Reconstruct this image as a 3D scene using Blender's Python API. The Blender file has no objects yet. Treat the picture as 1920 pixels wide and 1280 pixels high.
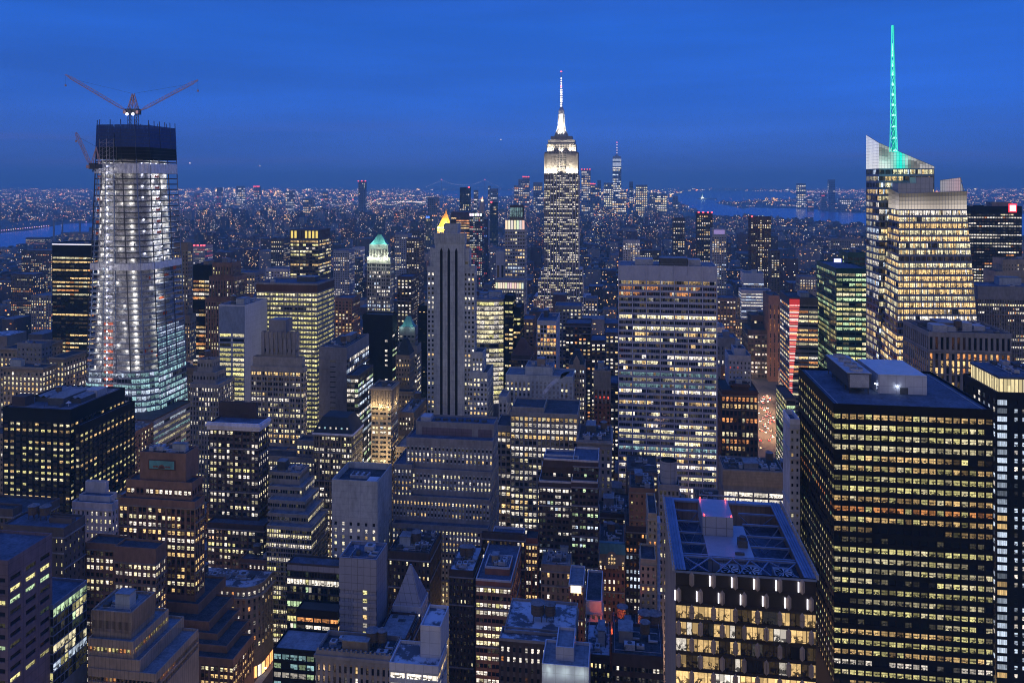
import bpy, math, random, zlib
from mathutils import Vector, noise as mnoise

# ------------------------------------------------------------------ camera, sky, light, exposure
S = bpy.context.scene
F, CX, HY, CAMZ = 1450.0, 960.0, 342.0, 260.0      # photo focal length in px, centre column, level line, eye height
ANG = math.radians(7.9)
ca, sa = math.cos(ANG), math.sin(ANG)
cam_d = bpy.data.cameras.new("camera")
cam = bpy.data.objects.new("camera", cam_d)
S.collection.objects.link(cam)
cam.location = (0, 0, CAMZ)
cam.rotation_euler = (math.radians(90), 0, ANG)
cam_d.sensor_width = 36
cam_d.lens = F / 1920 * 36
cam_d.shift_y = -(640 - HY) / 1920
cam_d.clip_start = 1
cam_d.clip_end = 90000
S.camera = cam
S.view_settings.view_transform = 'Standard'
S.view_settings.look = 'None'
S.view_settings.exposure = 0
S.view_settings.gamma = 1
S.view_settings.use_curve_mapping = False
cy = S.cycles
cy.max_bounces = 5; cy.diffuse_bounces = 2; cy.glossy_bounces = 3; cy.transmission_bounces = 3
cy.transparent_max_bounces = 12; cy.volume_bounces = 0
cy.sample_clamp_indirect = 2.0; cy.sample_clamp_direct = 0
cy.use_adaptive_sampling = True; cy.adaptive_threshold = 0.02
cy.filter_width = 1.05
cy.use_denoising = True; cy.denoiser = 'OPENIMAGEDENOISE'; cy.denoising_input_passes = 'RGB_ALBEDO_NORMAL'; cy.denoising_prefilter = 'NONE'
cy.caustics_reflective = False; cy.caustics_refractive = False

W = bpy.data.worlds.new("World"); S.world = W; W.use_nodes = True
nt = W.node_tree; N = nt.nodes; L = nt.links
for n in list(N): N.remove(n)
def nd(t, nt_=None, **kw):
    n = (nt_ or nt).nodes.new(t)
    for k, v in kw.items(): setattr(n, k, v)
    return n
out = nd('ShaderNodeOutputWorld'); bg = nd('ShaderNodeBackground'); L.new(bg.outputs[0], out.inputs[0])
tc = nd('ShaderNodeTexCoord'); sep = nd('ShaderNodeSeparateXYZ'); L.new(tc.outputs['Generated'], sep.inputs[0])
ramp = nd('ShaderNodeValToRGB'); L.new(sep.outputs[2], ramp.inputs[0])
e = ramp.color_ramp.elements
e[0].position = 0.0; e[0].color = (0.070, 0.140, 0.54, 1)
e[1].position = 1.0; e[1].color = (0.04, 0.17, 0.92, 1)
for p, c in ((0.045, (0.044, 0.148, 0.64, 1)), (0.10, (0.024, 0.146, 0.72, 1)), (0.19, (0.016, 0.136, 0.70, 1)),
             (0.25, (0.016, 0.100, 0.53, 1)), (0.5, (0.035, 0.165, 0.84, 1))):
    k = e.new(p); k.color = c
# faint streaky cloud
mp = nd('ShaderNodeMapping'); mp.inputs['Scale'].default_value = (1.3, 1.3, 13)
L.new(tc.outputs['Generated'], mp.inputs[0])
nz = nd('ShaderNodeTexNoise'); nz.inputs['Scale'].default_value = 2.0; nz.inputs['Detail'].default_value = 5
L.new(mp.outputs[0], nz.inputs['Vector'])
cr = nd('ShaderNodeMapRange'); cr.inputs[1].default_value = 0.35; cr.inputs[2].default_value = 0.7
cr.inputs[3].default_value = 0.93; cr.inputs[4].default_value = 1.20
L.new(nz.outputs[0], cr.inputs[0])
az = nd('ShaderNodeMapRange'); az.inputs[1].default_value = -.75; az.inputs[2].default_value = 0; az.inputs[3].default_value = .80; az.inputs[4].default_value = 1; L.new(sep.outputs[0], az.inputs[0])
azc = nd('ShaderNodeMath', operation='MULTIPLY'); L.new(az.outputs[0], azc.inputs[0]); L.new(cr.outputs[0], azc.inputs[1])
mul = nd('ShaderNodeMixRGB', blend_type='MULTIPLY'); mul.inputs[0].default_value = 1
L.new(ramp.outputs[0], mul.inputs[1]); L.new(azc.outputs[0], mul.inputs[2])
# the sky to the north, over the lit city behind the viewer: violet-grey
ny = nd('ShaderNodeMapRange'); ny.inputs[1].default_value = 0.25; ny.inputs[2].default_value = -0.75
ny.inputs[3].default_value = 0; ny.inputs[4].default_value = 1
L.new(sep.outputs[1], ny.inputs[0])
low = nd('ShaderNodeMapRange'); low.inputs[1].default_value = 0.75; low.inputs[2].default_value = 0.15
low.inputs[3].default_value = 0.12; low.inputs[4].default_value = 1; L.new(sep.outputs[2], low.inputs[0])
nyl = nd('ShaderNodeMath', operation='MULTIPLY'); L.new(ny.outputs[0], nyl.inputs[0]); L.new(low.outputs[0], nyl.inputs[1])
# thin rosy streaks just over the southern horizon
mp2 = nd('ShaderNodeMapping'); mp2.inputs['Scale'].default_value = (1.5, 1.5, 55); L.new(tc.outputs['Generated'], mp2.inputs[0])
nz2 = nd('ShaderNodeTexNoise'); nz2.inputs['Scale'].default_value = 1.7; nz2.inputs['Detail'].default_value = 4; L.new(mp2.outputs[0], nz2.inputs['Vector'])
st2 = nd('ShaderNodeMapRange'); st2.inputs[1].default_value = .52; st2.inputs[2].default_value = .68; st2.inputs[3].default_value = 0; st2.inputs[4].default_value = .55; L.new(nz2.outputs[0], st2.inputs[0])
bd = nd('ShaderNodeMapRange'); bd.inputs[1].default_value = .085; bd.inputs[2].default_value = .03; bd.inputs[3].default_value = 0; bd.inputs[4].default_value = 1; L.new(sep.outputs[2], bd.inputs[0])
sb = nd('ShaderNodeMath', operation='MULTIPLY'); L.new(st2.outputs[0], sb.inputs[0]); L.new(bd.outputs[0], sb.inputs[1])
rose = nd('ShaderNodeMixRGB'); L.new(sb.outputs[0], rose.inputs[0]); L.new(mul.outputs[0], rose.inputs[1]); rose.inputs[2].default_value = (.115, .125, .46, 1)
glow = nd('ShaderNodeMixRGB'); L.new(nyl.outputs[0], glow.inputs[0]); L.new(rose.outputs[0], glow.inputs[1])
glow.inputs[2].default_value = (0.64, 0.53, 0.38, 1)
sky = nd('ShaderNodeTexSky'); sky.sky_type = 'NISHITA'; sky.sun_disc = False
sky.sun_elevation = math.radians(-3.0); sky.sun_rotation = math.radians(250)
add = nd('ShaderNodeMixRGB', blend_type='ADD'); add.inputs[0].default_value = 0.06
L.new(glow.outputs[0], add.inputs[1]); L.new(sky.outputs[0], add.inputs[2])
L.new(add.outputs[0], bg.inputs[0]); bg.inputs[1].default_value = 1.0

# ------------------------------------------------------------------ picture <-> place
def pt(x, y, D):
    xc = (x - CX) / F * D
    return Vector((xc * ca - D * sa, xc * sa + D * ca, CAMZ - (y - HY) / F * D))
def dirx(x):
    t = (x - CX) / F
    return (-sa + t * ca, ca + t * sa)
def u_on_v(x, v):
    d = dirx(x); return d[0] / d[1] * v
def v_on_u(x, u):
    d = dirx(x); return d[1] / d[0] * u
def dep_of(u, v): return -u * sa + v * ca
def zat(y, D): return CAMZ - (y - HY) / F * D
def px_of(u, v, z):
    D = -u * sa + v * ca
    return CX + F * (u * ca + v * sa) / D, HY + F * (CAMZ - z) / D, D
def ground_D(y, z=0): return (CAMZ - z) * F / (y - HY)

# ------------------------------------------------------------------ materials
MATS = {}
def new_mat(name):
    m = bpy.data.materials.new(name); m.use_nodes = True
    m.cycles.emission_sampling = 'NONE'
    MATS[name] = m
    return m, m.node_tree, m.node_tree.nodes['Principled BSDF']
JOINTS = {'silver_panel': (2.9, 3.6, .5), 'white_panel': (3.2, 4.0, .25), 'mauve_granite': (3.45, 3.6, .35), 'concrete': (6.5, 3.4, .22), 'beige_stone': (50, 1.8, .18),
          'limestone': (40, 3.5, .15), 'grey_stone': (30, 3.6, .15), 'roof_blue': (5, 5, .2), 'roof_light': (4, 4, .2), 'tarp': (4, 50, .3), 'bronze_panel': (1.5, 50, .4)}
def mat(name, col, rough=0.85, var=0.24, scale=0.12, metal=0.0, streak=True, spec=0.3, joint=None):
    joint = joint or JOINTS.get(name)
    m, t, b = new_mat(name)
    geo = nd('ShaderNodeNewGeometry', t)
    mp = nd('ShaderNodeMapping', t); mp.inputs['Scale'].default_value = (1, 1, 0.45 if streak else 1)
    t.links.new(geo.outputs['Position'], mp.inputs[0])
    n1 = nd('ShaderNodeTexNoise', t); n1.inputs['Scale'].default_value = scale; n1.inputs['Detail'].default_value = 4
    t.links.new(mp.outputs[0], n1.inputs['Vector'])
    n2 = nd('ShaderNodeTexNoise', t); n2.inputs['Scale'].default_value = scale * 5; n2.inputs['Detail'].default_value = 3
    t.links.new(mp.outputs[0], n2.inputs['Vector'])
    ad = nd('ShaderNodeMath', t, operation='ADD'); t.links.new(n1.outputs[0], ad.inputs[0]); t.links.new(n2.outputs[0], ad.inputs[1])
    r = nd('ShaderNodeMapRange', t); r.inputs[1].default_value = 0.7; r.inputs[2].default_value = 1.3
    r.inputs[3].default_value = 1 - var; r.inputs[4].default_value = 1 + var
    t.links.new(ad.outputs[0], r.inputs[0])
    mx = nd('ShaderNodeMixRGB', t, blend_type='MULTIPLY'); mx.inputs[0].default_value = 1
    mx.inputs[1].default_value = (*col, 1); t.links.new(r.outputs[0], mx.inputs[2])
    if joint:
        s3 = nd('ShaderNodeSeparateXYZ', t); t.links.new(geo.outputs['Position'], s3.inputs[0])
        def MM_(op, a, c):
            n = nd('ShaderNodeMath', t, operation=op)
            for i, q in enumerate((a, c)):
                if isinstance(q, (int, float)): n.inputs[i].default_value = q
                else: t.links.new(q, n.inputs[i])
            return n.outputs[0]
        flat = name.startswith('roof'); h_ = MM_('ADD', s3.outputs[0], 0.0) if flat else MM_('ADD', s3.outputs[0], s3.outputs[1])
        ja = MM_('LESS_THAN', MM_('FRACT', MM_('ADD', MM_('DIVIDE', h_, joint[0]), 5000.0), 0.0), .16 / joint[0] * 1.3)
        jb = MM_('LESS_THAN', MM_('FRACT', MM_('ADD', MM_('DIVIDE', s3.outputs[1 if flat else 2], joint[1]), 5000.0), 0.0), .16 / joint[1] * 1.3)
        sn = nd('ShaderNodeSeparateXYZ', t); t.links.new(geo.outputs['Normal'], sn.inputs[0])
        up = MM_('LESS_THAN', MM_('ABSOLUTE', sn.outputs[2], 0.0), .5) if not flat else 1.0
        ja = MM_('MULTIPLY', ja, up); jb = MM_('MULTIPLY', jb, up)
        jj = MM_('SUBTRACT', 1.0, MM_('MULTIPLY', MM_('MAXIMUM', ja, jb), joint[2]))
        m3 = nd('ShaderNodeMixRGB', t, blend_type='MULTIPLY'); m3.inputs[0].default_value = 1; t.links.new(mx.outputs[0], m3.inputs[1]); t.links.new(jj, m3.inputs[2]); mx = m3
    t.links.new(mx.outputs[0], b.inputs['Base Color'])
    b.inputs['Roughness'].default_value = rough; b.inputs['Metallic'].default_value = metal
    b.inputs['Specular IOR Level'].default_value = spec
    return m
def emit(name, col, st, sampled=False):
    m, t, b = new_mat(name)
    b.inputs['Base Color'].default_value = (0.02, 0.02, 0.02, 1)
    b.inputs['Emission Color'].default_value = (*col, 1); b.inputs['Emission Strength'].default_value = st
    if sampled: m.cycles.emission_sampling = 'FRONT_BACK'
    return m
for a in [('limestone', (.34, .315, .29)), ('grey_stone', (.27, .26, .27)), ('tan_brick', (.30, .235, .17)),
          ('brown_brick', (.29, .165, .11)), ('red_brick', (.28, .12, .08)), ('dark_brick', (.075, .055, .055)),
          ('beige_stone', (.40, .33, .25)), ('white_stone', (.55, .54, .56)), ('concrete', (.42, .46, .50)),
          ('mauve_granite', (.17, .13, .165)), ('pale_cornice', (.62, .62, .68)), ('dark_stone', (.12, .10, .10)),
          ('copper_green', (.16, .42, .38)), ('slate', (.035, .045, .055)), ('rust_brown', (.12, .06, .045))]:
    mat(a[0], tuple(c * (.9 if a[0] == 'pale_cornice' else .72) for c in a[1]))
mat('black_metal', (.007, .007, .010), rough=.6, var=.15, spec=.12)
mat('dark_bronze', (.03, .024, .022), rough=.4)
mat('bronze_panel', (.27, .215, .175), rough=.5)
mat('steel', (.30, .30, .33), rough=.5, metal=.3, streak=False)
mat('dark_steel', (.05, .045, .05), rough=.6, streak=False)
mat('blue_panel', (.13, .17, .27), rough=.4)
mat('pale_panel', (.30, .32, .42), rough=.45, var=.1)
mat('white_panel', (.38, .40, .46), rough=.5, var=.12)
mat('silver_panel', (.25, .27, .34), rough=.4, metal=.2, var=.1)
mat('green_frame', (.02, .075, .06), rough=.35)
mat('navy_frame', (.10, .13, .21), rough=.35)
mat('asphalt', (.045, .045, .05), streak=False)
mat('roof_dark', (.035, .04, .05), scale=.25, var=.7, streak=False)
mat('roof_grey', (.13, .14, .16), scale=.2, var=.45, streak=False)
mat('roof_blue', (.06, .08, .12), scale=.2, var=.5, streak=False)
mat('roof_light', (.16, .18, .21), scale=.15, var=.35, streak=False)
mat('tank_wood', (.10, .075, .06), scale=.8)
mat('unit_grey', (.30, .31, .34), scale=.6, streak=False)
mat('unit_dark', (.06, .065, .075), scale=.6, streak=False)
mat('tarp', (.62, .62, .62), scale=.5, var=.3)
mat('fireproofing', (.5, .49, .47), scale=.35, var=.75, streak=False)
mat('orange_net', (.6, .12, .04), scale=.8, streak=False)
mat('teal_roof', (.08, .22, .28))
mat('gold_leaf', (.7, .42, .08), rough=.4, metal=.5, var=.1)
mat('net_blue', (.025, .05, .17), rough=.9, streak=False, scale=.5)
mat('crane_paint', (.5, .30, .25), rough=.5, streak=False)
mat('crane_white', (.45, .42, .42), rough=.5, streak=False)
def snow_roof():
    m, t, b = new_mat('roof_snow')
    geo = nd('ShaderNodeNewGeometry', t)
    n1 = nd('ShaderNodeTexNoise', t); n1.inputs['Scale'].default_value = .16; n1.inputs['Detail'].default_value = 7; n1.inputs['Roughness'].default_value = .65
    t.links.new(geo.outputs['Position'], n1.inputs['Vector'])
    r = nd('ShaderNodeValToRGB', t); t.links.new(n1.outputs[0], r.inputs[0])
    r.color_ramp.elements[0].position = .46; r.color_ramp.elements[0].color = (.06, .065, .08, 1)
    r.color_ramp.elements[1].position = .54; r.color_ramp.elements[1].color = (.36, .40, .46, 1)
    t.links.new(r.outputs[0], b.inputs['Base Color']); b.inputs['Roughness'].default_value = .8
snow_roof()
def pane_mat():
    m, t, b = new_mat('window_pane')
    at = nd('ShaderNodeAttribute', t); at.attribute_name = 'lit'
    uv = nd('ShaderNodeUVMap', t); uv.uv_map = 'UVMap'
    sx = nd('ShaderNodeSeparateXYZ', t); t.links.new(uv.outputs[0], sx.inputs[0])
    def M(op, a, b_=None, c_=None):
        n = nd('ShaderNodeMath', t, operation=op)
        for i, q in enumerate((a, b_, c_)):
            if q is None: continue
            if isinstance(q, (int, float)): n.inputs[i].default_value = q
            else: t.links.new(q, n.inputs[i])
        return n.outputs[0]
    rnd = at.outputs['Alpha']
    cx = nd('ShaderNodeCombineXYZ', t)
    t.links.new(M('ADD', sx.outputs[0], M('MULTIPLY', rnd, 913.7)), cx.inputs[0])
    t.links.new(M('MULTIPLY', sx.outputs[1], 2.6), cx.inputs[1]); t.links.new(M('MULTIPLY', rnd, 71.0), cx.inputs[2])
    vo = nd('ShaderNodeTexVoronoi', t); vo.distance = 'CHEBYCHEV'; vo.inputs['Scale'].default_value = 1.3
    t.links.new(cx.outputs[0], vo.inputs['Vector'])
    vs = nd('ShaderNodeSeparateXYZ', t); t.links.new(vo.outputs['Color'], vs.inputs[0])
    no = nd('ShaderNodeTexNoise', t); no.inputs['Scale'].default_value = 3.2; no.inputs['Detail'].default_value = 3
    t.links.new(cx.outputs[0], no.inputs['Vector'])
    y = sx.outputs[1]
    # ceiling bright, furniture darker below
    low = nd('ShaderNodeMapRange', t); low.inputs[1].default_value = .60; low.inputs[2].default_value = .42
    low.inputs[3].default_value = 0; low.inputs[4].default_value = 1; t.links.new(y, low.inputs[0])
    furn = M('MULTIPLY', low.outputs[0], M('MULTIPLY', M('LESS_THAN', M('ADD', M('MULTIPLY', vs.outputs[0], .7), M('MULTIPLY', no.outputs[0], .6)), .62), .9))
    base = M('ADD', .75, M('MULTIPLY', M('SUBTRACT', no.outputs[0], .5), .9))
    base = M('ADD', base, M('MULTIPLY', vs.outputs[1], .35))
    pat = M('MULTIPLY', base, M('SUBTRACT', 1.0, furn))
    # blinds pulled part-way on some panes
    sash = M('FLOOR', M('DIVIDE', sx.outputs[0], 1.55))
    r2 = M('FRACT', M('ADD', M('MULTIPLY', rnd, 17.31), M('MULTIPLY', sash, .377)))
    cut = M('FRACT', M('ADD', M('MULTIPLY', rnd, 41.7), M('MULTIPLY', sash, .613)))
    isb = M('MULTIPLY', M('LESS_THAN', r2, .35), M('GREATER_THAN', y, cut))
    pat = M('ADD', M('MULTIPLY', pat, M('SUBTRACT', 1.0, isb)), M('MULTIPLY', isb, .62))
    # mullions
    mu = M('GREATER_THAN', M('FRACT', M('DIVIDE', sx.outputs[0], 1.55)), .09)
    rail = M('MULTIPLY', M('GREATER_THAN', rnd, 1.0), M('LESS_THAN', M('ABSOLUTE', M('SUBTRACT', y, .52)), .055))
    mu = M('MULTIPLY', mu, M('SUBTRACT', 1.0, M('MULTIPLY', rail, .8)))
    pat = M('MULTIPLY', M('MAXIMUM', pat, .03), M('ADD', .2, M('MULTIPLY', mu, .8)))
    t.links.new(at.outputs['Color'], b.inputs['Emission Color']); t.links.new(pat, b.inputs['Emission Strength'])
    sc = nd('ShaderNodeMixRGB', t, blend_type='MULTIPLY'); sc.inputs[0].default_value = 1; t.links.new(at.outputs['Color'], sc.inputs[1]); t.links.new(pat, sc.inputs[2])
    ad2 = nd('ShaderNodeMixRGB', t, blend_type='ADD'); ad2.inputs[0].default_value = .35; ad2.use_clamp = True; ad2.inputs[1].default_value = (.012, .014, .02, 1); t.links.new(sc.outputs[0], ad2.inputs[2])
    t.links.new(ad2.outputs[0], b.inputs['Base Color']); b.inputs['Roughness'].default_value = .12
    b.inputs['Specular IOR Level'].default_value = .3
pane_mat()
def glow_mat():     # lamps, and lit parts whose light is painted as glow; colour per face
    m, t, b = new_mat('lamp_and_painted_glow')
    at = nd('ShaderNodeAttribute', t); at.attribute_name = 'lit'
    t.links.new(at.outputs['Color'], b.inputs['Emission Color']); b.inputs['Emission Strength'].default_value = 1
    sc = nd('ShaderNodeMixRGB', t, blend_type='MIX'); sc.use_clamp = True; sc.inputs[0].default_value = .5; sc.inputs[1].default_value = (.01, .01, .01, 1); t.links.new(at.outputs['Color'], sc.inputs[2]); t.links.new(sc.outputs[0], b.inputs['Base Color'])
glow_mat()
def floor_glass():
    m, t, b = new_mat('crown_glass')
    b.inputs['Base Color'].default_value = (.1, .12, .16, 1); b.inputs['Roughness'].default_value = .1
floor_glass()

# ------------------------------------------------------------------ objects
COL = S.collection
def tag(o, label=None, cat=None, group=None, kind=None):
    if label: o['label'] = label
    if cat: o['category'] = cat
    if group: o['group'] = group
    if kind: o['kind'] = kind
    return o
def empty(name, loc, rz=0.0):
    o = bpy.data.objects.new(name, None); COL.objects.link(o); o.location = loc; o.rotation_euler.z = rz
    o.empty_display_size = 1
    return o
class MB:
    def __init__(s):
        s.v = []; s.f = []; s.m = []; s.c = []; s.uv = []
    def quad(s, a, b, c, d, mi=0, col=None, uv=None):
        n = len(s.v); s.v += [tuple(a), tuple(b), tuple(c), tuple(d)]; s.f.append((n, n + 1, n + 2, n + 3)); s.m.append(mi)
        s.c.append(col or (0, 0, 0, 0)); s.uv.append(uv or ((0, 0), (1, 0), (1, 1), (0, 1)))
    def poly(s, pts, mi=0, col=None):
        n = len(s.v); s.v += [tuple(p) for p in pts]; s.f.append(tuple(range(n, n + len(pts)))); s.m.append(mi)
        s.c.append(col or (0, 0, 0, 0)); s.uv.append([(0, 0)] * len(pts))
    def hexa(s, p, mi=0, skip='', col=None):   # p: 4 bottom, 4 top, same order
        F6 = {'b': (3, 2, 1, 0), 't': (4, 5, 6, 7), '0': (0, 1, 5, 4), '1': (1, 2, 6, 5), '2': (2, 3, 7, 6), '3': (3, 0, 4, 7)}
        for k, q in F6.items():
            if k not in skip: s.quad(*[p[i] for i in q], mi, col)
    def box(s, u0, u1, v0, v1, z0, z1, mi=0, skip='', col=None):
        s.hexa([(u0, v0, z0), (u1, v0, z0), (u1, v1, z0), (u0, v1, z0), (u0, v0, z1), (u1, v0, z1), (u1, v1, z1), (u0, v1, z1)], mi, skip, col)
    def cyl(s, c, r0, r1, z0, z1, n=12, mi=0, cap=True, col=None):
        a = [(c[0] + r0 * math.cos(2 * math.pi * i / n), c[1] + r0 * math.sin(2 * math.pi * i / n), z0) for i in range(n)]
        b = [(c[0] + r1 * math.cos(2 * math.pi * i / n), c[1] + r1 * math.sin(2 * math.pi * i / n), z1) for i in range(n)]
        for i in range(n):
            j = (i + 1) % n; s.quad(a[i], a[j], b[j], b[i], mi, col)
        if cap: s.poly(b, mi, col)
    def tube(s, p, q, r, n=4, mi=0, col=None):
        p = Vector(p); q = Vector(q); d = (q - p)
        if d.length < 1e-6: return
        d.normalize(); a = d.orthogonal().normalized(); b = d.cross(a)
        P = [p + (a * math.cos(2 * math.pi * i / n) + b * math.sin(2 * math.pi * i / n)) * r for i in range(n)]
        Q = [x + (q - p) for x in P]
        for i in range(n):
            j = (i + 1) % n; s.quad(P[i], P[j], Q[j], Q[i], mi, col)
        s.poly(Q, mi, col); s.poly(P[::-1], mi, col)
    def build(s, name, mats, parent=None, org=(0, 0, 0)):
        if not s.f: return None
        me = bpy.data.meshes.new(name)
        ox, oy, oz = org
        me.from_pydata([(a - ox, b - oy, c - oz) for a, b, c in s.v], [], s.f)
        mats = [mats] if isinstance(mats, str) else mats
        for x in mats: me.materials.append(MATS[x])
        me.polygons.foreach_set('material_index', s.m)
        if any(x in ('window_pane', 'lamp_and_painted_glow') for x in mats):
            at = me.color_attributes.new('lit', 'FLOAT_COLOR', 'CORNER')
            cl = []
            for f, c in zip(s.f, s.c): cl += list(c) * len(f)
            at.data.foreach_set('color', cl)
            ul = me.uv_layers.new(name='UVMap')
            uu = []
            for q in s.uv:
                for w in q: uu += [w[0], w[1]]
            ul.data.foreach_set('uv', uu)
        o = bpy.data.objects.new(name, me); COL.objects.link(o)
        if parent: o.parent = parent
        return o

PAL = {'W': (1.0, .66, .26), 'Y': (.93, .84, .33), 'P': (.98, .86, .50), 'C': (.72, .85, 1.0), 'O': (1.0, .40, .12), 'G': (.62, .85, .45),
       'N': (1.0, .90, .74), 'T': (.42, .72, .72), 'R': (1.0, .12, .08), 'B': (.2, .35, 1.0)}
RECTS = []
def lerp(a, b, t): return a + (b - a) * t
class Face:     # a facade over four corner points
    def __init__(s, bl, br, tr, tl, nrm):
        s.p = [Vector(x) for x in (bl, br, tr, tl)]; s.n = Vector(nrm)
        s.w = (s.p[1] - s.p[0]).length; s.h = (s.p[3] - s.p[0]).length
    def at(s, a, b, off=0):
        return lerp(lerp(s.p[0], s.p[1], a), lerp(s.p[3], s.p[2], a), b) + s.n * off
    def slab(s, mb, a0, a1, b0, b1, o0, o1, mi, ends='lrtb'):
        A = s.at
        mb.quad(A(a0, b0, o1), A(a1, b0, o1), A(a1, b1, o1), A(a0, b1, o1), mi)
        if 'l' in ends: mb.quad(A(a0, b0, o0), A(a0, b0, o1), A(a0, b1, o1), A(a0, b1, o0), mi)
        if 'r' in ends: mb.quad(A(a1, b0, o1), A(a1, b0, o0), A(a1, b1, o0), A(a1, b1, o1), mi)
        if 't' in ends: mb.quad(A(a0, b1, o1), A(a1, b1, o1), A(a1, b1, o0), A(a0, b1, o0), mi)
        if 'b' in ends: mb.quad(A(a0, b0, o0), A(a1, b0, o0), A(a1, b0, o1), A(a0, b0, o1), mi)

def facade(mb, wins, fc, nb, nf, st, rng, rows=None):
    ww, wh, rec = st['ww'], st['wh'], st['rec']
    po, so = (0, -.06) if st['proud'] == 'p' else ((-.06, 0) if st['proud'] == 's' else (0, -.03))
    grp = st.get('grp', 0)
    for i in range(nb + 1):
        hw = (1 - ww) / 2
        if grp and i % grp: hw *= st.get('thin', .35)
        a0, a1 = max(0, (i - hw) / nb), min(1, (i + hw) / nb)
        if a1 - a0 > 1e-5:
            fc.slab(mb, a0, a1, 0, 1, -rec, po, 0, ('l' if i else '') + ('r' if i < nb else ''))
    lo = (1 - wh) * st.get('sill', .5)
    for j in range(nf + 1):
        b0 = 0 if j == 0 else (j - 1 + lo + wh) / nf
        b1 = 1 if j == nf else (j + lo) / nf
        fc.slab(mb, 0, 1, b0, b1, -rec, so, 1, 'tb')
    cw = fc.w / nb; chh = fc.h / nf
    pal = st['pal']
    for j in range(nf):
        pr = st['lit'] + rng.gauss(0, st.get('rv', .25))
        rc = PAL[rng.choice(pal)]; rb = rng.uniform(.75, 1.25) * st['br'] * 1.6
        dimrow = rng.random() < st.get('dim', .12)
        if rows:
            q = rows.get(nf - 1 - j)
            if q: pr, rc, rb, dimrow = q[0], PAL[q[1]], q[2], False
        run = 0; on = False
        for i in range(nb):
            if j == 0 and i == 0: stair = rng.randrange(nb) if (nb > 6 and st['wh'] < .62 and not grp and rng.random() < .6) else -1
            if run <= 0:
                on = rng.random() < pr; run = rng.choice(st.get('run', (1, 1, 2, 3)))
            run -= 1
            # step over columns the style keeps blank
            if i in st.get('blank', ()): continue
            hw = (1 - ww) / 2
            l = hw * (st.get('thin', .35) if grp and i % grp else 1); r = hw * (st.get('thin', .35) if grp and (i + 1) % grp else 1)
            a0, a1 = (i + l) / nb, (i + 1 - r) / nb
            b0, b1 = (j + lo) / nf, (j + lo + wh) / nf
            if (on and not dimrow) or (i == stair and rng.random() < .85):
                c = rc if rng.random() < .75 else PAL[rng.choice(pal)]
                k = rb * rng.uniform(.45, 1.25)
                if rng.random() < .12: k *= .35
            else:
                c = rc; k = 0 if rng.random() < .6 else rng.uniform(.01, .09) * st['br']
            o = -rec
            q = [fc.at(a0, b0, o), fc.at(a1, b0, o), fc.at(a1, b1, o), fc.at(a0, b1, o)]
            w = cw * (a1 - a0) * nb
            wins.append((q, w, chh * wh, (c[0] * k, c[1] * k, c[2] * k, rng.random() + (1 if w < 2.3 and st['wh'] < .66 else 0))))
DEF = dict(ww=.5, wh=.55, rec=.35, proud='n', lit=.4, pal='YWPN', br=.95, fp=10, bp=8, tp=6, side=True, roof='roof_grey',
           m='limestone', m2=None, clutter=1, yb=1300)
def put_windows(root, org, wins, rank_px=10):
    sc = []
    for w in wins:
        c = w[0][0]; x, y, D = px_of(c.x, c.y, c.z)
        vis = -20 < x < 1940 and y < 1290
        sc.append((w[1] * w[2] * (F / D) ** 2 if vis else 0, w))
    sc.sort(key=lambda q: -q[0])
    big = [w for a, w in sc[:100] if a >= rank_px]
    rest = [w for a, w in sc[len(big):]]
    for q, w, h, c in big:
        mb = MB(); mb.quad(*q, 0, c, ((0, 0), (w, 0), (w, 1), (0, 1))); mb.build('window', 'window_pane', root, org)
    if rest:
        mb = MB()
        for q, w, h, c in rest: mb.quad(*q, 0, c, ((0, 0), (w, 0), (w, 1), (0, 1)))
        o = mb.build('windows', 'window_pane', root, org); o['kind'] = 'stuff'
def water_tank(root, org, x, y, z, r=2.2, h=4.0):
    mb = MB()
    for dx in (-1, 1):
        for dy in (-1, 1): mb.tube((x + dx * r * .6, y + dy * r * .6, z), (x + dx * r * .6, y + dy * r * .6, z + 2.6), .16, 4, 1)
    mb.cyl((x, y), r, r * .96, z + 2.5, z + 2.5 + h, 16, 0)
    for k in range(4): mb.cyl((x, y), r * 1.02, r * 1.02, z + 2.9 + k * h * .27, z + 3.02 + k * h * .27, 16, 1)
    t = mb.build('water_tank', ['tank_wood', 'dark_steel'], root, org)
    mb = MB(); mb.cyl((x, y), r * 1.12, .05, z + 2.5 + h, z + 2.5 + h + r * .55, 16, 0, False)
    mb.build('tank_roof', 'roof_grey', t, org)
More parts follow.
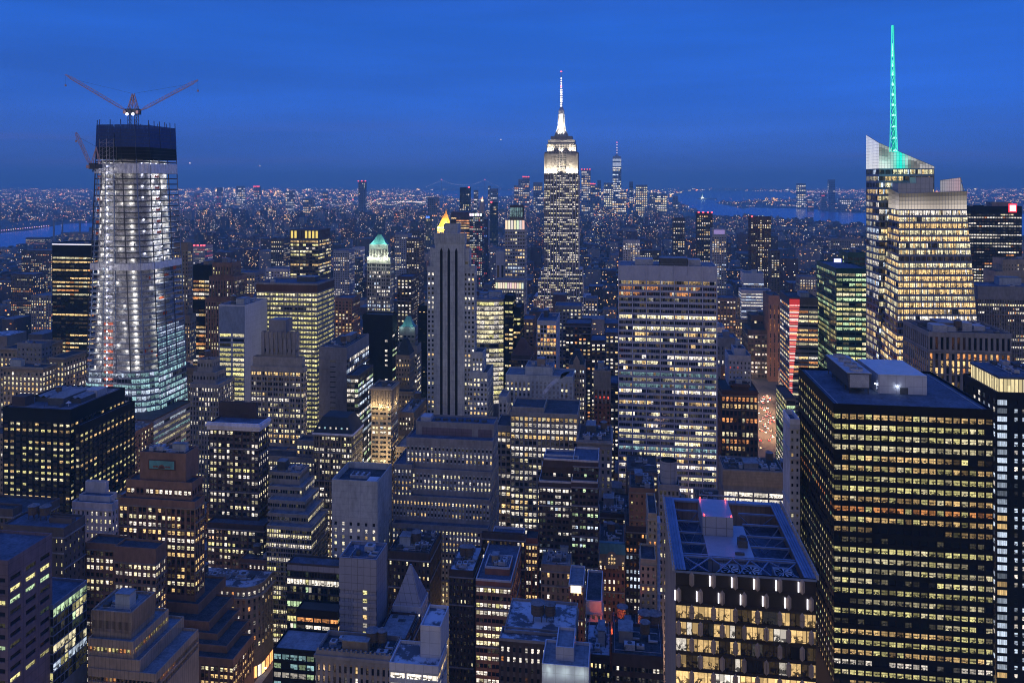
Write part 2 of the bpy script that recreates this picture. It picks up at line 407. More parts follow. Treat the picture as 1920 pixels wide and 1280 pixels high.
def rooftop(root, org, u0, u1, v0, v1, z, rng, amt=1.0, near=True):
    w, d = u1 - u0, v1 - v0
    if w < 8 or d < 8 or amt <= 0: return
    used = []
    def spot(a, b):
        for _ in range(12):
            x = rng.uniform(u0 + 1.5 + a / 2, max(u0 + 1.6 + a / 2, u1 - 1.5 - a / 2)); y = rng.uniform(v0 + 1.5 + b / 2, max(v0 + 1.6 + b / 2, v1 - 1.5 - b / 2))
            if all(abs(x - q[0]) > (a + q[2]) / 2 + .4 or abs(y - q[1]) > (b + q[3]) / 2 + .4 for q in used):
                used.append((x, y, a, b)); return x, y
        return None
    if rng.random() < .75:
        a, b, h = w * rng.uniform(.22, .4), d * rng.uniform(.25, .45), rng.uniform(3, 6)
        p = spot(a, b)
        if p:
            mb = MB(); mb.box(p[0] - a / 2, p[0] + a / 2, p[1] - b / 2, p[1] + b / 2, z, z + h, 0, 'bt')
            mb.box(p[0] - a / 2 - .2, p[0] + a / 2 + .2, p[1] - b / 2 - .2, p[1] + b / 2 + .2, z + h, z + h + .35, 1)
            mb.build('bulkhead', [rng.choice(['grey_stone', 'tan_brick', 'concrete', 'unit_dark']), 'roof_light'], root, org)
    if near and rng.random() < .5:
        p = spot(4.5, 4.5)
        if p: water_tank(root, org, p[0], p[1], z, rng.uniform(1.8, 2.4))
    for k in range(int(rng.uniform(2, 6) * amt * (1 if near else .4))):
        a, b, h = rng.uniform(1.6, 4.5), rng.uniform(1.6, 4), rng.uniform(1.0, 2.4)
        p = spot(a, b)
        if not p: continue
        mb = MB(); mb.box(p[0] - a / 2, p[0] + a / 2, p[1] - b / 2, p[1] + b / 2, z + .3, z + .3 + h, 0, '')
        mb.cyl((p[0], p[1]), min(a, b) * .33, min(a, b) * .33, z + .3 + h, z + .5 + h, 10, 1)
        for q in (-.3, .3): mb.box(p[0] + a * q - .1, p[0] + a * q + .1, p[1] - b * .4, p[1] + b * .4, z, z + .3, 1)
        mb.build('air_unit', [rng.choice(['unit_grey', 'unit_grey', 'unit_dark']), 'dark_steel'], root, org)
    if near:
        for k in range(int(2 * amt)):
            x, y = rng.uniform(u0 + 2, u1 - 2), rng.uniform(v0 + 2, v1 - 2); l = rng.uniform(3, w * .4)
            mb = MB(); mb.box(x, min(x + l, u1 - 1), y, min(y + .7, v1 - .6), z + .4, z + 1.0); mb.box(x, x + .7, y + .75, min(y + 4, v1 - .5), z + .4, z + 1.0)
            mb.build('duct', 'unit_grey', root, org)
        for k in range(int(2 * amt)):
            mb = MB(); x, y = rng.uniform(u0 + 1.5, u1 - 4), rng.uniform(v0 + 1.5, v1 - 2); l = rng.uniform(4, min(w, d) * .6); q = (min(x + l, u1 - 1), y) if rng.random() < .5 else (x, min(y + l, v1 - 1))
            mb.tube((x, y, z + .5), (q[0], q[1], z + .5), .16, 6); mb.tube((x, y, z), (x, y, z + .5), .16, 6); mb.tube((q[0], q[1], z), (q[0], q[1], z + .5), .16, 6); mb.build('pipe_run', 'unit_grey', root, org)
        if rng.random() < .6:
            p = spot(2.6, 1.6)
            if p: mb = MB(); mb.hexa([(p[0] - 1.3, p[1] - .8, z), (p[0] + 1.3, p[1] - .8, z), (p[0] + 1.3, p[1] + .8, z), (p[0] - 1.3, p[1] + .8, z), (p[0] - 1.2, p[1] - .1, z + .9), (p[0] + 1.2, p[1] - .1, z + .9), (p[0] + 1.2, p[1] + .1, z + .9), (p[0] - 1.2, p[1] + .1, z + .9)]); mb.build('skylight', 'blue_panel', root, org)
        mb = MB()
        for q in ((u0 + .2, v0 + .1), (u1 - .2, v0 + .1), (u1 - .2, v1 - .1), (u0 + .2, v1 - .1)): mb.tube((*q, z), (*q, z + 1.9), .06)
        for a_, b_ in (((u0 + .2, v0 + .1), (u1 - .2, v0 + .1)), ((u0 + .2, v0 + .1), (u0 + .2, v1 - .1)), ((u1 - .2, v0 + .1), (u1 - .2, v1 - .1))): mb.tube((*a_, z + 1.85), (*b_, z + 1.85), .06)
        mb.build('railing', 'steel', root, org)
        for k in range(int(3 * amt)):
            mb = MB(); x, y = rng.uniform(u0 + 1, u1 - 1), rng.uniform(v0 + 1, v1 - 1); mb.cyl((x, y), .2, .2, z, z + rng.uniform(.8, 2.2), 6)
            mb.build('vent_pipe', 'unit_dark', root, org)

MASON = ('limestone', 'grey_stone', 'tan_brick', 'brown_brick', 'red_brick', 'dark_brick', 'beige_stone', 'white_stone', 'dark_stone', 'rust_brown')
BELT = dict(brown_brick='tan_brick', red_brick='limestone', dark_brick='grey_stone', dark_stone='grey_stone', rust_brown='tan_brick', tan_brick='limestone')
def B(name, label, cat='building', tiers=(), group=None, extra=None, **kw):
    st0 = dict(DEF); st0.update(kw)
    rng = random.Random(zlib.crc32((name + label).encode()))
    geo = []
    for t in tiers:
        xl, xr, yt, D, dep = t[:5]; o = t[5] if len(t) > 5 else {}
        xm = (xl + xr) / 2; tm = (xm - CX) / F; v0 = D * (ca + tm * sa)
        u0, u1 = u_on_v(xl, v0), u_on_v(xr, v0); z1 = zat(yt, D)
        if dep < 0:
            v1 = v_on_u(-dep, u1 if xr < 1161 else u0)
        else: v1 = v0 + dep
        geo.append([u0, u1, v0, v1, z1, D, o])
    c = geo[-1]; org = ((c[0] + c[1]) / 2, (c[2] + c[3]) / 2, 0)
    root = empty(name, org); tag(root, label, cat, group)
    wall = MB(); wins = []
    for k, (u0, u1, v0, v1, z1, D, o) in enumerate(geo):
        st = dict(st0); st.update(o)
        last = k == len(geo) - 1
        nx = [g for g in geo[k + 1:] if not g[6].get('w')]
        zb = 0 if (last or o.get('g') or o.get('w') or not nx) else nx[0][4]
        if 'ybase' in o: zb = zat(o['ybase'], D)
        if not o.get('nofoot'): RECTS.append((u0, u1, v0, v1))
        fl = st['fp'] * D / F; bay = st['bp'] * D / F
        ztop = z1 - st['tp'] * D / F
        zlow = max(zb, zat(st['yb'], D)) + .3
        nf = int((ztop - zlow) / fl); rec = st['rec']
        W_ = 'W' if u1 < 0 or (u0 + u1) / 2 < 0 else 'E'
        xl_, xr_ = px_of(u0, v0, 0)[0], px_of(u1, v0, 0)[0]
        side = 'W' if xr_ < 1161 else ('E' if xl_ > 1161 else None)
        fcs = [('N', ((u0, v0), (u1, v0)), (0, -1, 0))]
        if side == 'W': fcs.append(('W', ((u1, v0), (u1, v1)), (1, 0, 0)))
        if side == 'E': fcs.append(('E', ((u0, v1), (u0, v0)), (-1, 0, 0)))
        done = set()
        for nm, (a, b), nr in fcs:
            stt = dict(st)
            if nm != 'N':
                stt.update(st.get('sd', {}))
                if not st['side']: continue
            if nm == 'N' and st.get('nofront'): continue
            if nf < 1: continue
            done.add(nm)
            zl = ztop - nf * fl
            fc = Face((*a, zl), (*b, zl), (*b, ztop), (*a, ztop), nr)
            nb = o.get('nb') if (o.get('nb') and nm == 'N') else max(1, round(fc.w / (stt.get('sbay') or bay if nm != 'N' else bay)))
            facade(wall, wins, fc, nb, nf, stt, rng, stt.get('rows'))
            if st['m'] in MASON and nf > 4 and D < 1200:
                per = rng.choice((5, 7, 9, 12)); ov = .38
                for q_ in [0] + list(range(rng.randrange(2, 5), nf, per)):
                    zq = ztop - q_ * fl; bq = (zq - .28 - zl) / (ztop - zl), (zq + .28 - zl) / (ztop - zl); fc.slab(wall, 0, 1, bq[0], bq[1], 0.002, ov, 3, 'tblr')
            for za, zc in ((zb, zl), (ztop, z1)):
                if zc - za > .01: wall.quad((*a, za), (*b, za), (*b, zc), (*a, zc), 2 if za == ztop else 0)
        for nm, (a, b) in (('N', ((u0, v0), (u1, v0))), ('W', ((u1, v0), (u1, v1))), ('E', ((u0, v1), (u0, v0))), ('S', ((u1, v1), (u0, v1)))):
            if nm not in done: wall.quad((*a, zb), (*b, zb), (*b, z1), (*a, z1), 0)
        if done:
            i = rec + .06
            wall.box(u0 + i, u1 - i, v0 + i, v1 - i, zb, z1 - .05, 0, 'b')
        # roof deck, parapet
        roof = MB()
        ph = st.get('ph', 1.0); pw = .35
        roof.quad((u0 + pw, v0 + pw, z1 + .02), (u1 - pw, v0 + pw, z1 + .02), (u1 - pw, v1 - pw, z1 + .02), (u0 + pw, v1 - pw, z1 + .02), 0)
        for q in ((u0, u1, v0, v0 + pw), (u0, u1, v1 - pw, v1), (u0, u0 + pw, v0 + pw, v1 - pw), (u1 - pw, u1, v0 + pw, v1 - pw)):
            roof.box(*q, z1, z1 + ph, 1, 'b')
        if o.get('cor') or st.get('cor'):
            cc = o.get('cor') or st.get('cor'); e_ = cc
            zt = z1 + .1
            for q in ((u0 - e_, u1 + e_, v0 - e_, v0 - .01), (u0 - e_, u0 - .01, v0, v1), (u1 + .01, u1 + e_, v0, v1)):
                roof.box(*q, zt - 1.2, zt, 2)
        roof.build('roof', [st0['roof'], st0.get('mp') or st0['m'], st0.get('mc') or 'pale_cornice'], root, org)
        if st['clutter'] and not o.get('noclut'):
            inner = [g for g in geo[:k]]
            if not inner or k == 0:
                rooftop(root, org, u0 + .6, u1 - .6, v0 + .6, v1 - .6, z1 + .03, rng, st['clutter'] * (1.7 if D < 430 else 1), D < 620)
    wall.build('wall', [st0['m'], st0['m2'] or st0['m'], st0.get('mt') or st0['m'], BELT.get(st0['m'], st0['m'])], root, org)
    put_windows(root, org, wins)
    if extra: extra(root, org, geo, rng)
    return root, geo, org

# ------------------------------------------------------------------ helpers for hand-made pieces
def pbox(mb, xl, xr, yb, yt, D, dep, mi=0, skip='b', z0=None, z1=None):
    """box given by the picture columns of its front face at depth D"""
    xm = (xl + xr) / 2; v0 = D * (ca + (xm - CX) / F * sa)
    u0, u1 = u_on_v(xl, v0), u_on_v(xr, v0)
    v1 = v_on_u(-dep, u1 if xr < 1161 else u0) if dep < 0 else v0 + dep
    mb.box(u0, u1, v0, v1, zat(yb, D) if z0 is None else z0, zat(yt, D) if z1 is None else z1, mi, skip)
    return u0, u1, v0, v1
def lampdot(mb, p, r, col, k=1.0):
    c = (col[0] * k, col[1] * k, col[2] * k, 0)
    mb.box(p[0] - r, p[0] + r, p[1] - r, p[1] + r, p[2] - r, p[2] + r, 0, '', c)
def point(name, loc, power, col, parent=None, org=(0, 0, 0), r=.3, spot=None, aim=None):
    l = bpy.data.lights.new(name, 'SPOT' if spot else 'POINT'); l.energy = power; l.color = col; l.shadow_soft_size = r
    if spot: l.spot_size = spot; l.spot_blend = .6
    o = bpy.data.objects.new(name, l); COL.objects.link(o)
    if parent: o.parent = parent
    o.location = Vector(loc) - Vector(org)
    if aim is not None: o.rotation_euler = (Vector(aim) - Vector(loc)).to_track_quat('-Z', 'Y').to_euler()
    return o
def hip(mb, u0, u1, v0, v1, z0, z1, k=.5, mi=0, steps=1, bulge=0):
    """hipped / curved roof: k = how much of the half-width remains at the top"""
    cu, cv, hu, hv = (u0 + u1) / 2, (v0 + v1) / 2, (u1 - u0) / 2, (v1 - v0) / 2
    pr = None
    for i in range(steps + 1):
        t = i / steps; f = 1 - (1 - k) * (t if not bulge else (1 - math.sqrt(max(0, 1 - t * t)) if bulge < 0 else t ** bulge))
        z = lerp(z0, z1, t); r = [(cu - hu * f, cv - hv * f, z), (cu + hu * f, cv - hv * f, z), (cu + hu * f, cv + hv * f, z), (cu - hu * f, cv + hv * f, z)]
        if pr:
            for a in range(4): mb.quad(pr[a], pr[(a + 1) % 4], r[(a + 1) % 4], r[a], mi)
        pr = r
    mb.quad(*pr, mi)

def crown_band(root, org, g, yt, yb, col=(1.0, .75, .18), k=.9, mname='dark_stone', gap=()):
    u0, u1, v0, v1, z1, D, _ = g
    zt, zb = zat(yt, D), zat(yb, D)
    mb = MB(); mb.box(u0 + .8, u1 - .8, v0 + .8, v1 - .8, zb, zt, 0, 'bt'); mb.box(u0, u1, v0, v1, zt, zt + 1.5, 0)
    n = 8
    for i in range(n + 1):
        x = lerp(u0, u1, i / n); mb.box(x - .7, x + .7, v0 - .1, v0 + .7, zb, zt, 0, 'bt')
    mb.build('crown', mname, root, org)
    mb = MB()
    for i in range(n):
        if i in (2, 3): continue
        a, b = lerp(u0, u1, (i + .18) / n), lerp(u0, u1, (i + .82) / n)
        mb.quad((a, v0 + .5, zb), (b, v0 + .5, zb), (b, v0 + .5, zt), (a, v0 + .5, zt), 0, (col[0] * k, col[1] * k, col[2] * k, .5), ((.2, .7), (1.4, .7), (1.4, 1), (.2, 1)))
    mb.build('lit_opening', 'lamp_and_painted_glow', root, org)
def flood_top(root, org, g, hgt, n, col=(1, .76, .42), pw=1500, mname='beige_stone'):
    u0, u1, v0, v1, z1, D, _ = g
    mb = MB()
    for i in range(n + 1):
        x = lerp(u0 + .3, u1 - .3, i / n); mb.box(x - .35, x + .35, v0 - .75, v0 - .02, z1 - hgt, z1 - 1.5)
    for i in range(7):
        y = lerp(v0 + .3, v1 - .3, i / 6); mb.box(u1 + .02, u1 + .75, y - .35, y + .35, z1 - hgt, z1 - 1.5)
    mb.box(u0 - .9, u1 + .9, v0 - .9, v0 - .02, z1 - hgt - .8, z1 - hgt - .02); mb.box(u1 + .02, u1 + .9, v0, v1, z1 - hgt - .8, z1 - hgt - .02)
    mb.build('colonnade', mname, root, org)
    for x in (.15, .5, .85): point('floodlight', (lerp(u0, u1, x), v0 - 3.2, z1 - hgt + .4), pw, col, root, org)
    for zz in (.35, .65): point('floodlight', ((u0 + u1) / 2 + 3, v0 - 13, z1 * zz), pw * 9, col, root, org)  # two lights added in mid-air to warm the lower facade
    point('floodlight', (u1 + 2.6, (v0 + v1) / 2, z1 - hgt + .4), pw, col, root, org)
def tanks(*spots):
    def f(root, org, geo, rng):
        for k, fx, fy, r, h in spots:
            u0, u1, v0, v1, z1, D, _ = geo[k]; water_tank(root, org, lerp(u0, u1, fx), lerp(v0, v1, fy), z1, r, h)
    return f

# ------------------------------------------------------------------ bottom left
B('granite_tower', 'mauve granite office tower with wide window slots at the lower left edge', 'office tower',
  [(-90, 15, 1052, 265, -98)], fp=21.2, bp=38, ww=.70, wh=.42, lit=.28, pal='YGY', m='mauve_granite', roof='roof_blue', tp=22, clutter=0, rec=.5,
  sd=dict(sbay=6.9), br=.7)
B('glass_office_building', 'dark glass building with a blue flat roof wedged beside the mauve granite tower', 'office building',
  [(20, 100, 1135, 284, -163)], fp=17, bp=10, ww=.93, wh=.86, lit=.38, pal='YGPC', m='navy_frame', roof='roof_blue', tp=3, rec=.15, clutter=0, run=(2, 3, 5), rv=.5, br=.6, proud='s')
def ribs(root, org, geo, rng):
    u0, u1, v0, v1, z1, D, _ = geo[0]; zb = geo[1][4] + 2.2; m = MB()
    for i in range(34): x = lerp(u0 + .1, u1 - .1, i / 33); m.box(x - .09, x + .09, v0 - .22, v0 - .01, zb, z1 + .9)
    for i in range(30): y = lerp(v0 + .1, v1 - .1, i / 29); m.box(u1 + .01, u1 + .22, y - .09, y + .09, zb, z1 + .9)
    m.build('ribbed_cladding', 'bronze_panel', root, org)
    m = MB(); m.box(u0 + .2, u1 - .2, v0 - .12, v0 - .01, lerp(zb, z1, .18), lerp(zb, z1, .6)); m.build('louvre', 'dark_bronze', root, org)
B('terraced_building', 'bronze-finned building stepping down in terraces with yellow lit floors, bottom left', 'office building',
  [(172, 246, 1150, 292, -290, dict(fp=400)),
   (165, 250, 1204, 289, -316), (165, 262, 1238, 288, -345, dict(noclut=1)), (300, 330, 1236, 300, -373, dict(w=1)), (165, 292, 1262, 287, -372, dict(noclut=1))],
  fp=14, bp=8, ww=.95, wh=.68, lit=.8, pal='WOY', m='bronze_panel', roof='roof_grey', tp=8, rec=.9, proud='s', br=.55, rv=.5, clutter=.5, extra=ribs)
def faience(root, org, geo, rng):
    u0, u1, v0, v1, z1, D, _ = geo[0]
    mb = MB(); w = u1 - u0
    a, b = u0 + w * .20, u0 + w * .78; zt, zb = z1 - 2.5, z1 - 7.5
    mb.box(a, b, v0 - .35, v0 - .01, zb, zt, 0, '2')
    mb.box(a + .5, b - .5, v0 - .42, v0 - .36, zb + .5, zt - .5, 1, '2')
    cx = (a + b) / 2
    for k, (r, m) in enumerate(((1.9, 2), (1.3, 0))):
        p = [(cx + r * math.cos(t), v0 - .46 - k * .03, zb + .7 + r * math.sin(t)) for t in [math.pi * i / 10 for i in range(11)]]
        mb.poly(p, m)
    for s in (-1, 1):
        for q in (2.6, 4.0): mb.poly([(cx + s * q + .8 * math.cos(t), v0 - .46, zb + 1.6 + .5 * math.sin(t)) for t in [math.pi * i / 5 for i in range(10)]], 2)
    mb.build('faience_panel', ['rust_brown', 'copper_green', 'red_brick'], root, org)
    o = root.children[-1]; o['label'] = 'green and red sunburst tile panel'
    mb = MB(); mb.cyl(((u0 + u1) / 2 + 2, (v0 + v1) / 2), 3.2, 3.0, z1, z1 + .6, 20, 0); mb.build('round_hatch', 'roof_light', root, org)
B('art_deco_tower', 'brown brick art deco tower with a green sunburst tile panel at its top', 'tower',
  [(262, 348, 852, 385, -372, dict(tp=58, lit=.25)), (236, 360, 905, 382, -380), (222, 366, 940, 378, -384, dict(lit=.5)), (218, 372, 1130, 374, 26), (218, 392, 1162, 366, 24), (218, 408, 1184, 362, 22), (218, 425, 1206, 356, 22), (218, 437, 1230, 350, 20)],
  fp=13.4, bp=9.6, ww=.55, wh=.55, lit=.45, pal='WNPW', m='brown_brick', m2='rust_brown', roof='roof_dark', tp=10, grp=2, extra=faience)
B('brick_annex', 'lower brown brick wing with flat dark roofs in front of the art deco tower', 'apartment building',
  [(214, 292, 1030, 352, -312, dict(tp=26, g=1)), (160, 222, 1022, 358, -245, dict(g=1))],
  fp=13.3, bp=9.4, ww=.55, wh=.55, lit=.62, pal='NPNW', m='brown_brick', roof='roof_dark', tp=9, grp=2)
B('white_stepped_building', 'small pale stepped building with square lit windows behind the low dark rooftops, lower left', 'building',
  [(160, 198, 906, 428, -204, dict(lit=0)), (148, 206, 932, 422, -220, dict(tp=14)), (135, 210, 945, 418, -222)],
  fp=14, bp=9.5, ww=.42, wh=.5, lit=.75, pal='NPP', m='white_stone', roof='roof_blue', tp=10)
B('dark_office_block', 'low dark block with two round water tanks on its roof at the left edge', 'building',
  [(92, 135, 975, 350, -142, dict(lit=0)), (5, 120, 990, 345, -160)], fp=14.5, bp=11, ww=.3, wh=.45, lit=.25, pal='YP', m='dark_stone', roof='roof_blue', tp=14,
  extra=lambda root, org, geo, rng: [water_tank(root, org, geo[1][0] + 8 + 6 * i, geo[1][2] + 9, geo[1][4], 2.3, 3.6) for i in (0, 1)])
B('low_office_block', 'low dark building with a lit corner and green roof edge at the far left edge', 'building',
  [(-60, 24, 955, 385, -42, dict(g=1)), (-60, 60, 962, 390, -112, dict(g=1))], fp=14, bp=9, ww=.5, wh=.5, lit=.3, pal='YW', m='dark_stone', roof='roof_dark', tp=12)

def shed_roof(root, org, geo, rng):
    u0, u1, v0, v1, z1, D, _ = geo[0]
    mb = MB()
    a0, a1, b0, b1 = u0 + 9, u1 - 5, v0 + 16, v1 - 12
    mb.box(a0, a1, b0, b1, z1, z1 + 3, 0, 'bt')
    n = 8
    for i in range(n):
        x0, x1 = lerp(a0, a1, i / n), lerp(a0, a1, (i + 1) / n); xm = (x0 + x1) / 2
        mb.quad((x0, b0, z1 + 3), (xm, b0, z1 + 4.2), (xm, b1, z1 + 4.2), (x0, b1, z1 + 3), 1)
        mb.quad((xm, b0, z1 + 4.2), (x1, b0, z1 + 3), (x1, b1, z1 + 3), (xm, b1, z1 + 4.2), 1)
    mb.build('folded_roof', ['unit_dark', 'roof_light'], root, org)
    mb = MB(); mb.box(u1 - 14, u1 - 4, v0 + 30, v0 + 40, z1, z1 + 4.5, 0, 'b'); mb.build('bulkhead', 'unit_grey', root, org)
    mb = MB(); mb.box(u0 + 2, u0 + 11, v0 + 5, v0 + 13, z1, z1 + 6, 0, 'b'); mb.build('bulkhead', 'dark_brick', root, org)
    mb = MB(); mb.cyl((u1 - 9, v0 + 10), 1.7, .1, z1 + 2, z1 + 3.2, 14); mb.tube((u1 - 9, v0 + 10, z1), (u1 - 9, v0 + 10, z1 + 2.2), .3); mb.build('satellite_dish', 'white_panel', root, org)
B('black_office_block', 'broad black office block with a folded skylight roof, in front of the unfinished tower', 'office building',
  [(5, 132, 768, 478, -234, dict(tp=22, g=1)), (140, 150, 800, 470, -253, dict(g=1, noclut=1))], fp=11.3, bp=12.4, ww=.66, wh=.42, lit=.5, pal='YYWP', m='black_metal', m2='dark_bronze', roof='roof_blue', tp=12,
  rec=.5, clutter=.5, br=.75, rv=.35, extra=shed_roof)
B('beige_hotel', 'beige stone building with rows of lit windows above the broad black office block', 'building',
  [(5, 80, 690, 640, -104, dict(g=1)), (92, 120, 672, 690, -164, dict(g=1)), (0, 60, 655, 720, 40, dict(g=1))],
  fp=9.4, bp=8.4, ww=.5, wh=.55, lit=.85, pal='WNPW', m='beige_stone', roof='slate', tp=6, cor=1.2, mc='tan_brick')
B('grey_annex', 'grey windowless annex standing between the beige buildings at the left edge', 'building', [(32, 78, 645, 700, -98)], fp=9, bp=9, lit=.05, ww=.4, wh=.4, m='grey_stone', roof='roof_blue')

# ------------------------------------------------------------------ left middle
B('black_slab_tower', 'black slab tower with a thin white light line along its roof, far left', 'office tower',
  [(98, 172, 458, 760, 34)], fp=7.6, bp=9, ww=.96, wh=.42, lit=.62, pal='WWPO', m='black_metal', roof='roof_dark', tp=22, rv=.45, run=(2, 4, 6), proud='s', br=.9,
  extra=lambda root, org, geo, rng: (lambda mb: (mb.box(geo[0][0], geo[0][1], geo[0][2] - .5, geo[0][2] - .05, geo[0][4] - .6, geo[0][4] + .3, 0, '', (1.2, 1.15, 1.3, 0)), mb.build('light_strip', 'lamp_and_painted_glow', root, org)))(MB()))
B('limestone_tower', 'slender brown-grey stone tower standing just right of the tower under construction', 'tower',
  [(326, 352, 458, 740, -361), (326, 356, 592, 730, -368, dict(noclut=1)), (326, 364, 690, 700, -372)], fp=7.4, bp=5.6, ww=.42, wh=.55, lit=.42, pal='PWN', m='tan_brick', m2='grey_stone', roof='roof_dark', tp=12, proud='p', br=.9)
B('black_tower', 'black tower whose left column glows with orange lit floors', 'office tower',
  [(362, 394, 498, 830, 30)], fp=7.8, bp=10, ww=.95, wh=.55, lit=.8, pal='OWWN', m='black_metal', roof='roof_dark', tp=26, rv=.2, run=(3, 5), proud='s', br=.8)
B('gothic_tower', 'dark brown gothic stepped tower beside the black tower with orange floors', 'tower',
  [(398, 434, 494, 800, 20, dict(lit=.02)), (392, 440, 520, 796, 26, dict(lit=.3)), (385, 446, 560, 790, 34)], fp=7.6, bp=5.4, ww=.42, wh=.6, lit=.45, pal='PNY', m='brown_brick', m2='dark_stone', roof='roof_dark', tp=6, proud='p')
B('white_slab_tower', 'slab tower with a blue glass front and a blank white side wall', 'tower',
  [(410, 459, 574, 610, -501, dict(lit=.9, tp=50)), ], fp=9.1, bp=24, ww=.86, wh=.62, lit=.9, pal='YPY', m='white_panel', m2='blue_panel', mt='blue_panel', roof='roof_blue', tp=70, side=False,
  proud='s', dim=0, rv=.05, br=.85)
B('lit_office_slab', 'wide office slab with every floor lit pale yellow under a dark brown band', 'office tower',
  [(480, 595, 534, 655, -627, dict(tp=14))], fp=8.75, bp=5.4, grp=5, thin=.1, ww=.72, wh=.52, lit=.96, pal='YYYP', m='grey_stone', mt='rust_brown', roof='roof_blue', rv=.01, ph=1.5, dim=0, run=(9,), br=.8, rec=.6, proud='s', clutter=1)
B('round_top_tower', 'dark tower with a glowing yellow band of tall openings at its top', 'office tower',
  [(544, 597, 448, 930, 40)], fp=6.2, bp=6.2, ww=.78, wh=.52, lit=.72, pal='WPNY', m='dark_stone', roof='roof_dark', tp=2, rv=.3, proud='p', grp=3, thin=.2, clutter=0,
  extra=lambda root, org, geo, rng: crown_band(root, org, geo[0], 433, 449))
def aco(root, org, geo, rng):
    u0, u1, v0, v1, z1, D, _ = geo[0]
    mb = MB()
    for i in range(8):
        a = lerp(u0, u1, (i + .5) / 8); mb.box(a - 1.0, a + 1.0, v0 - .8, v0 - .05, z1 - 14, z1 - 3, 0, ''); mb.box(a - .7, a + .7, v0 - .6, v0 - .05, z1 - 3, z1 + 2, 0, 'b')
    mb.build('pilaster', 'grey_stone', root, org)
    mb = MB(); mb.box(u0 + 4, u1 - 9, v0 + 3, v0 + 14, z1, z1 + 9, 0, 'b'); mb.build('penthouse', 'grey_stone', root, org)
B('stepped_stone_tower', 'grey-violet stone tower with a scalloped stepped top, left of centre', 'tower',
  [(490, 556, 626, 527, -562, dict(lit=.08, tp=26)), (474, 566, 672, 523, -572, dict(tp=4, lit=.3, fp=14)), (470, 569, 690, 520, -576, dict(noclut=1)), (556, 600, 828, 500, -612, dict(w=1)), (470, 590, 858, 498, -604)],
  fp=9.7, bp=5.5, ww=.5, wh=.58, lit=.48, pal='NPPW', m='limestone', m2='grey_stone', roof='roof_dark', tp=6, proud='p', grp=2, thin=.25, extra=aco)
B('cornice_tower', 'dark brick tower capped by a bright blue-white cornice band, left foreground', 'tower',
  [(410, 480, 758, 462, -484, dict(lit=.08, tp=14)), (392, 485, 796, 448, -504, dict(tp=10, cor=1.6)), (388, 495, 985, 440, -514)],
  fp=11.6, bp=8.2, ww=.5, wh=.52, lit=.55, pal='NPYN', m='dark_brick', m2='dark_stone', roof='roof_blue', tp=8, grp=2, thin=.3,
  extra=lambda root, org, geo, rng: (lambda mb, g: (mb.box(g[0] - .9, g[1] + .9, g[2] - .9, g[2] - .02, g[4] - 3, g[4] + 1.2), mb.box(g[1] + .02, g[1] + .9, g[2], g[3], g[4] - 3, g[4] + 1.2), mb.build('cornice', 'pale_cornice', root, org)))(MB(), geo[1]))
B('classical_building', 'small stone building with a stepped white tiered top in front of the limestone tower', 'building',
  [(370, 398, 676, 588, 10, dict(lit=.05)), (362, 404, 700, 585, 16, dict(lit=.1)), (356, 410, 722, 580, 24)], fp=9, bp=6, ww=.5, wh=.65, lit=.5, pal='PNN', m='limestone', m2='grey_stone', roof='roof_light', tp=4, proud='p')
B('stepped_glass_building', 'glass office building stepping forward in five terraces under a broad flat roof', 'office building',
  [(505, 562, 888, 452, -580), (503, 566, 915, 446, -590, dict(noclut=1)), (502, 572, 941, 438, -598, dict(noclut=1)), (502, 578, 966, 431, -607, dict(noclut=1)), (500, 584, 990, 424, -615, dict(noclut=1))],
  fp=8.9, bp=4.6, ww=.82, wh=.72, lit=.42, pal='PPYN', m='limestone', roof='roof_grey', tp=2, rec=.25, rv=.5, run=(4, 6, 9), br=.8)
def fans(root, org, geo, rng):
    u0, u1, v0, v1, z1, D, _ = geo[0]
    for i in range(3):
        mb = MB(); x, y = lerp(u0, u1, .3 + i * .13), lerp(v0, v1, .55)
        mb.box(x - 1.6, x + 1.6, y - 3, y + 3, z1 - .5, z1 + 1.6, 0, 'b'); mb.cyl((x, y - 1.4), 1.1, 1.1, z1 + 1.6, z1 + 1.9, 12, 1); mb.cyl((x, y + 1.4), 1.1, 1.1, z1 + 1.6, z1 + 1.9, 12, 1)
        mb.build('cooling_fan', ['unit_grey', 'dark_steel'], root, org)
    mb = MB(); mb.box(lerp(u0, u1, .68), lerp(u0, u1, .9), v0 + 5, v0 + 12, z1, z1 + 1.2, 0, 'b'); mb.build('skylight', 'white_panel', root, org)
B('concrete_block_building', 'pale concrete block with a deep roof well of fans, left of centre', 'building',
  [(622, 708, 912, 412, -735, dict(nb=6, tp=64))], fp=12.5, bp=14, ww=.34, wh=.52, lit=.75, pal='PNWP', m='concrete', roof='roof_dark', ph=3.4, sd=dict(lit=.25, ww=.15, sbay=9), clutter=0, extra=fans)
def mansard(root, org, geo, rng):
    u0, u1, v0, v1, z1, D, _ = geo[0]
    mb = MB(); hip(mb, u0 - .5, u1 + .5, v0 - .5, v1 + .5, z1 + .1, z1 + 9, .62); mb.build('mansard_roof', 'slate', root, org)
    for i in range(6):
        x = lerp(u0, u1, .14 + i * .145)
        mb = MB(); mb.box(x - .9, x + .9, v0 + .6, v0 + 3.5, z1 + 1.2, z1 + 4); mb.build('dormer', 'slate', root, org)
        mb = MB(); c = PAL['T' if i in (1, 4) else 'N']; mb.quad((x - .6, v0 + .57, z1 + 1.6), (x + .6, v0 + .57, z1 + 1.6), (x + .6, v0 + .57, z1 + 3.6), (x - .6, v0 + .57, z1 + 3.6), 0, (*c, .3)); mb.build('dormer_window', 'window_pane', root, org)
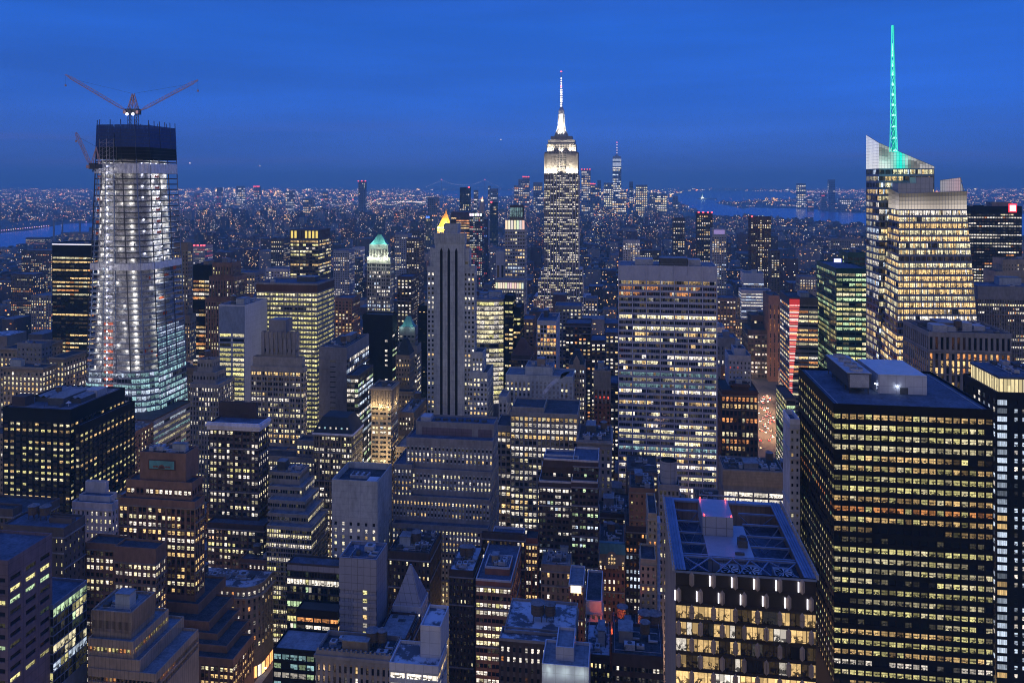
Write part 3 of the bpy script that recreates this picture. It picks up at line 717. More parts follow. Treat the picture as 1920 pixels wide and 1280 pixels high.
B('mansard_building', 'stone building under a black mansard roof with a row of lit dormers', 'building',
  [(588, 660, 812, 480, -680)], fp=10.6, bp=5.3, ww=.5, wh=.52, lit=.72, pal='NPYN', m='tan_brick', m2='dark_stone', roof='slate', tp=5, clutter=0, grp=2, thin=.2, cor=.8, extra=mansard)
B('grey_slab_building', 'plain grey concrete slab with a glass-fronted lit corner wing, left of centre', 'building',
  [(598, 650, 653, 575, -692, dict(lit=0, ww=.2, wh=.2))], fp=9.6, bp=40, ww=.3, wh=.15, lit=.3, pal='YN', m='grey_stone', roof='roof_dark', tp=20, side=True,
  sd=dict(lit=.6, sbay=3.5, ww=.92, wh=.7, pal='NCN', run=(2, 3, 5)))
B('glass_wing_building', 'lower glass wing with white and green lit floors beside the plain grey slab', 'office building',
  [(650, 672, 706, 545, -700)], fp=9.3, bp=8, ww=.94, wh=.6, lit=.7, pal='NGNC', m='dark_steel', roof='roof_dark', tp=3, rec=.2, run=(2, 4), rv=.4, sd=dict(lit=.8), br=1)
B('black_box_tower', 'plain black box tower with one column of lit windows near its edge', 'office tower',
  [(680, 736, 592, 660, -745, dict(nb=7, blank=(0, 1, 2, 3, 4, 6)))], fp=9.1, bp=8, ww=.6, wh=.42, lit=.7, pal='NNN', m='black_metal', roof='roof_dark', tp=24, sd=dict(blank=(), lit=.5, ww=.9, sbay=6, pal='GYN'), rec=.2, clutter=.4)
B('floodlit_tower', 'slim tan tower whose golden columned top is floodlit', 'tower',
  [(696, 733, 728, 520, -747, dict(tp=34))], fp=8.9, bp=7.2, ww=.5, wh=.52, lit=.35, pal='NCPW', m='beige_stone', roof='roof_dark', grp=2, thin=.2, clutter=.6, cor=1.0, mc='beige_stone',
  extra=lambda root, org, geo, rng: flood_top(root, org, geo[0], 12, 7))
def greentop(root, org, geo, rng):
    u0, u1, v0, v1, z1, D, _ = geo[0]
    mb = MB(); hip(mb, u0 + .3, u1 - .3, v0 + .3, v1 - .3, z1 + .3, z1 + 11, .2, 0, 6, .85); mb.build('pyramid_roof', 'copper_green', root, org)
    mb = MB()
    for i in range(6):
        x = lerp(u0 + 2.5, u1 - 2.5, i / 5); mb.box(x - .8, x + .8, v0 - .35, v0 - .04, z1 - 12, z1 - 4, 0)
    mb.build('niche', 'dark_stone', root, org)
    for x in (.1, .5, .9): point('floodlight', (lerp(u0, u1, x), v0 - 4.5, z1 - 12), 5200, (.85, 1, .75), root, org)
    for x in (.2, .8): point('floodlight', (lerp(u0, u1, x), v0 - 3.5, z1 + 3), 2600, (.55, 1, .85), root, org)
B('green_pyramid_tower', 'slender stone tower crowned by a floodlit green copper pyramid roof', 'tower',
  [(692, 728, 460, 800, -732, dict(tp=30, lit=0)), (688, 732, 484, 798, -738)], fp=6.9, bp=4.6, ww=.45, wh=.55, lit=.55, pal='PNNC', m='limestone', m2='grey_stone', roof='roof_grey', tp=10, proud='n', grp=2, extra=greentop, clutter=0)
def dometop(root, org, geo, rng):
    u0, u1, v0, v1, z1, D, _ = geo[0]
    mb = MB(); hip(mb, u0 + 1, u1 - 1, v0 + 1, v1 - 1, z1 + .3, z1 + 9.5, .3, 0, 6, .7); mb.build('curved_roof', 'copper_green', root, org)
    for x in (.15, .85): point('floodlight', (lerp(u0, u1, x), v0 - 2.5, z1 + 1), 700, (.6, 1, .9), root, org)
B('green_dome_tower', 'grey stone tower with a small curved green copper roof left of the striped tower', 'tower',
  [(748, 778, 615, 690, -784, dict(lit=.3)), (746, 782, 650, 686, -790, dict(lit=.5))], fp=8, bp=8, ww=.7, wh=.5, lit=.5, pal='NPN', m='grey_stone', roof='roof_dark', tp=12, extra=dometop, clutter=0)
B('pointed_slate_building', 'narrow brick building with a dark pointed slate roof left of the striped tower', 'building',
  [(742, 768, 668, 610, -778, dict(noclut=1)), (742, 775, 736, 600, -782)], fp=8.6, bp=5.6, ww=.45, wh=.5, lit=.45, pal='NWP', m='tan_brick', roof='slate', tp=4,
  extra=lambda root, org, geo, rng: (lambda mb, g: (hip(mb, g[0], g[1], g[2], g[3], g[4] + .2, g[4] + 13, .25), mb.build('slate_roof', 'slate', root, org)))(MB(), geo[0]))
B('stepped_brick_building', 'stepped tan brick building at the foot of the striped tower, left side', 'building',
  [(748, 776, 775, 545, -800), (742, 768, 840, 520, -797, dict(noclut=0))], fp=9, bp=6, ww=.5, wh=.5, lit=.4, pal='NWP', m='tan_brick', roof='roof_light', tp=6)
B('dark_tower', 'plain dark blue-black tower half hidden behind the striped tower, on its left', 'office tower',
  [(784, 806, 575, 720, 30)], fp=8, bp=8, ww=.5, wh=.2, lit=.02, m='black_metal', roof='roof_dark')

# ------------------------------------------------------------------ the striped tower
def stripes(root, org, geo, rng):
    u0, u1, v0, v1, z1, D, _ = geo[1]
    mb = MB(); zb = 0
    for x in (827.5, 841.5, 855.5):
        a = u_on_v(x - 2.4, v0); b = u_on_v(x + 2.4, v0)
        mb.box(a, b, v0 - .12, v0 - .01, zb, zat(471, D), 0); m = (a + b) / 2
        mb.hexa([(a, v0 - .12, zat(471, D)), (b, v0 - .12, zat(471, D)), (b, v0 - .01, zat(471, D)), (a, v0 - .01, zat(471, D)), (m - .1, v0 - .12, zat(465, D)), (m + .1, v0 - .12, zat(465, D)), (m + .1, v0 - .01, zat(465, D)), (m - .1, v0 - .01, zat(465, D))], 0)
    mb.build('dark_stripe', 'black_metal', root, org)
    mb = MB()
    n = 16
    for i in range(n + 1):
        x = lerp(u0, u1, i / n); mb.box(x - .3, x + .3, v0 - .45, v0 - .02, zat(456, D), z1 + .8 + (1.6 if i % 4 == 0 else 0))
    for i in range(11):
        y = lerp(v0, v1, i / 10); mb.box(u1 + .02, u1 + .45, y - .3, y + .3, zat(456, D), z1 + .8)
    mb.build('fin_crown', 'concrete', root, org)
    for x in (834.5, 848.5):
        a = u_on_v(x, v0); mb = MB(); mb.box(a - .25, a + .25, v0 - .4, v0 - .02, 20, zat(470, D)); mb.build('rib', 'concrete', root, org)
B('striped_tower', 'tall plain grey tower with three black vertical stripes down its front, near the centre', 'tower',
  [(832, 858, 422, 590, 12, dict(fp=999)), (815, 871, 440, 576, -874, dict(g=1, fp=999)),
   (806, 812, 466, 581, 16, dict(w=1, fp=999)),
   (812, 880, 468, 577.5, -884, dict(tp=20, nb=5, blank=(1, 2, 3), sd=dict(blank=()), fp=8.9)),
   (801, 890, 502, 577, -894, dict(blank=(3, 4, 5, 6, 7), nb=13, fp=8.9, noclut=1, g=1)),
   (885, 905, 662, 572, -912, dict(g=1, nb=3)), (880, 914, 700, 570, -925, dict(g=1, nb=5))],
  fp=8.9, bp=5.4, ww=.55, wh=.52, lit=.3, pal='NPWN', m='concrete', roof='roof_dark', tp=8, clutter=.4, extra=stripes)

# ------------------------------------------------------------------ centre
def curved(root, org):
    pass
def B_curved():
    D = 705; label = 'bright curved-front office building with every floor lit, right of the striped tower'
    v0 = D * (ca + (915 - CX) / F * sa); u0, u1 = u_on_v(876, v0), u_on_v(944, v0)
    z1 = zat(562, D); org = ((u0 + u1) / 2, v0 + 15, 0); root = empty('curved_office_building', org); tag(root, label, 'office building')
    RECTS.append((u0, u1, v0 - 5, v0 + 34)); rng = random.Random(5)
    wall = MB(); wins = []; n = 8; fl = 8.7 * D / F; nf = int((z1 - zat(760, D)) / fl)
    st = dict(DEF); st.update(ww=.98, wh=.72, rec=.3, proud='s', lit=1, pal='PPNYN', br=1.15, rv=0, dim=0, run=(4,))
    P = []
    for i in range(n + 1):
        t = i / n; P.append((lerp(u0, u1, t), v0 - 4.5 * math.sin(math.pi * t)))
    zt = z1 - 1.0; zl = zt - nf * fl
    for i in range(n):
        a, b = P[i], P[i + 1]; nr = Vector((b[1] - a[1], -(b[0] - a[0]), 0)).normalized()
        fc = Face((*a, zl), (*b, zl), (*b, zt), (*a, zt), nr); st['lit'] = 1
        rr = {k: (1, random.Random(k * 7).choice('PPNY'), 1.05 + .25 * random.Random(k).random()) for k in range(nf)}; rr[9] = (.12, 'Y', .4)
        facade(wall, wins, fc, 1, nf, st, rng, rr)
        wall.quad((*a, 0), (*b, 0), (*b, zl), (*a, zl), 0); wall.quad((*a, zt), (*b, zt), (*b, z1 + 1), (*a, z1 + 1), 0)
    v1 = v0 + 32
    wall.quad((u1, v0, 0), (u1, v1, 0), (u1, v1, z1 + 1), (u1, v0, z1 + 1)); wall.quad((u0, v0, 0), (u0, v1, 0), (u0, v1, z1 + 1), (u0, v0, z1 + 1)); wall.quad((u0, v1, 0), (u1, v1, 0), (u1, v1, z1 + 1), (u0, v1, z1 + 1))
    wall.build('wall', ['grey_stone', 'grey_stone'], root, org)
    mb = MB(); mb.poly([(*p, z1) for p in P] + [(u1, v1, z1), (u0, v1, z1)]); mb.build('roof', 'roof_grey', root, org)
    put_windows(root, org, wins); rooftop(root, org, u0 + 2, u1 - 2, v0 + 4, v1 - 2, z1, rng, 1)
B_curved()
B('dark_side_building', 'black office building with short lit strips, joined to the bright curved building', 'office building',
  [(946, 962, 556, 700, 20, dict(g=1)), (962, 976, 578, 706, 26, dict(g=1))], fp=8.4, bp=8, ww=.85, wh=.45, lit=.6, pal='YWP', m='black_metal', roof='roof_dark', tp=8)
B('white_grid_building', 'slim building with a white grid front and warm lit windows, centre', 'apartment building',
  [(1007, 1043, 603, 680, -1050, dict(nb=6))], fp=8.1, bp=6, ww=.78, wh=.74, lit=.75, pal='WOWN', m='white_stone', roof='roof_blue', tp=6, br=.8, rec=.6, proud='p', sd=dict(lit=.1, ww=.2))
B('brown_gabled_building', 'dark brown building with a steep hipped roof right of the bright curved building', 'building',
  [(958, 994, 668, 650, 26)], fp=8.5, bp=6, ww=.5, wh=.5, lit=.3, pal='NW', m='dark_brick', roof='slate', tp=6, clutter=0,
  extra=lambda root, org, geo, rng: (lambda mb, g: (hip(mb, g[0], g[1], g[2], g[3], g[4] + .2, g[4] + 13, .2), mb.build('hipped_roof', 'rust_brown', root, org)))(MB(), geo[0]))
B('blank_stepped_building', 'stone building with a blank stepped grey side wall and lit windows at its left half', 'building',
  [(985, 1036, 690, 580, 20, dict(nb=5, blank=(2, 3, 4))), (948, 1074, 706, 575, 24, dict(nb=16, blank=(6, 7, 8, 9, 10, 11, 12, 15), g=1)), (935, 950, 745, 560, 20, dict(g=1))],
  fp=9.7, bp=7.4, ww=.5, wh=.5, lit=.62, pal='NPWP', m='concrete', m2='grey_stone', roof='roof_grey', tp=10)
B('gothic_gable_building', 'slim gothic building with a pointed gable and blue slate roof, centre', 'building',
  [(1066, 1096, 686, 640, 22)], fp=8.6, bp=5, ww=.5, wh=.55, lit=.55, pal='NPC', m='beige_stone', roof='slate', tp=6, clutter=0,
  extra=lambda root, org, geo, rng: (lambda mb, g: (hip(mb, g[0] + .5, g[1] - .5, g[2] + 1.4, g[3], g[4] + .2, g[4] + 11, .35), mb.build('slate_roof', 'slate', root, org)))(MB(), geo[0]) and
  (lambda mb, g: (mb.poly([(lerp(g[0], g[1], a), g[2] - .2, g[4] + b) for a, b in ((.3, 0), (.7, 0), (.7, 4), (.5, 9), (.3, 4))]), mb.build('gable', 'beige_stone', root, org)))(MB(), geo[0]))
B('ornate_brick_tower', 'slender ornate red brick tower with pale arched top storeys left of the white grid slab', 'tower',
  [(1114, 1144, 697, 600, 20, dict(lit=.05, m=0))], fp=9.4, bp=7.5, ww=.42, wh=.5, lit=.35, pal='ONR', m='red_brick', m2='red_brick', mt='limestone', roof='slate', tp=34, extra=
  lambda root, org, geo, rng: (lambda mb, g: ([mb.box(lerp(g[0], g[1], i / 4) - .5, lerp(g[0], g[1], i / 4) + .5, g[2] - .6, g[2] - .02, g[4] - 24, g[4]) for i in range(5)], mb.box(g[0] - .6, g[1] + .6, g[2] - .9, g[2] - .02, g[4], g[4] + 1.4), mb.build('pilaster', 'limestone', root, org)))(MB(), geo[0]))
B('gold_row_building', 'wide stone building whose top floor glows gold above rows of bright windows, centre', 'building',
  [(960, 1020, 766, 492, 22, dict(fp=11, tp=2, nb=8, rows={0: (1, 'W', 1.1)}, noclut=1)), (957, 1083, 777, 487, 34, dict(nb=15, tp=4, g=1)), (930, 958, 800, 495, 24, dict(g=1))],
  fp=11.2, bp=8.4, ww=.62, wh=.58, lit=.78, pal='NPNW', m='limestone', m2='tan_brick', roof='roof_dark', tp=8, br=1.05, rv=.35, grp=3, thin=.6, rows={0: (1, 'W', 1.0), 1: (1, 'N', 1.15)})
def pipes(root, org, geo, rng):
    u0, u1, v0, v1, z1, D, _ = geo[0]
    for i in range(7):
        x = lerp(u0, u1, .25 + i * .1); mb = MB(); mb.cyl((x, lerp(v0, v1, .5)), 1.6, 1.6, z1, z1 + 1.4, 14, 0); mb.build('cooling_fan', 'unit_dark', root, org)
    mb = MB(); mb.box(u0 + 2, u0 + 8, v0 + 3, v1 - 3, z1, z1 + 2.5); mb.build('air_unit', 'unit_grey', root, org)
    mb = MB(); a, b = lerp(u0, u1, .08), lerp(u0, u1, .72); mb.box(a, b, v0 - .12, v0 - .02, z1 - 6.8, z1 - 2.4); mb.box(lerp(u0, u1, .8), u1 - 1, v0 - .12, v0 - .02, z1 - 6.8, z1 - 2.4); mb.build('louvre', 'mauve_granite', root, org)
B('wide_stone_building', 'broad grey stone building stepping back in three tiers of small windows, centre foreground', 'office building',
  [(780, 926, 795, 448, -933, dict(fp=999)), (762, 924, 826, 440, -934, dict(nb=22, blank=(), tp=12)), (772, 921, 884, 436, -935, dict(nb=21)), (738, 772, 873, 438, 30, dict(w=1)), (736, 918, 935, 432, -936, dict(nb=28)), (735, 915, 988, 426, 40, dict(nb=27))],
  fp=10.6, bp=7, ww=.46, wh=.52, lit=.66, pal='PNPW', m='grey_stone', m2='concrete', roof='roof_blue', tp=5, extra=pipes, clutter=0, br=.9)
B('dark_brick_block', 'dark brown brick block with stepped white-edged roofs and scattered bright windows, centre foreground', 'building',
  [(1020, 1085, 856, 408, -1084, dict(lit=.35, fp=11)), (1016, 1078, 875, 404, 24), (1010, 1075, 905, 400, 26, dict(g=1)), (1074, 1122, 866, 400, 20, dict(g=1, fp=11)), (1071, 1121, 905, 396, 22, dict(g=1))],
  fp=11.5, bp=7.2, ww=.52, wh=.5, lit=.5, pal='NGCN', m='dark_brick', m2='dark_brick', mp='white_stone', roof='roof_blue', tp=9, grp=2, thin=.3, rv=.45)
B('cornice_block', 'stone building with a rooftop crowded with units, left of the white grid slab', 'building',
  [(1083, 1146, 828, 470, 30)], fp=12.6, bp=10, ww=.4, wh=.55, lit=.12, pal='NP', m='grey_stone', m2='limestone', roof='roof_dark', tp=12, cor=1.0, mc='limestone', clutter=2.2)

# ------------------------------------------------------------------ the white grid slab
def slab_roof(root, org, geo, rng):
    u0, u1, v0, v1, z1, D, _ = geo[0]
    mb = MB()
    for i in range(8):
        x = lerp(u0, u1, i / 7); mb.box(x - .38, x + .38, v0 - .5, v0 - .02, 8, z1 + 1)
    mb.build('column', 'pale_panel', root, org)
    for a, b in ((.17, .36), (.72, .85)):
        mb = MB(); mb.box(lerp(u0, u1, a), lerp(u0, u1, b), v0 + 9, v0 + 20, z1, z1 + 4.5, 0, 'b'); mb.build('penthouse', 'unit_grey', root, org)
B('white_grid_slab', 'big slab tower with a pale grid of seven bays and mixed lit floors', 'office tower',
  [(1160, 1344, 500, 560, 34, dict(nb=42))], fp=10.75, bp=26, grp=6, thin=.14, ww=.5, wh=.58, lit=.56, pal='PNNPW', m='pale_panel', m2='pale_panel', roof='roof_grey', tp=25, rec=.7, proud='p', rv=.25, dim=.1, br=1.15, run=(1, 2, 3, 6, 9), clutter=.8,
  rows={0: (.8, 'W', .5), 1: (.55, 'O', .8), 2: (.6, 'O', .9), 3: (.3, 'P', .4), 16: (1, 'T', .45), 17: (.5, 'P', .5), 18: (1, 'T', .5), 27: (1, 'P', 1.1), 29: (1, 'T', .9)}, sd=dict(lit=0, ww=.1), extra=slab_roof, ph=.6)

# ------------------------------------------------------------------ right middle
B('white_hotel', 'small white stepped hotel behind the brown building with orange windows', 'hotel',
  [(1376, 1398, 655, 640, 16, dict(lit=0)), (1366, 1408, 668, 635, 22)], fp=9, bp=6.5, ww=.35, wh=.45, lit=.2, pal='WNR', m='white_stone', roof='roof_blue', tp=8)
B('grey_hotel', 'grey stone building behind the white stepped hotel, right of the white grid slab', 'building', [(1344, 1382, 635, 700, 24), (1346, 1352, 690, 690, 30)], fp=8.6, bp=7, ww=.3, wh=.7, lit=.08, pal='N', m='grey_stone', roof='roof_grey', tp=14)
B('brown_hotel', 'brown building with large warm orange windows beside the traffic junction', 'hotel',
  [(1372, 1404, 722, 622, 10, dict(fp=999)), (1353, 1421, 734, 618, 36, dict(nb=9))], fp=13.2, bp=7.5, ww=.64, wh=.58, lit=.75, pal='OWWP', m='rust_brown', m2='dark_brick', roof='slate', tp=8, rv=.4, br=.75, cor=.8, mc='rust_brown')
B('dark_window_tower', 'dark stepped building with a column grid of small white windows, right of centre', 'building',
  [(1408, 1444, 592, 1040, 30, dict(lit=.25)), (1402, 1446, 620, 1025, 50)], fp=8.1, bp=6.1, ww=.45, wh=.5, lit=.5, pal='NPN', m='dark_brick', roof='roof_dark', tp=8, grp=2, thin=.4)
B('amber_ribbed_tower', 'narrow brown tower with thick vertical ribs and an amber glow, right of centre', 'tower',
  [(1441, 1464, 555, 1010, 40)], fp=9, bp=7.6, ww=.28, wh=.9, lit=.5, pal='OO', m='brown_brick', roof='roof_dark', tp=16, proud='p', br=.18, rec=.9)
B('stone_office_tower', 'stone building with rows of small warm windows beyond the purple lit kiosk, right of centre', 'building',
  [(1392, 1416, 545, 1120, 28, dict(lit=0)), (1382, 1426, 560, 1112, 40), (1378, 1430, 600, 1100, 56)], fp=7.1, bp=4.4, ww=.5, wh=.45, lit=.5, pal='WNP', m='tan_brick', roof='roof_dark', tp=4)
B('white_terraced_building', 'pale terraced office building with bright white floor bands far behind the stone building', 'office building',
  [(1394, 1432, 513, 1150, 30, dict(tp=17)), (1390, 1446, 545, 1100, 26)], fp=5.4, bp=9, ww=.98, wh=.4, lit=.9, pal='NNC', m='white_panel', roof='roof_blue', tp=4, run=(4,), proud='s')
def red_sign(root, org, geo, rng):
    u0, u1, v0, v1, z1, D, _ = geo[0]
    mb = MB(); a, b = u0 + .1, u_on_v(1499, v0)
    mb.box(a, b, v0 - .6, v0 - .1, z1 - 7, z1 - .5, 0, '', (.5, .03, .03, 0))
    k = 0
    for y in [566 + i * 4.3 for i in range(48)]:
        c = (1.0, .13, .12, 0) if k % 3 else (1.2, .75, .7, 0); w = (b - a) * (1 - .72 * min(1, k / 34)); z = zat(y + 8, D)
        mb.box(a, a + w, v0 - .6, v0 - .1, z, z + 1.1, 0, '', c); k += 1
    mb.build('red_sign', 'lamp_and_painted_glow', root, org)
B('red_sign_tower', 'office tower with a glowing red light sign running down its corner', 'office tower',
  [(1480, 1534, 560, 700, -1462)], fp=8.6, bp=16, ww=.95, wh=.5, lit=.8, pal='NPOW', m='dark_stone', m2='grey_stone', roof='roof_dark', tp=12, rv=.3, run=(2, 3), proud='s', extra=red_sign, sd=dict(sbay=8, lit=.6), br=.9)
B('lit_corner_building', 'low wedge building with bright glass side beside the traffic, below the red sign tower', 'building',
  [(1474, 1492, 748, 640, -1455)], fp=9, bp=12, ww=.9, wh=.7, lit=.9, pal='WNGN', m='dark_stone', roof='roof_dark', tp=2, sd=dict(sbay=4, ww=.94, lit=1, pal='GNPY', run=(6,), rv=0), br=.8, clutter=.3)
def green_top(root, org, geo, rng):
    u0, u1, v0, v1, z1, D, _ = geo[1]
    mb = MB()
    mb.box(lerp(u0, u1, .02), lerp(u0, u1, .24), v0 + 8, v0 + 9, z1 + 5, z1 + 8, 0, '', (1.1, 1.1, 3.2, 0)); mb.build('lit_sign', 'lamp_and_painted_glow', root, org)
B('green_glass_tower', 'green glass office tower with yellow-green lit floors, right side', 'office tower',
  [(1590, 1622, 475, 700, 30, dict(lit=.15, g=1)), (1568, 1628, 505, 655, -1531, dict(nb=5))], fp=9.2, bp=12, ww=.9, wh=.55, lit=.9, pal='GYGP', m='green_frame', roof='roof_blue', tp=6, rv=.2, run=(2, 4), dim=.06, rec=.2,
  sd=dict(sbay=4.5, ww=.92, wh=.6, lit=.55, pal='GYG', rv=.35, br=.5), extra=green_top, br=.95, clutter=.5)
def jut(root, org, geo, rng):
    u0, u1, v0, v1, z1, D, _ = geo[0]
    for i, (a, b, h) in enumerate(((.1, .28, 4), (.3, .42, 3), (.5, .62, 5), (.66, .8, 3))):
        mb = MB(); mb.box(lerp(u0, u1, a), lerp(u0, u1, b), v0 + 6 + i * 2, v0 + 14 + i * 2, z1, z1 + h); mb.build('air_unit', 'unit_grey', root, org)
B('pilaster_block', 'grey stone block with tall dark window slots between pilasters, right side', 'office building',
  [(1741, 1897, 627, 452, -1693, dict(nb=15, fp=24, tp=6, wh=.93, ybase=661, lit=0)), (1741.3, 1896.7, 661, 452.5, -1693.5, dict(nb=15, noclut=1, tp=2, fp=13.5, wh=.82, lit=.6))],
  fp=13.5, bp=10.4, ww=.52, wh=.8, lit=.08, pal='WOW', m='grey_stone', m2='dark_stone', roof='roof_dark', tp=4, proud='p', rec=.9, extra=jut, mt='grey_stone', br=.8, rv=.1)
def logo(root, org, geo, rng):
    u0, u1, v0, v1, z1, D, _ = geo[0]
    mb = MB(); a, b = u_on_v(1893, v0), u_on_v(1904, v0); zc = zat(390, D)
    mb.box(a - 1.3, b + 1.3, v0 - .5, v0 - .1, zc - 5, zc + 5, 0, '', (1.6, .05, .08, 0)); mb.box(a, b, v0 - .8, v0 - .55, zc - 3.4, zc + 3.4, 0, '', (2.2, 1.9, 2.1, 0)); mb.build('lit_logo', 'lamp_and_painted_glow', root, org)
B('black_slab', 'black slab tower with a glowing red and white square sign at its top right corner', 'office tower',
  [(1806, 1916, 388, 900, 40)], fp=5.4, bp=4.6, ww=.8, wh=.45, lit=.6, pal='NPNO', m='black_metal', roof='roof_dark', tp=12, run=(3, 5, 8), rv=.4, extra=logo, rec=.3)
B('striped_office_tower', 'wide tower with dense vertical white ribs and lit floors at the right edge', 'office tower',
  [(1834, 2000, 540, 600, 30)], fp=7.2, bp=2.9, ww=.6, wh=.5, lit=.62, pal='NNPO', m='grey_stone', m2='dark_stone', roof='roof_blue', tp=22, proud='p', run=(4, 9, 14), rv=.45, rec=.4, clutter=1)
B('beige_stepped_building', 'beige stone building with rounded stepped shoulders and tiny windows at the right edge', 'building',
  [(1880, 1960, 488, 720, 20, dict(lit=.1)), (1868, 1980, 512, 715, 26)], fp=7.4, bp=5, ww=.3, wh=.4, lit=.2, pal='NW', m='beige_stone', roof='roof_dark', tp=6)
B('white_narrow_tower', 'narrow pale tower with a bright blue parapet wedged left of the big black tower', 'tower',
  [(1481, 1500, 795, 332, -1468, dict(nb=2))], fp=14.2, bp=8, ww=.42, wh=.42, lit=.12, pal='WP', m='white_stone', roof='roof_blue', mp='pale_cornice', tp=8, sd=dict(ww=.1, lit=0), clutter=0, ph=2.2)
def tanband(root, org, geo, rng):
    u0, u1, v0, v1, z1, D, _ = geo[0]
    mb = MB(); zb = zat(911, D); zt = z1 + .5
    mb.box(u0 - .4, u1 + .4, v0 - .6, v0 - .05, zb, zt)
    for j in range(5):
        for i in range(44):
            x = lerp(u0, u1, (i + .5 * (j % 2)) / 44); z = lerp(zb, zt, (j + .3) / 5); mb.box(x - .25, x + .05, v0 - .85, v0 - .61, z, z + 1.2, 0, '2')
    mb.build('patterned_screen', 'beige_stone', root, org)
B('patterned_building', 'low building with a tan patterned screen above two rows of bright windows', 'building',
  [(1356, 1470, 884, 452, -1347, dict(nb=4, blank=()))], fp=11.5, bp=28, ww=.9, wh=.68, lit=1, pal='N', m='grey_stone', m2='dark_stone', roof='roof_dark', tp=38, rv=0, dim=0, br=1.25, run=(9,), clutter=3, extra=tanband, sd=dict(lit=0, ww=.1))
def black_roof(root, org, geo, rng):
    u0, u1, v0, v1, z1, D, _ = geo[0]
    mb = MB(); a, b = u_on_v(1626, v0 + 30), 0
    # plant room: front face columns 1645..1740 at the depth set by its foot
    mb = MB(); pbox(mb, 1647, 1738, 744, 703, 303, 27, 0, 'b', z0=z1 + .03); mb.build('plant_room', 'white_panel', root, org)
    q = MB(); r = pbox(MB(), 1647, 1738, 744, 703, 303, 27)
    q.box(r[0] + 8, r[0] + 11, r[2] - .1, r[2] - .03, z1, z1 + 2.6); q.build('door', 'unit_dark', root, org)
    for x, y in ((r[0] + 7, r[2] - .6), (r[0] - .6, r[2] + 2)):
        m2 = MB(); m2.cyl((x, y), .22, .22, z1 + 3.2, z1 + 3.5, 8, 0, True, (5, 5.5, 7, 0)); m2.build('wall_lamp', 'lamp_and_painted_glow', root, org)
        point('lamp_light', (x, y - .3, z1 + 3), 110, (.8, .88, 1), root, org, .15)
    # cooling tower running back over the left of the roof
    uu = r[0] - 11.5; m = MB(); y0, y1 = r[2] - 2, r[3] + 3
    m.hexa([(uu, y0, z1 + 2.2), (uu + 7.6, y0, z1 + 2.2), (uu + 7.6, y1, z1 + 2.2), (uu, y1, z1 + 2.2), (uu - .8, y0, z1 + 8), (uu + 8.4, y0, z1 + 8), (uu + 8.4, y1, z1 + 8), (uu - .8, y1, z1 + 8)])
    for i in range(6):
        y = lerp(y0 + .5, y1 - .5, i / 5)
        for x in (uu + .4, uu + 7.2): m.tube((x, y, z1), (x, y, z1 + 2.3), .2, 4, 1)
    ct = m.build('cooling_tower', ['unit_dark', 'dark_steel'], root, org)
    m = MB(); m.box(uu - .8, uu + 8.4, y0, y1, z1 + 8.02, z1 + 8.3); m.box(uu + .2, uu + 7.4, y0 - .12, y0 - .02, z1 + 2.6, z1 + 7.6); m.build('deck', 'unit_grey', ct, org)
    for i in range(4):
        y = lerp(y0 + 4, y1 - 4, i / 3); m = MB(); m.cyl((uu + 3.8, y), 2.6, 2.5, z1 + 8.3, z1 + 9.3, 18, 0, False); m.cyl((uu + 3.8, y), 2.4, 2.4, z1 + 8.35, z1 + 8.4, 18, 1)
        for k in range(6):
            t = math.pi * k / 3; m.tube((uu + 3.8, y, z1 + 8.8), (uu + 3.8 + 2.3 * math.cos(t), y + 2.3 * math.sin(t), z1 + 8.8), .25, 4, 0)
        m.build('fan', ['unit_grey', 'black_metal'], ct, org)
    m = MB()
    for q_ in ((u0 + 2.2, u1 - 2.2, v0 + 2.2, v0 + 2.45), (u0 + 2.2, u0 + 2.45, v0 + 2.5, v1 - 2.2), (u1 - 2.45, u1 - 2.2, v0 + 2.5, v1 - 2.2)): m.box(*q_, z1 + .02, z1 + .3)
    m.build('roof_kerb', 'unit_grey', root, org)
def big_rows():
    R = random.Random(9); d = {}
    for k in range(30): d[k] = (R.choice((.95, .85, .7, .97)), R.choice('YYPPYW'), R.uniform(.6, 1.05))
    d[0] = (.85, 'W', .7); d[4] = (.8, 'W', 1.1); d[9] = (.9, 'O', .7); d[11] = (.08, 'W', .3); d[12] = (0, 'P', 0); d[18] = (.45, 'P', .6); d[20] = (.2, 'P', .6); d[21] = (.9, 'W', .8); d[24] = (.45, 'N', .8)
    return d
B('big_black_tower', 'big black office tower with yellow window rows and a boxy plant room on top', 'office tower',
  [(1563, 1863, 767, 283, -1497, dict(nb=20))], fp=19.35, bp=15, ww=.80, wh=.50, lit=.85, pal='YYYP', m='black_metal', m2='black_metal', mt='black_metal', roof='roof_blue', mp='black_metal', tp=9, rec=.35, clutter=0, sill=.5,
  rows=big_rows(), run=(1, 2, 5, 9), rv=.1, dim=0, br=1.15, extra=black_roof, sd=dict(lit=.55, sbay=3.0, ww=.8, wh=.45, br=.3, pal='YYG'))
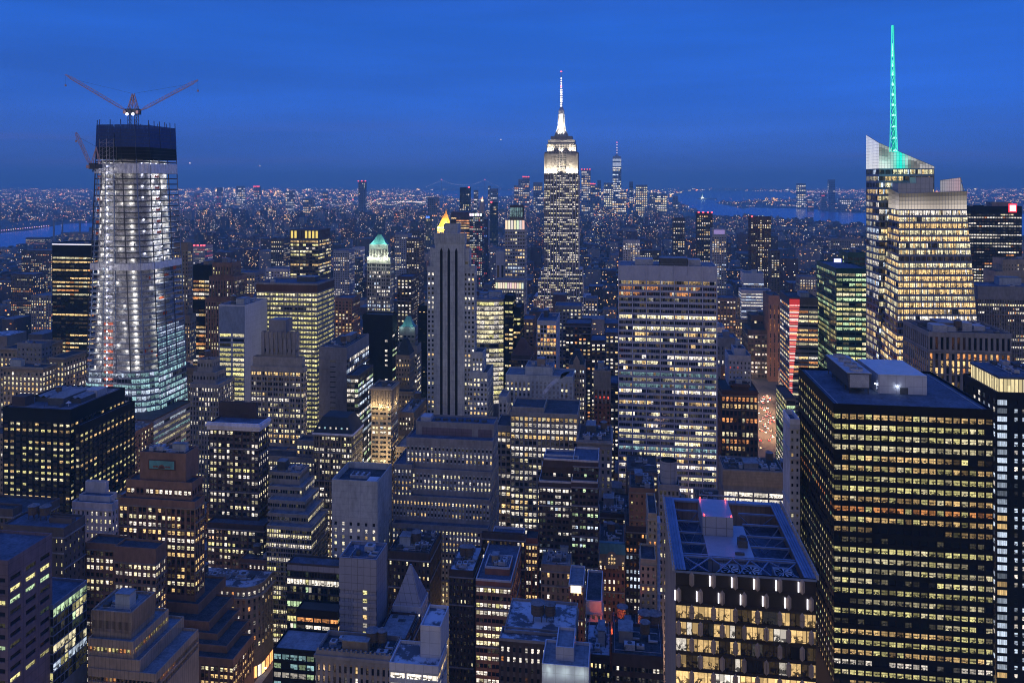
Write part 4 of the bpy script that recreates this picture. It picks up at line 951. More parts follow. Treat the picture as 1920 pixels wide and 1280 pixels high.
def lantern(root, org, geo, rng):
    u0, u1, v0, v1, z1, D, _ = geo[0]
    fl_ = 15.6 * D / F; ua, ub = u_on_v(1870, v0), u_on_v(1888, v0)
    for j in range(34):
        za = z1 - 8 * D / F - (j + 1) * fl_; kk = rng.choice((.9, .8, 1.0, .7, .15, .9, .4)); c = PAL['W' if j in (14, 15, 22, 23, 33) else 'C']
        m = MB(); m.quad((ua, v0 - .06, za + fl_ * .2), (ub, v0 - .06, za + fl_ * .2), (ub, v0 - .06, za + fl_ * .82), (ua, v0 - .06, za + fl_ * .82), 0, (c[0] * kk, c[1] * kk, c[2] * kk, rng.random()), ((.1, .66), (7.6, .66), (7.6, 1), (.1, 1))); m.build('wide_window', 'window_pane', root, org)
    a = 2.5; zt = z1 + 6.5
    mb = MB(); st = dict(DEF); st.update(ww=.9, wh=.96, rec=.1, lit=1, pal='Y', rv=0, dim=0, run=(9,), br=1.0); wins = []
    for bl, br, nr in (((u0 + a, v0 + a), (u1 - a, v0 + a), (0, -1, 0)), ((u0 + a, v1 - a), (u0 + a, v0 + a), (-1, 0, 0))):
        fc = Face((*bl, z1), (*br, z1), (*br, zt), (*bl, zt), nr); facade(mb, wins, fc, int(fc.w / 1.6), 1, st, rng)
    lt = mb.build('lantern_storey', ['dark_steel', 'dark_steel'], root, org)
    mb = MB()
    for q, w, h, c in wins: mb.quad(*q, 0, (1.0, .82, .42, c[3]), ((0, .65), (w, .65), (w, 1), (0, 1)))
    mb.build('lantern_glass', 'window_pane', lt, org)
    mb = MB(); mb.box(u0 + a - .5, u1 - a + .5, v0 + a - .5, v1 - a, zt, zt + 1.0); mb.build('roof_deck', 'roof_blue', lt, org)
    rooftop(root, org, u0 + a + 4, u1 - a, v0 + a + 1, v1 - a - 1, zt + 1, rng, 5, True)
B('lantern_tower', 'black tower at the right edge with a glowing glass top storey and white lit windows', 'office tower',
  [(1868, 2080, 742, 352, -1806, dict(nb=14, blank=(0, 1)))], fp=15.6, bp=15, ww=.42, wh=.5, lit=.88, pal='CCNC', m='black_metal', roof='roof_blue', tp=8, rec=.25, clutter=0, rv=.2, extra=lantern, br=.75, sd=dict(lit=.5, sbay=5, ww=.5, wh=.6))

# ------------------------------------------------------------------ the truss-roofed tower, bottom right of centre
def truss_tower():
    D = 196.0; v0 = D * (ca + (1398 - CX) / F * sa); u0, u1 = u_on_v(1267, v0), u_on_v(1530, v0); z1 = zat(1077, D); v1 = v_on_u(1247, u0)
    org = ((u0 + u1) / 2, (v0 + v1) / 2, 0); root = empty('truss_roof_tower', org)
    tag(root, 'glass tower with pointed bronze fins and an open roof of blue steel trusses', 'office tower'); RECTS.append((u0, u1, v0, v1)); rng = random.Random(3)
    fl = 31 * D / F; wall = MB(); wins = []; zbot = 0; zc = z1 - 11.2
    # storeys: bronze pointed fins staggered on every other floor
    cols = 6.35; cw = (u1 - u0) / cols
    wall.quad((u0, v1, 0), (u0, v0, 0), (u0, v0, z1), (u0, v1, z1)); wall.quad((u1, v0, 0), (u1, v1, 0), (u1, v1, z1), (u1, v0, z1)); wall.quad((u0, v1, 0), (u1, v1, 0), (u1, v1, z1), (u0, v1, z1))
    nfl = 8; zlow = z1 - (nfl) * fl
    wall.quad((u0, v0, 0), (u1, v0, 0), (u1, v0, zlow), (u0, v0, zlow))
    for j in range(nfl):
        zt = z1 - j * fl; zb = zt - fl
        wall.box(u0, u1, v0, v0 + .5, zt - .55 * (j > 0) - .001, zt, 1, '2'); wall.box(u0, u1, v0, v0 + .5, zb, zb + .35, 1, '2')
        if j < 2: wall.quad((u0, v0 + .25, zb + .35), (u1, v0 + .25, zb + .35), (u1, v0 + .25, zt), (u0, v0 + .25, zt), 1)
    wall.build('wall', ['bronze_panel', 'dark_bronze'], root, org)
    for j in range(nfl):
        zt = z1 - j * fl; zb = zt - fl; off = .62 if j % 2 == 0 else .02
        k = 0
        for i in range(8):
            x = u0 + (i + off + .12) * cw
            if x > u1 - .4: continue
            mb = MB(); w = .62; h = fl * .98
            for s, m in ((-1, 0), (1, 0)):
                mb.quad((x + s * w, v0 - .02, zb + h * .18), (x, v0 - .55, zb + h * .12), (x, v0 - .55, zb + h * .86), (x + s * w, v0 - .02, zb + h * .80), 0)
                mb.poly([(x, v0 - .02, zb + h * .02), (x, v0 - .55, zb + h * .12), (x + s * w, v0 - .02, zb + h * .18)]); mb.poly([(x, v0 - .02, zb + h), (x, v0 - .55, zb + h * .86), (x + s * w, v0 - .02, zb + h * .80)])
            fin = mb.build('fin', 'bronze_panel', root, org)
            if j < 2 and not (j == 0 and i == 0):
                mb = MB(); mb.box(x - w - .45, x - w - .18, v0 - .3, v0 - .05, zb + h * .2, zb + h * .82, 0, '', (2.2, 2.1, 2.3, 0)); mb.build('light_bar', 'lamp_and_painted_glow', root, org)
        if j >= 2:      # flat panes set back slightly, room light painted on them as glow
            R = {2: (.7, 1.0), 3: (.75, .95), 4: (.45, .8), 5: (.55, .7), 6: (1.0, 1.5), 7: (1, 1)}[j]
            x = u0
            while x < u1 - .2:
                w = min(rng.choice((1.35, 2.7, 2.7, 4.0)), u1 - x)
                on = rng.random() < R[0]; c = PAL[rng.choice('WWNW')]; kk = R[1] * rng.uniform(.5, 1.1) if on else rng.uniform(0, .06)
                mb = MB(); mb.quad((x + .05, v0 + .3, zb + .35), (x + w - .05, v0 + .3, zb + .35), (x + w - .05, v0 + .3, zt - .55), (x + .05, v0 + .3, zt - .55), 0, (c[0] * kk, c[1] * kk, c[2] * kk, rng.random()), ((0, 0), (w, 0), (w, 1), (0, 1)))
                mb.build('window', 'window_pane', root, org); x += w
    # roof: deck low down, ring beams, plant boxes, trusses, fans
    zd = z1 - 7.5; mb = MB(); mb.quad((u0 + .3, v0 + .6, zd), (u1 - .3, v0 + .6, zd), (u1 - .3, v1 - .3, zd), (u0 + .3, v1 - .3, zd)); mb.build('roof', 'roof_blue', root, org)
    mb = MB(); rw = 2.6
    for q in ((u0 - .2, u1 + .2, v0, v0 + .5), (u0 - .2, u0 + rw, v0 + .5, v1), (u1 - rw, u1 + .2, v0 + .5, v1), (u0 + rw, u1 - rw, v1 - 2, v1)): mb.box(*q, z1 - .6, z1)
    for k in range(3):
        mb.box(u0 + .5 + k * .7, u0 + .62 + k * .7, v0 + .6, v1 - .1, z1, z1 + .35); mb.box(u1 - .62 - k * .7, u1 - .5 - k * .7, v0 + .6, v1 - .1, z1, z1 + .35)
    mb.build('ring_beam', 'blue_panel', root, org)
    mb = MB()
    for s, x in ((-1, u0 - .2), (1, u1 + .2)):
        for i in range(26):
            y = lerp(v0, v1, (i + .5) / 26); mb.box(x + s * .02 if s > 0 else x - .7, x + .7 if s > 0 else x - .02, y - .12, y + .12, z1 - .5, z1 + .9)
        mb.tube((x + s * .5, v0, z1 + .9), (x + s * .5, v1, z1 + .9), .09); mb.tube((x + s * .5, v0, z1 + .4), (x + s * .5, v1, z1 + .4), .09)
    mb.build('rail', 'steel', root, org)
    A = MB(); a = pbox(A, 1328, 1415, 1000, 1028, 207, 19.5, 0, 'b', z0=zd, z1=z1 - .8 + .0); A.build('plant_room', 'silver_panel', root, org)
    A = MB(); b = (lerp(a[0], a[1], -.02), lerp(a[0], a[1], .68), lerp(a[2], a[3], .62), a[3] + 5); A.box(*b, z1 - .75, z1 + 4.6, 0, 'b'); pb = A.build('lift_room', 'silver_panel', root, org)
    for x, y, z in ((b[0] + .5, b[2] + .3, z1 + 4.8), (b[1] - .5, b[2] + .3, z1 + 4.8), (b[0] + .5, b[3] - .3, z1 + 4.8), (b[1] - .5, b[3] - .3, z1 + 4.8)):
        m = MB(); m.cyl((x, y), .2, .15, z - .2, z + .25, 8, 0, True, (5, .25, .2, 0)); m.build('beacon', 'lamp_and_painted_glow', root, org)
        point('beacon_light', (x, y, z + .4), 45, (1, .15, .12), root, org, .1)
    A = MB(); A.box(a[1] - 3.4, a[1] - .9, a[2] + 5.5, a[2] + 8, z1 - .7, z1 + 1.2); A.cyl((a[1] - 2.1, a[2] + 6.7), .9, .9, z1 + 1.2, z1 + 1.9, 12, 1); A.build('air_unit', ['unit_dark', 'dark_steel'], root, org)
    A = MB(); A.box(a[1] - 4.8, a[1] - 2.4, a[2] + 1.2, a[2] + 1.9, z1 - .75, z1 - .2); A.build('hatch', 'unit_dark', root, org)
    # trusses
    for i, t in enumerate((.12, .24, .38, .52, .68, .84)):
        y = lerp(v0, v1, t)
        for xa, xb in ((u0 + rw, a[0]), (a[1], u1 - rw)):
            if y < a[2] - .5: continue
            m = MB(); m.box(xa, xb, y - .22, y + .22, z1 - 1.2, z1 - .7); m.tube((xa, y, z1 - 1.2), ((xa + xb) / 2, y + (2.5 if i % 2 else -2.5), zd + .5), .16); m.tube((xb, y, z1 - 1.2), ((xa + xb) / 2, y + (2.5 if i % 2 else -2.5), zd + .5), .16); m.build('truss', 'blue_panel', root, org)
    y = a[2] - 1.0; m = MB(); m.box(u0 + rw, u1 - rw, y - .25, y + .25, z1 - 1.1, z1 - .6); m.build('truss', 'blue_panel', root, org)
    xs = [u0 + rw, lerp(u0, u1, .28), lerp(u0, u1, .45), lerp(u0, u1, .58), lerp(u0, u1, .72), u1 - rw]
    for i in range(5):
        for p, q in (((xs[i], v0 + .6), (xs[i + 1], y)), ((xs[i + 1], v0 + .6), (xs[i], y))):
            m = MB(); m.tube((p[0], p[1], z1 - .9), (q[0], q[1], z1 - .9), .2); m.build('truss', 'blue_panel', root, org)
    for x in (lerp(u0, u1, .41), lerp(u0, u1, .565), lerp(u0, u1, .80)):
        m = MB(); yy = v0 + 3.9; m.box(x - 2.4, x + 2.4, v0 + .8, v0 + 7.2, zd, z1 - .9); fan = m.build('cooling_fan', 'roof_light', root, org)
        m = MB(); m.cyl((x, yy), 2.15, 2.15, z1 - .88, z1 - .80, 24, 0); m.build('fan_well', 'black_metal', fan, org)
        m = MB()
        for k in range(9):
            t = 2 * math.pi * k / 9; t2 = t + .28
            m.quad((x + .3 * math.cos(t), yy + .3 * math.sin(t), z1 - .7), (x + 2.0 * math.cos(t), yy + 2.0 * math.sin(t), z1 - .74), (x + 2.0 * math.cos(t2), yy + 2.0 * math.sin(t2), z1 - .62), (x + .3 * math.cos(t2), yy + .3 * math.sin(t2), z1 - .66))
        m.build('fan_blades', 'unit_grey', fan, org)
    # cradle rail at the back
    m = MB(); x0, x1 = lerp(u0, u1, .3), lerp(u0, u1, .62); m.tube((x0, v1 - 2, z1 + 2), (x1, v1 - 2, z1 + 2), .2)
    for x in (x0, x0 + 2.5, x1 - 2, x1): m.tube((x, v1 - 2, z1), (x, v1 - 2, z1 + 2), .14)
    m.tube((x0, v1 - 2, z1 + 2), (x0, v1 - 2, z1 + 5.5), .1); m.build('cradle_rail', 'steel', root, org)
truss_tower()

# ------------------------------------------------------------------ bottom, centre
def corner_building():
    D = 404; v0 = D * (ca + (440 - CX) / F * sa); u0, u1 = u_on_v(330, v0), u_on_v(482, v0); z1 = zat(1102, D); v1 = v_on_u(512, u1); r = 9
    org = ((u0 + u1) / 2, (v0 + v1) / 2, 0); root = empty('round_corner_building', org)
    tag(root, 'tan stone building with a rounded corner above the bright shopping street', 'building'); RECTS.append((u0, u1, v0, v1)); rng = random.Random(8)
    P = [(u0, v0)] + [(u1 - r + r * math.sin(t), v0 + r - r * math.cos(t)) for t in [math.pi / 2 * i / 5 for i in range(6)]] + [(u1, v1)]
    wall = MB(); wins = []; st = dict(DEF); st.update(ww=.42, wh=.52, rec=.4, lit=.42, pal='NWPO', br=.8)
    fl = 14.2 * D / F; nf = int((z1 - 5 - 9) / fl); zt = z1 - 1.2; zl = zt - nf * fl
    for i in range(len(P) - 1):
        a, b = P[i], P[i + 1]; L_ = math.dist(a, b); nr = ((b[1] - a[1]) / L_, -(b[0] - a[0]) / L_, 0)
        fc = Face((*a, zl), (*b, zl), (*b, zt), (*a, zt), nr); facade(wall, wins, fc, max(1, round(L_ / 3.0)), nf, st, rng, {0: (.95, 'N', 1.0)})
        wall.quad((*a, 0), (*b, 0), (*b, zl), (*a, zl)); wall.quad((*a, zt), (*b, zt), (*b, z1), (*a, z1))
    wall.quad((u0, v1, 0), (u1, v1, 0), (u1, v1, z1), (u0, v1, z1)); wall.quad((u0, v0, 0), (u0, v1, 0), (u0, v1, z1), (u0, v0, z1))
    wall.build('wall', ['beige_stone', 'tan_brick'], root, org)
    for zc, ov, hh in ((z1 - fl - 1.6, 1.3, .9), (z1 + .1, .5, .7)):
        c = MB()
        for i in range(len(P) - 1):
            a, b = P[i], P[i + 1]
            def o(p): 
                n = Vector((p[0] - (u1 - r), p[1] - (v0 + r))) if p[0] > u1 - r - .01 and p[1] < v0 + r + .01 else (Vector((0, -1)) if p[1] <= v0 + .01 else Vector((1, 0)))
                n = n.normalized() * ov; return (p[0] + n.x, p[1] + n.y)
            A, Bq = o(a), o(b)
            c.quad((*A, zc), (*Bq, zc), (*Bq, zc + hh), (*A, zc + hh)); c.quad((*A, zc + hh), (*Bq, zc + hh), (*b, zc + hh), (*a, zc + hh)); c.quad((*A, zc), (*Bq, zc), (*b, zc), (*a, zc))
        c.build('cornice', 'beige_stone', root, org)
    m = MB(); m.poly([(*p, z1 + .05) for p in P] + [(u0, v1, z1 + .05)]); m.build('roof', 'roof_snow', root, org)
    put_windows(root, org, wins); rooftop(root, org, u0 + 6, u1 - 4, v0 + 5, v1 - 4, z1 + .1, rng, 3)
    # shop fronts
    for i in range(len(P) - 1):
        a, b = Vector(P[i]), Vector(P[i + 1]); L_ = (b - a).length; n = max(1, round(L_ / 6)); nr = Vector(((b - a).y, -(b - a).x)).normalized() * .15
        for k in range(n):
            p, q = a.lerp(b, (k + .1) / n) + nr, a.lerp(b, (k + .9) / n) + nr; cc = PAL[rng.choice('NWNO')]; s = rng.uniform(1.2, 2.6)
            m = MB(); m.quad((p.x, p.y, .6), (q.x, q.y, .6), (q.x, q.y, 6.5), (p.x, p.y, 6.5), 0, (cc[0] * s, cc[1] * s, cc[2] * s, rng.random()), ((0, .5), (3, .5), (3, 1), (0, 1))); m.build('shop_window', 'window_pane', root, org)
corner_building()
def shops(root, org, u, v0, v1, rng):
    n = int((v1 - v0) / 6)
    for k in range(n):
        a, b = lerp(v0, v1, (k + .08) / n), lerp(v0, v1, (k + .92) / n); cc = rng.choice((PAL['N'], PAL['W'], (.9, .95, 1), (1, .8, .3), (.4, .7, 1))); s = rng.uniform(1.2, 3)
        m = MB(); m.quad((u + .15, a, .6), (u + .15, b, .6), (u + .15, b, 9), (u + .15, a, 9), 0, (cc[0] * s, cc[1] * s, cc[2] * s, rng.random()), ((0, .5), (4, .5), (4, 1), (0, 1))); m.build('shop_window', 'window_pane', root, org)
B('avenue_brick_building', 'long brown brick building continuing along the shopping street behind the round-cornered one', 'building',
  [(450, 512, 1052, 430, -549)], fp=12.3, bp=8, ww=.45, wh=.5, lit=.55, pal='NPW', m='brown_brick', roof='roof_blue', tp=5, sd=dict(lit=.7), extra=lambda root, org, geo, rng: shops(root, org, geo[0][1], geo[0][2], geo[0][3], rng))
B('glass_showroom_building', 'glass building full of yellow lit floors and sparkling displays, left of the pale tiled tower', 'building',
  [(538, 636, 1061, 402, 9)], fp=14, bp=6, ww=.95, wh=.72, lit=.85, pal='YGNP', m='dark_steel', mt='silver_panel', roof='roof_blue', tp=10, rec=.25, rv=.3, br=.8, run=(1, 1, 2), proud='s')
B('sloped_glass_building', 'low dark-roofed building with two rows of warm lit loft windows', 'building',
  [(556, 634, 1147, 388, 9)], fp=14, bp=15, ww=.9, wh=.55, lit=.9, pal='WYON', m='black_metal', roof='slate', tp=9, clutter=0, rv=.2)
B('flat_roof_shop_building', 'modern building with a broad plain blue roof and a black front, beside the shopping street', 'building',
  [(512, 605, 1222, 322, 15)], fp=17, bp=17, ww=.9, wh=.6, lit=.55, pal='TTNG', m='black_metal', roof='roof_light', tp=3, clutter=0, br=.4, sd=dict(lit=.2))
B('pale_tiled_tower', 'pale panel-clad tower with a single column of large lit windows', 'tower',
  [(636, 706, 1052, 342, -726, dict(nb=8, blank=(0, 1, 2, 3, 4, 6, 7), tp=50, ph=1.4))], fp=15.3, bp=9, ww=.97, wh=.52, lit=.85, pal='WNY', m='silver_panel', roof='roof_blue', rec=.25, rv=0, dim=0, sd=dict(lit=0, ww=.02, wh=.02, blank=()), clutter=.8, side=False, br=.9)
B('tank_brick_building', 'dark brick building topped by a water tank, right of the pale concrete block', 'building',
  [(728, 806, 1038, 402, -828, dict(lit=.2))], fp=13, bp=8, ww=.45, wh=.5, lit=.3, pal='NPW', m='dark_brick', roof='roof_dark', tp=12, clutter=3, sd=dict(lit=.5, ww=.35), extra=tanks((0, .55, .4, 2.6, 4.4)))
def pyr(root, org, geo, rng):
    u0, u1, v0, v1, z1, D, _ = geo[0]; m = MB(); hip(m, u0, u1, v0, v1, z1 + .05, z1 + 17, .06); m.build('pyramid_roof', 'silver_panel', root, org)
B('pyramid_building', 'small building under a steep pale pyramid roof, bottom centre', 'building',
  [(736, 790, 1140, 352, 13)], fp=13, bp=9, lit=.1, ww=.4, wh=.5, m='white_panel', roof='roof_light', clutter=0, extra=pyr)
B('blue_roof_building', 'low building with long pale blue rooftop ducts right of the pale tiled tower', 'building',
  [(712, 774, 1188, 338, -806, dict(g=1)), (706, 760, 1200, 330, 20, dict(noclut=1))], fp=13, bp=10, lit=.2, m='dark_brick', roof='roof_light', tp=10, clutter=4)
B('gothic_parapet_building', 'stone building with a crenellated parapet and arched windows, bottom edge left of centre', 'building',
  [(592, 735, 1232, 292, 13, dict(nb=14))], fp=21, bp=10, ww=.45, wh=.6, lit=.08, pal='NW', m='grey_stone', m2='tan_brick', roof='roof_dark', tp=14, clutter=1, cor=.6, mc='grey_stone', ph=1.8, extra=lambda root, org, geo, rng: (tanks((0, .66, .6, 2.4, 3.8))(root, org, geo, rng),
  (lambda mb, g: ([mb.box(lerp(g[0], g[1], (i + .5) / 16) - .35, lerp(g[0], g[1], (i + .5) / 16) + .35, g[2] - .1, g[2] + .45, g[4] + 1.8, g[4] + 2.7) for i in range(16)], mb.build('battlement', 'grey_stone', root, org)))(MB(), geo[0])))
B('bright_sign_building', 'white building with a bright picture window strip and a snowy roof, bottom centre left', 'building',
  [(788, 826, 1178, 262, 13, dict(lit=0, fp=999, m=0)), (730, 822, 1250, 257, -838, dict(nb=3, tp=9))], fp=19, bp=28, ww=.92, wh=.55, lit=.9, pal='NNW', m='white_panel', m2='concrete', roof='roof_snow', br=1.3, rv=0, dim=0, clutter=1)
B('black_brick_building', 'unlit black brick building left of the brick block with a white penthouse', 'building',
  [(842, 888, 1072, 372, 26)], fp=13, bp=7, ww=.4, wh=.5, lit=.03, m='dark_brick', roof='roof_snow', tp=10, clutter=2, extra=tanks((0, .6, .5, 2.4, 4)))
B('brick_loft_building', 'brown brick block with a grid of cream lit windows and a white penthouse', 'building',
  [(909, 955, 1066, 362, 12, dict(fp=11, nb=5, lit=.9, m=0, tp=1.5, wh=.6)), (892, 958, 1090, 356, -985, dict(nb=9, tp=10))], fp=14.2, bp=7.2, ww=.78, wh=.55, lit=.8, pal='PYNP', m='red_brick', m2='brown_brick', roof='roof_blue', rv=.35, grp=4, thin=.4, mp='white_panel', clutter=2.5, br=.95, sd=dict(lit=.15))
B('rooftop_plant_building', 'brick building whose broad blue roof is crowded with white units behind the lit brick block', 'building',
  [(903, 984, 1004, 392, -985)], fp=13.2, bp=8, ww=.5, wh=.5, lit=.3, m='dark_brick', roof='roof_blue', tp=8, clutter=5)
B('narrow_brick_building', 'narrow brown brick building with paired bright windows, right of the lit brick block', 'building',
  [(985, 1008, 1012, 400, -1012)], fp=13.2, bp=6, ww=.5, wh=.5, lit=.65, pal='NPW', m='red_brick', m2='dark_brick', roof='roof_dark', tp=8, grp=2, thin=.3)
B('arcade_building', 'low tan building with a pale rooftop, below the dark brown brick block', 'building',
  [(1014, 1070, 1062, 385, 30)], fp=13.5, bp=9, ww=.45, wh=.6, lit=.35, pal='NW', m='tan_brick', roof='roof_light', tp=10, clutter=3)
B('snow_roof_building', 'dark building with a snowy roof terrace, skylights and two water tanks, bottom centre', 'building',
  [(985, 1020, 1165, 302, 7, dict(lit=0, fp=999)), (945, 1078, 1190, 288, -1084, dict(nb=14, tp=8, g=1)), (936, 1072, 1206, 283, 8, dict(nb=12, noclut=1))], fp=18.5, bp=9, ww=.42, wh=.5, lit=.28, pal='NNO', m='dark_brick', m2='dark_stone', roof='roof_snow', mp='grey_stone', clutter=1, extra=tanks((1, .44, .45, 2.6, 4.2), (1, .62, .45, 2.1, 4)))
def arch_top(root, org, geo, rng):
    u0, u1, v0, v1, z1, D, _ = geo[0]
    m = MB(); m.hexa([(u0 - .3, v0 - .6, z1 - 4.5), (u1 + .3, v0 - .6, z1 - 4.5), (u1, v0 + 3, z1 - 4.5), (u0, v0 + 3, z1 - 4.5), (u0, v0 - .05, z1 + 1), (u1, v0 - .05, z1 + 1), (u1, v0 + 3, z1 + 1), (u0, v0 + 3, z1 + 1)]); m.build('teal_mansard', 'teal_roof', root, org)
    c = (u0 + u1) / 2; m = MB(); m.poly([(c + 3.4 * math.cos(t), v0 - .75, z1 - 8 + 5.2 * math.sin(t)) for t in [math.pi * i / 12 for i in range(13)]]); m.box(c - 3.4, c + 3.4, v0 - .75, v0 - .05, z1 - 12, z1 - 8); m.build('gable', 'limestone', root, org)
    for i, (dx, dz) in enumerate(((-1.4, -9), (0, -9), (1.4, -9), (-1.4, -7), (0, -7), (1.4, -7), (0, -5.2), (-6, -9), (6, -9))):
        m = MB(); m.quad((c + dx - .5, v0 - .8, z1 + dz - .8), (c + dx + .5, v0 - .8, z1 + dz - .8), (c + dx + .5, v0 - .8, z1 + dz + .7), (c + dx - .5, v0 - .8, z1 + dz + .7), 0, (1, .68, .3, .5)); m.build('arched_window', 'window_pane', root, org)
B('teal_roof_building', 'ornate building with a teal mansard above a big lit arched window', 'building',
  [(1122, 1172, 1022, 412, 26)], fp=13, bp=9, ww=.4, wh=.55, lit=.25, pal='NW', m='red_brick', mt='limestone', roof='roof_dark', tp=36, extra=arch_top, clutter=1)
B('arched_pediment_building', 'dark building with rows of bright windows, right of the ornate teal-roofed one', 'building',
  [(1173, 1216, 990, 425, 26)], fp=13.5, bp=7.5, ww=.55, wh=.5, lit=.6, pal='NOPC', m='dark_brick', roof='roof_dark', tp=8, clutter=2)
def louvre(root, org, geo, rng):
    u0, u1, v0, v1, z1, D, _ = geo[0]
    for i in range(30):
        z = z1 - 4 - i * 2.6; m = MB(); m.box(u1 + .02, u1 + 1.6, v0 + 2, v0 + 9, z, z + .25); m.build('balcony', 'white_panel', root, org)
B('tan_narrow_tower', 'narrow tan tower with white balcony edges down its side, left of the truss-roofed tower', 'tower',
  [(1215, 1232, 966, 335, 22, dict(nb=2, g=1)), (1201, 1230, 1052, 322, 14, dict(nb=3))], fp=12.6, bp=8, ww=.4, wh=.5, lit=.35, pal='NWO', m='beige_stone', roof='roof_dark', tp=8, extra=louvre)
B('white_box_building', 'small white modern building with a blank lit wall and roof units, bottom right of centre', 'building',
  [(1098, 1128, 1130, 325, 26)], fp=14, bp=10, ww=.5, wh=.5, lit=.05, m='white_stone', roof='roof_dark', mp='white_panel', tp=20, clutter=3)
B('sign_top_building', 'small building with a bright white sign strip on its roof edge', 'building',
  [(1066, 1094, 1100, 350, 18)], fp=14, bp=7, ww=.4, wh=.5, lit=.2, m='red_brick', roof='roof_light', mp='white_panel', extra=lambda root, org, geo, rng: (lambda mb, g: (mb.box(g[0] + 1, g[1] - 1, g[2] - .4, g[2] - .02, g[4] - 2.5, g[4] + .5, 0, '', (2.0, 1.7, 1.2, 0)), mb.build('lit_sign', 'lamp_and_painted_glow', root, org)))(MB(), geo[0]))
B('floodlit_white_building', 'floodlit pale concrete building with a round fan housing on top, bottom edge right of centre', 'building',
  [(1042, 1076, 1218, 262, 12, dict(fp=999)), (1016, 1104, 1252, 258, 14, dict(fp=999, nofoot=0))], fp=18, bp=10, lit=0, m='white_panel', roof='roof_light', clutter=1,
  extra=lambda root, org, geo, rng: [point('floodlight', (lerp(geo[1][0], geo[1][1], t), geo[1][2] - 2.2, geo[1][4] - 1.5), 220, (.85, 1, .9), root, org) for t in (.15, .5, .85)])
B('dark_loft_building', 'dark low building with cream window strips at the bottom edge, left of the truss-roofed tower', 'building',
  [(1148, 1244, 1232, 280, 20, dict(nb=14))], fp=19, bp=7, ww=.7, wh=.45, lit=.6, pal='PPN', m='dark_brick', roof='roof_dark', tp=14, rv=.4, clutter=.6)
B('orange_lit_terrace_building', 'small building with a bright red and orange lit roof terrace, bottom right of centre', 'building',
  [(1146, 1196, 1196, 312, 16)], fp=16, bp=8, lit=.1, m='dark_brick', roof='roof_dark', tp=10, clutter=1,
  extra=lambda root, org, geo, rng: [point('terrace_light', (lerp(geo[0][0], geo[0][1], t), geo[0][2] + 3, geo[0][4] + 1.8), p, c, root, org, .1) for t, p, c in ((.15, 5000, (1, .15, .04)), (.4, 2000, (1, .3, .08)), (.65, 1000, (1, .6, .35)))])
B('snowy_corner_building', 'low dark building with a snow-dusted roof right of the floodlit white building', 'building', [(1098, 1144, 1232, 296, 22)], fp=16, bp=8, lit=.1, m='dark_brick', roof='roof_snow', tp=8, clutter=2)
B('tank_cluster_building', 'low building carrying a pair of round wooden water tanks beside the tan narrow tower', 'building',
  [(1196, 1244, 1200, 306, 14)], fp=15, bp=8, lit=.1, m='red_brick', roof='roof_dark', extra=tanks((0, .3, .5, 2.7, 4.6), (0, .68, .5, 2.7, 4.6)), clutter=0)
def cyl_top(root, org, geo, rng):
    u0, u1, v0, v1, z1, D, _ = geo[0]; m = MB(); c = ((u0 + u1) / 2, (v0 + v1) / 2)
    m.cyl(c, 4.4, 4.4, z1, z1 + 12, 28, 0, False); m.cyl(c, 3.9, 3.9, z1 + 11, z1 + 11.05, 28, 1); m.cyl(c, 4.0, 4.0, z1 + 8, z1 + 12, 28, 1, False); m.build('round_cooling_stack', ['silver_panel', 'black_metal'], root, org)
B('round_stack_building', 'building with a big round metal cooling stack on its roof', 'building',
  [(1236, 1274, 912, 405, 12)], fp=13, bp=8, lit=.05, m='grey_stone', roof='roof_dark', extra=cyl_top, clutter=0)
B('brown_arched_building', 'brown blank building with an arched roof window left of the round metal cooling stack', 'building',
  [(1180, 1228, 918, 425, 22)], fp=13, bp=10, ww=.3, wh=.4, lit=.05, m='brown_brick', roof='roof_dark', clutter=2)
B('dark_rooftop_building', 'dark flat building left of the brown blank building with an arched roof window', 'building',
  [(1120, 1182, 965, 450, 30)], fp=13, bp=8, ww=.4, wh=.45, lit=.08, m='dark_brick', roof='roof_dark', clutter=4)

# ------------------------------------------------------------------ the great central tower
def lit_face(mb, wins, u0, u1, v0, v1, z0, z1, nb, nf, st, rng, side=True):
    fc = Face((u0, v0, z0), (u1, v0, z0), (u1, v0, z1), (u0, v0, z1), (0, -1, 0)); facade(mb, wins, fc, nb, nf, st, rng)
    fc = Face((u1, v0, z0), (u1, v1, z0), (u1, v1, z1), (u1, v0, z1), (1, 0, 0)); facade(mb, wins, fc, max(2, round(nb * (v1 - v0) / (u1 - u0))), nf, st, rng)
    mb.quad((u0, v0, z0), (u0, v1, z0), (u0, v1, z1), (u0, v0, z1)); mb.quad((u0, v1, z0), (u1, v1, z0), (u1, v1, z1), (u0, v1, z1)); mb.quad((u0, v0 + .5, z1), (u1, v0 + .5, z1), (u1, v1, z1), (u0, v1, z1))
    i_ = st['rec'] + .1; mb.box(u0 + i_, u1 - i_, v0 + i_, v1 - i_, z0, z1 - .1, 0, 'b')
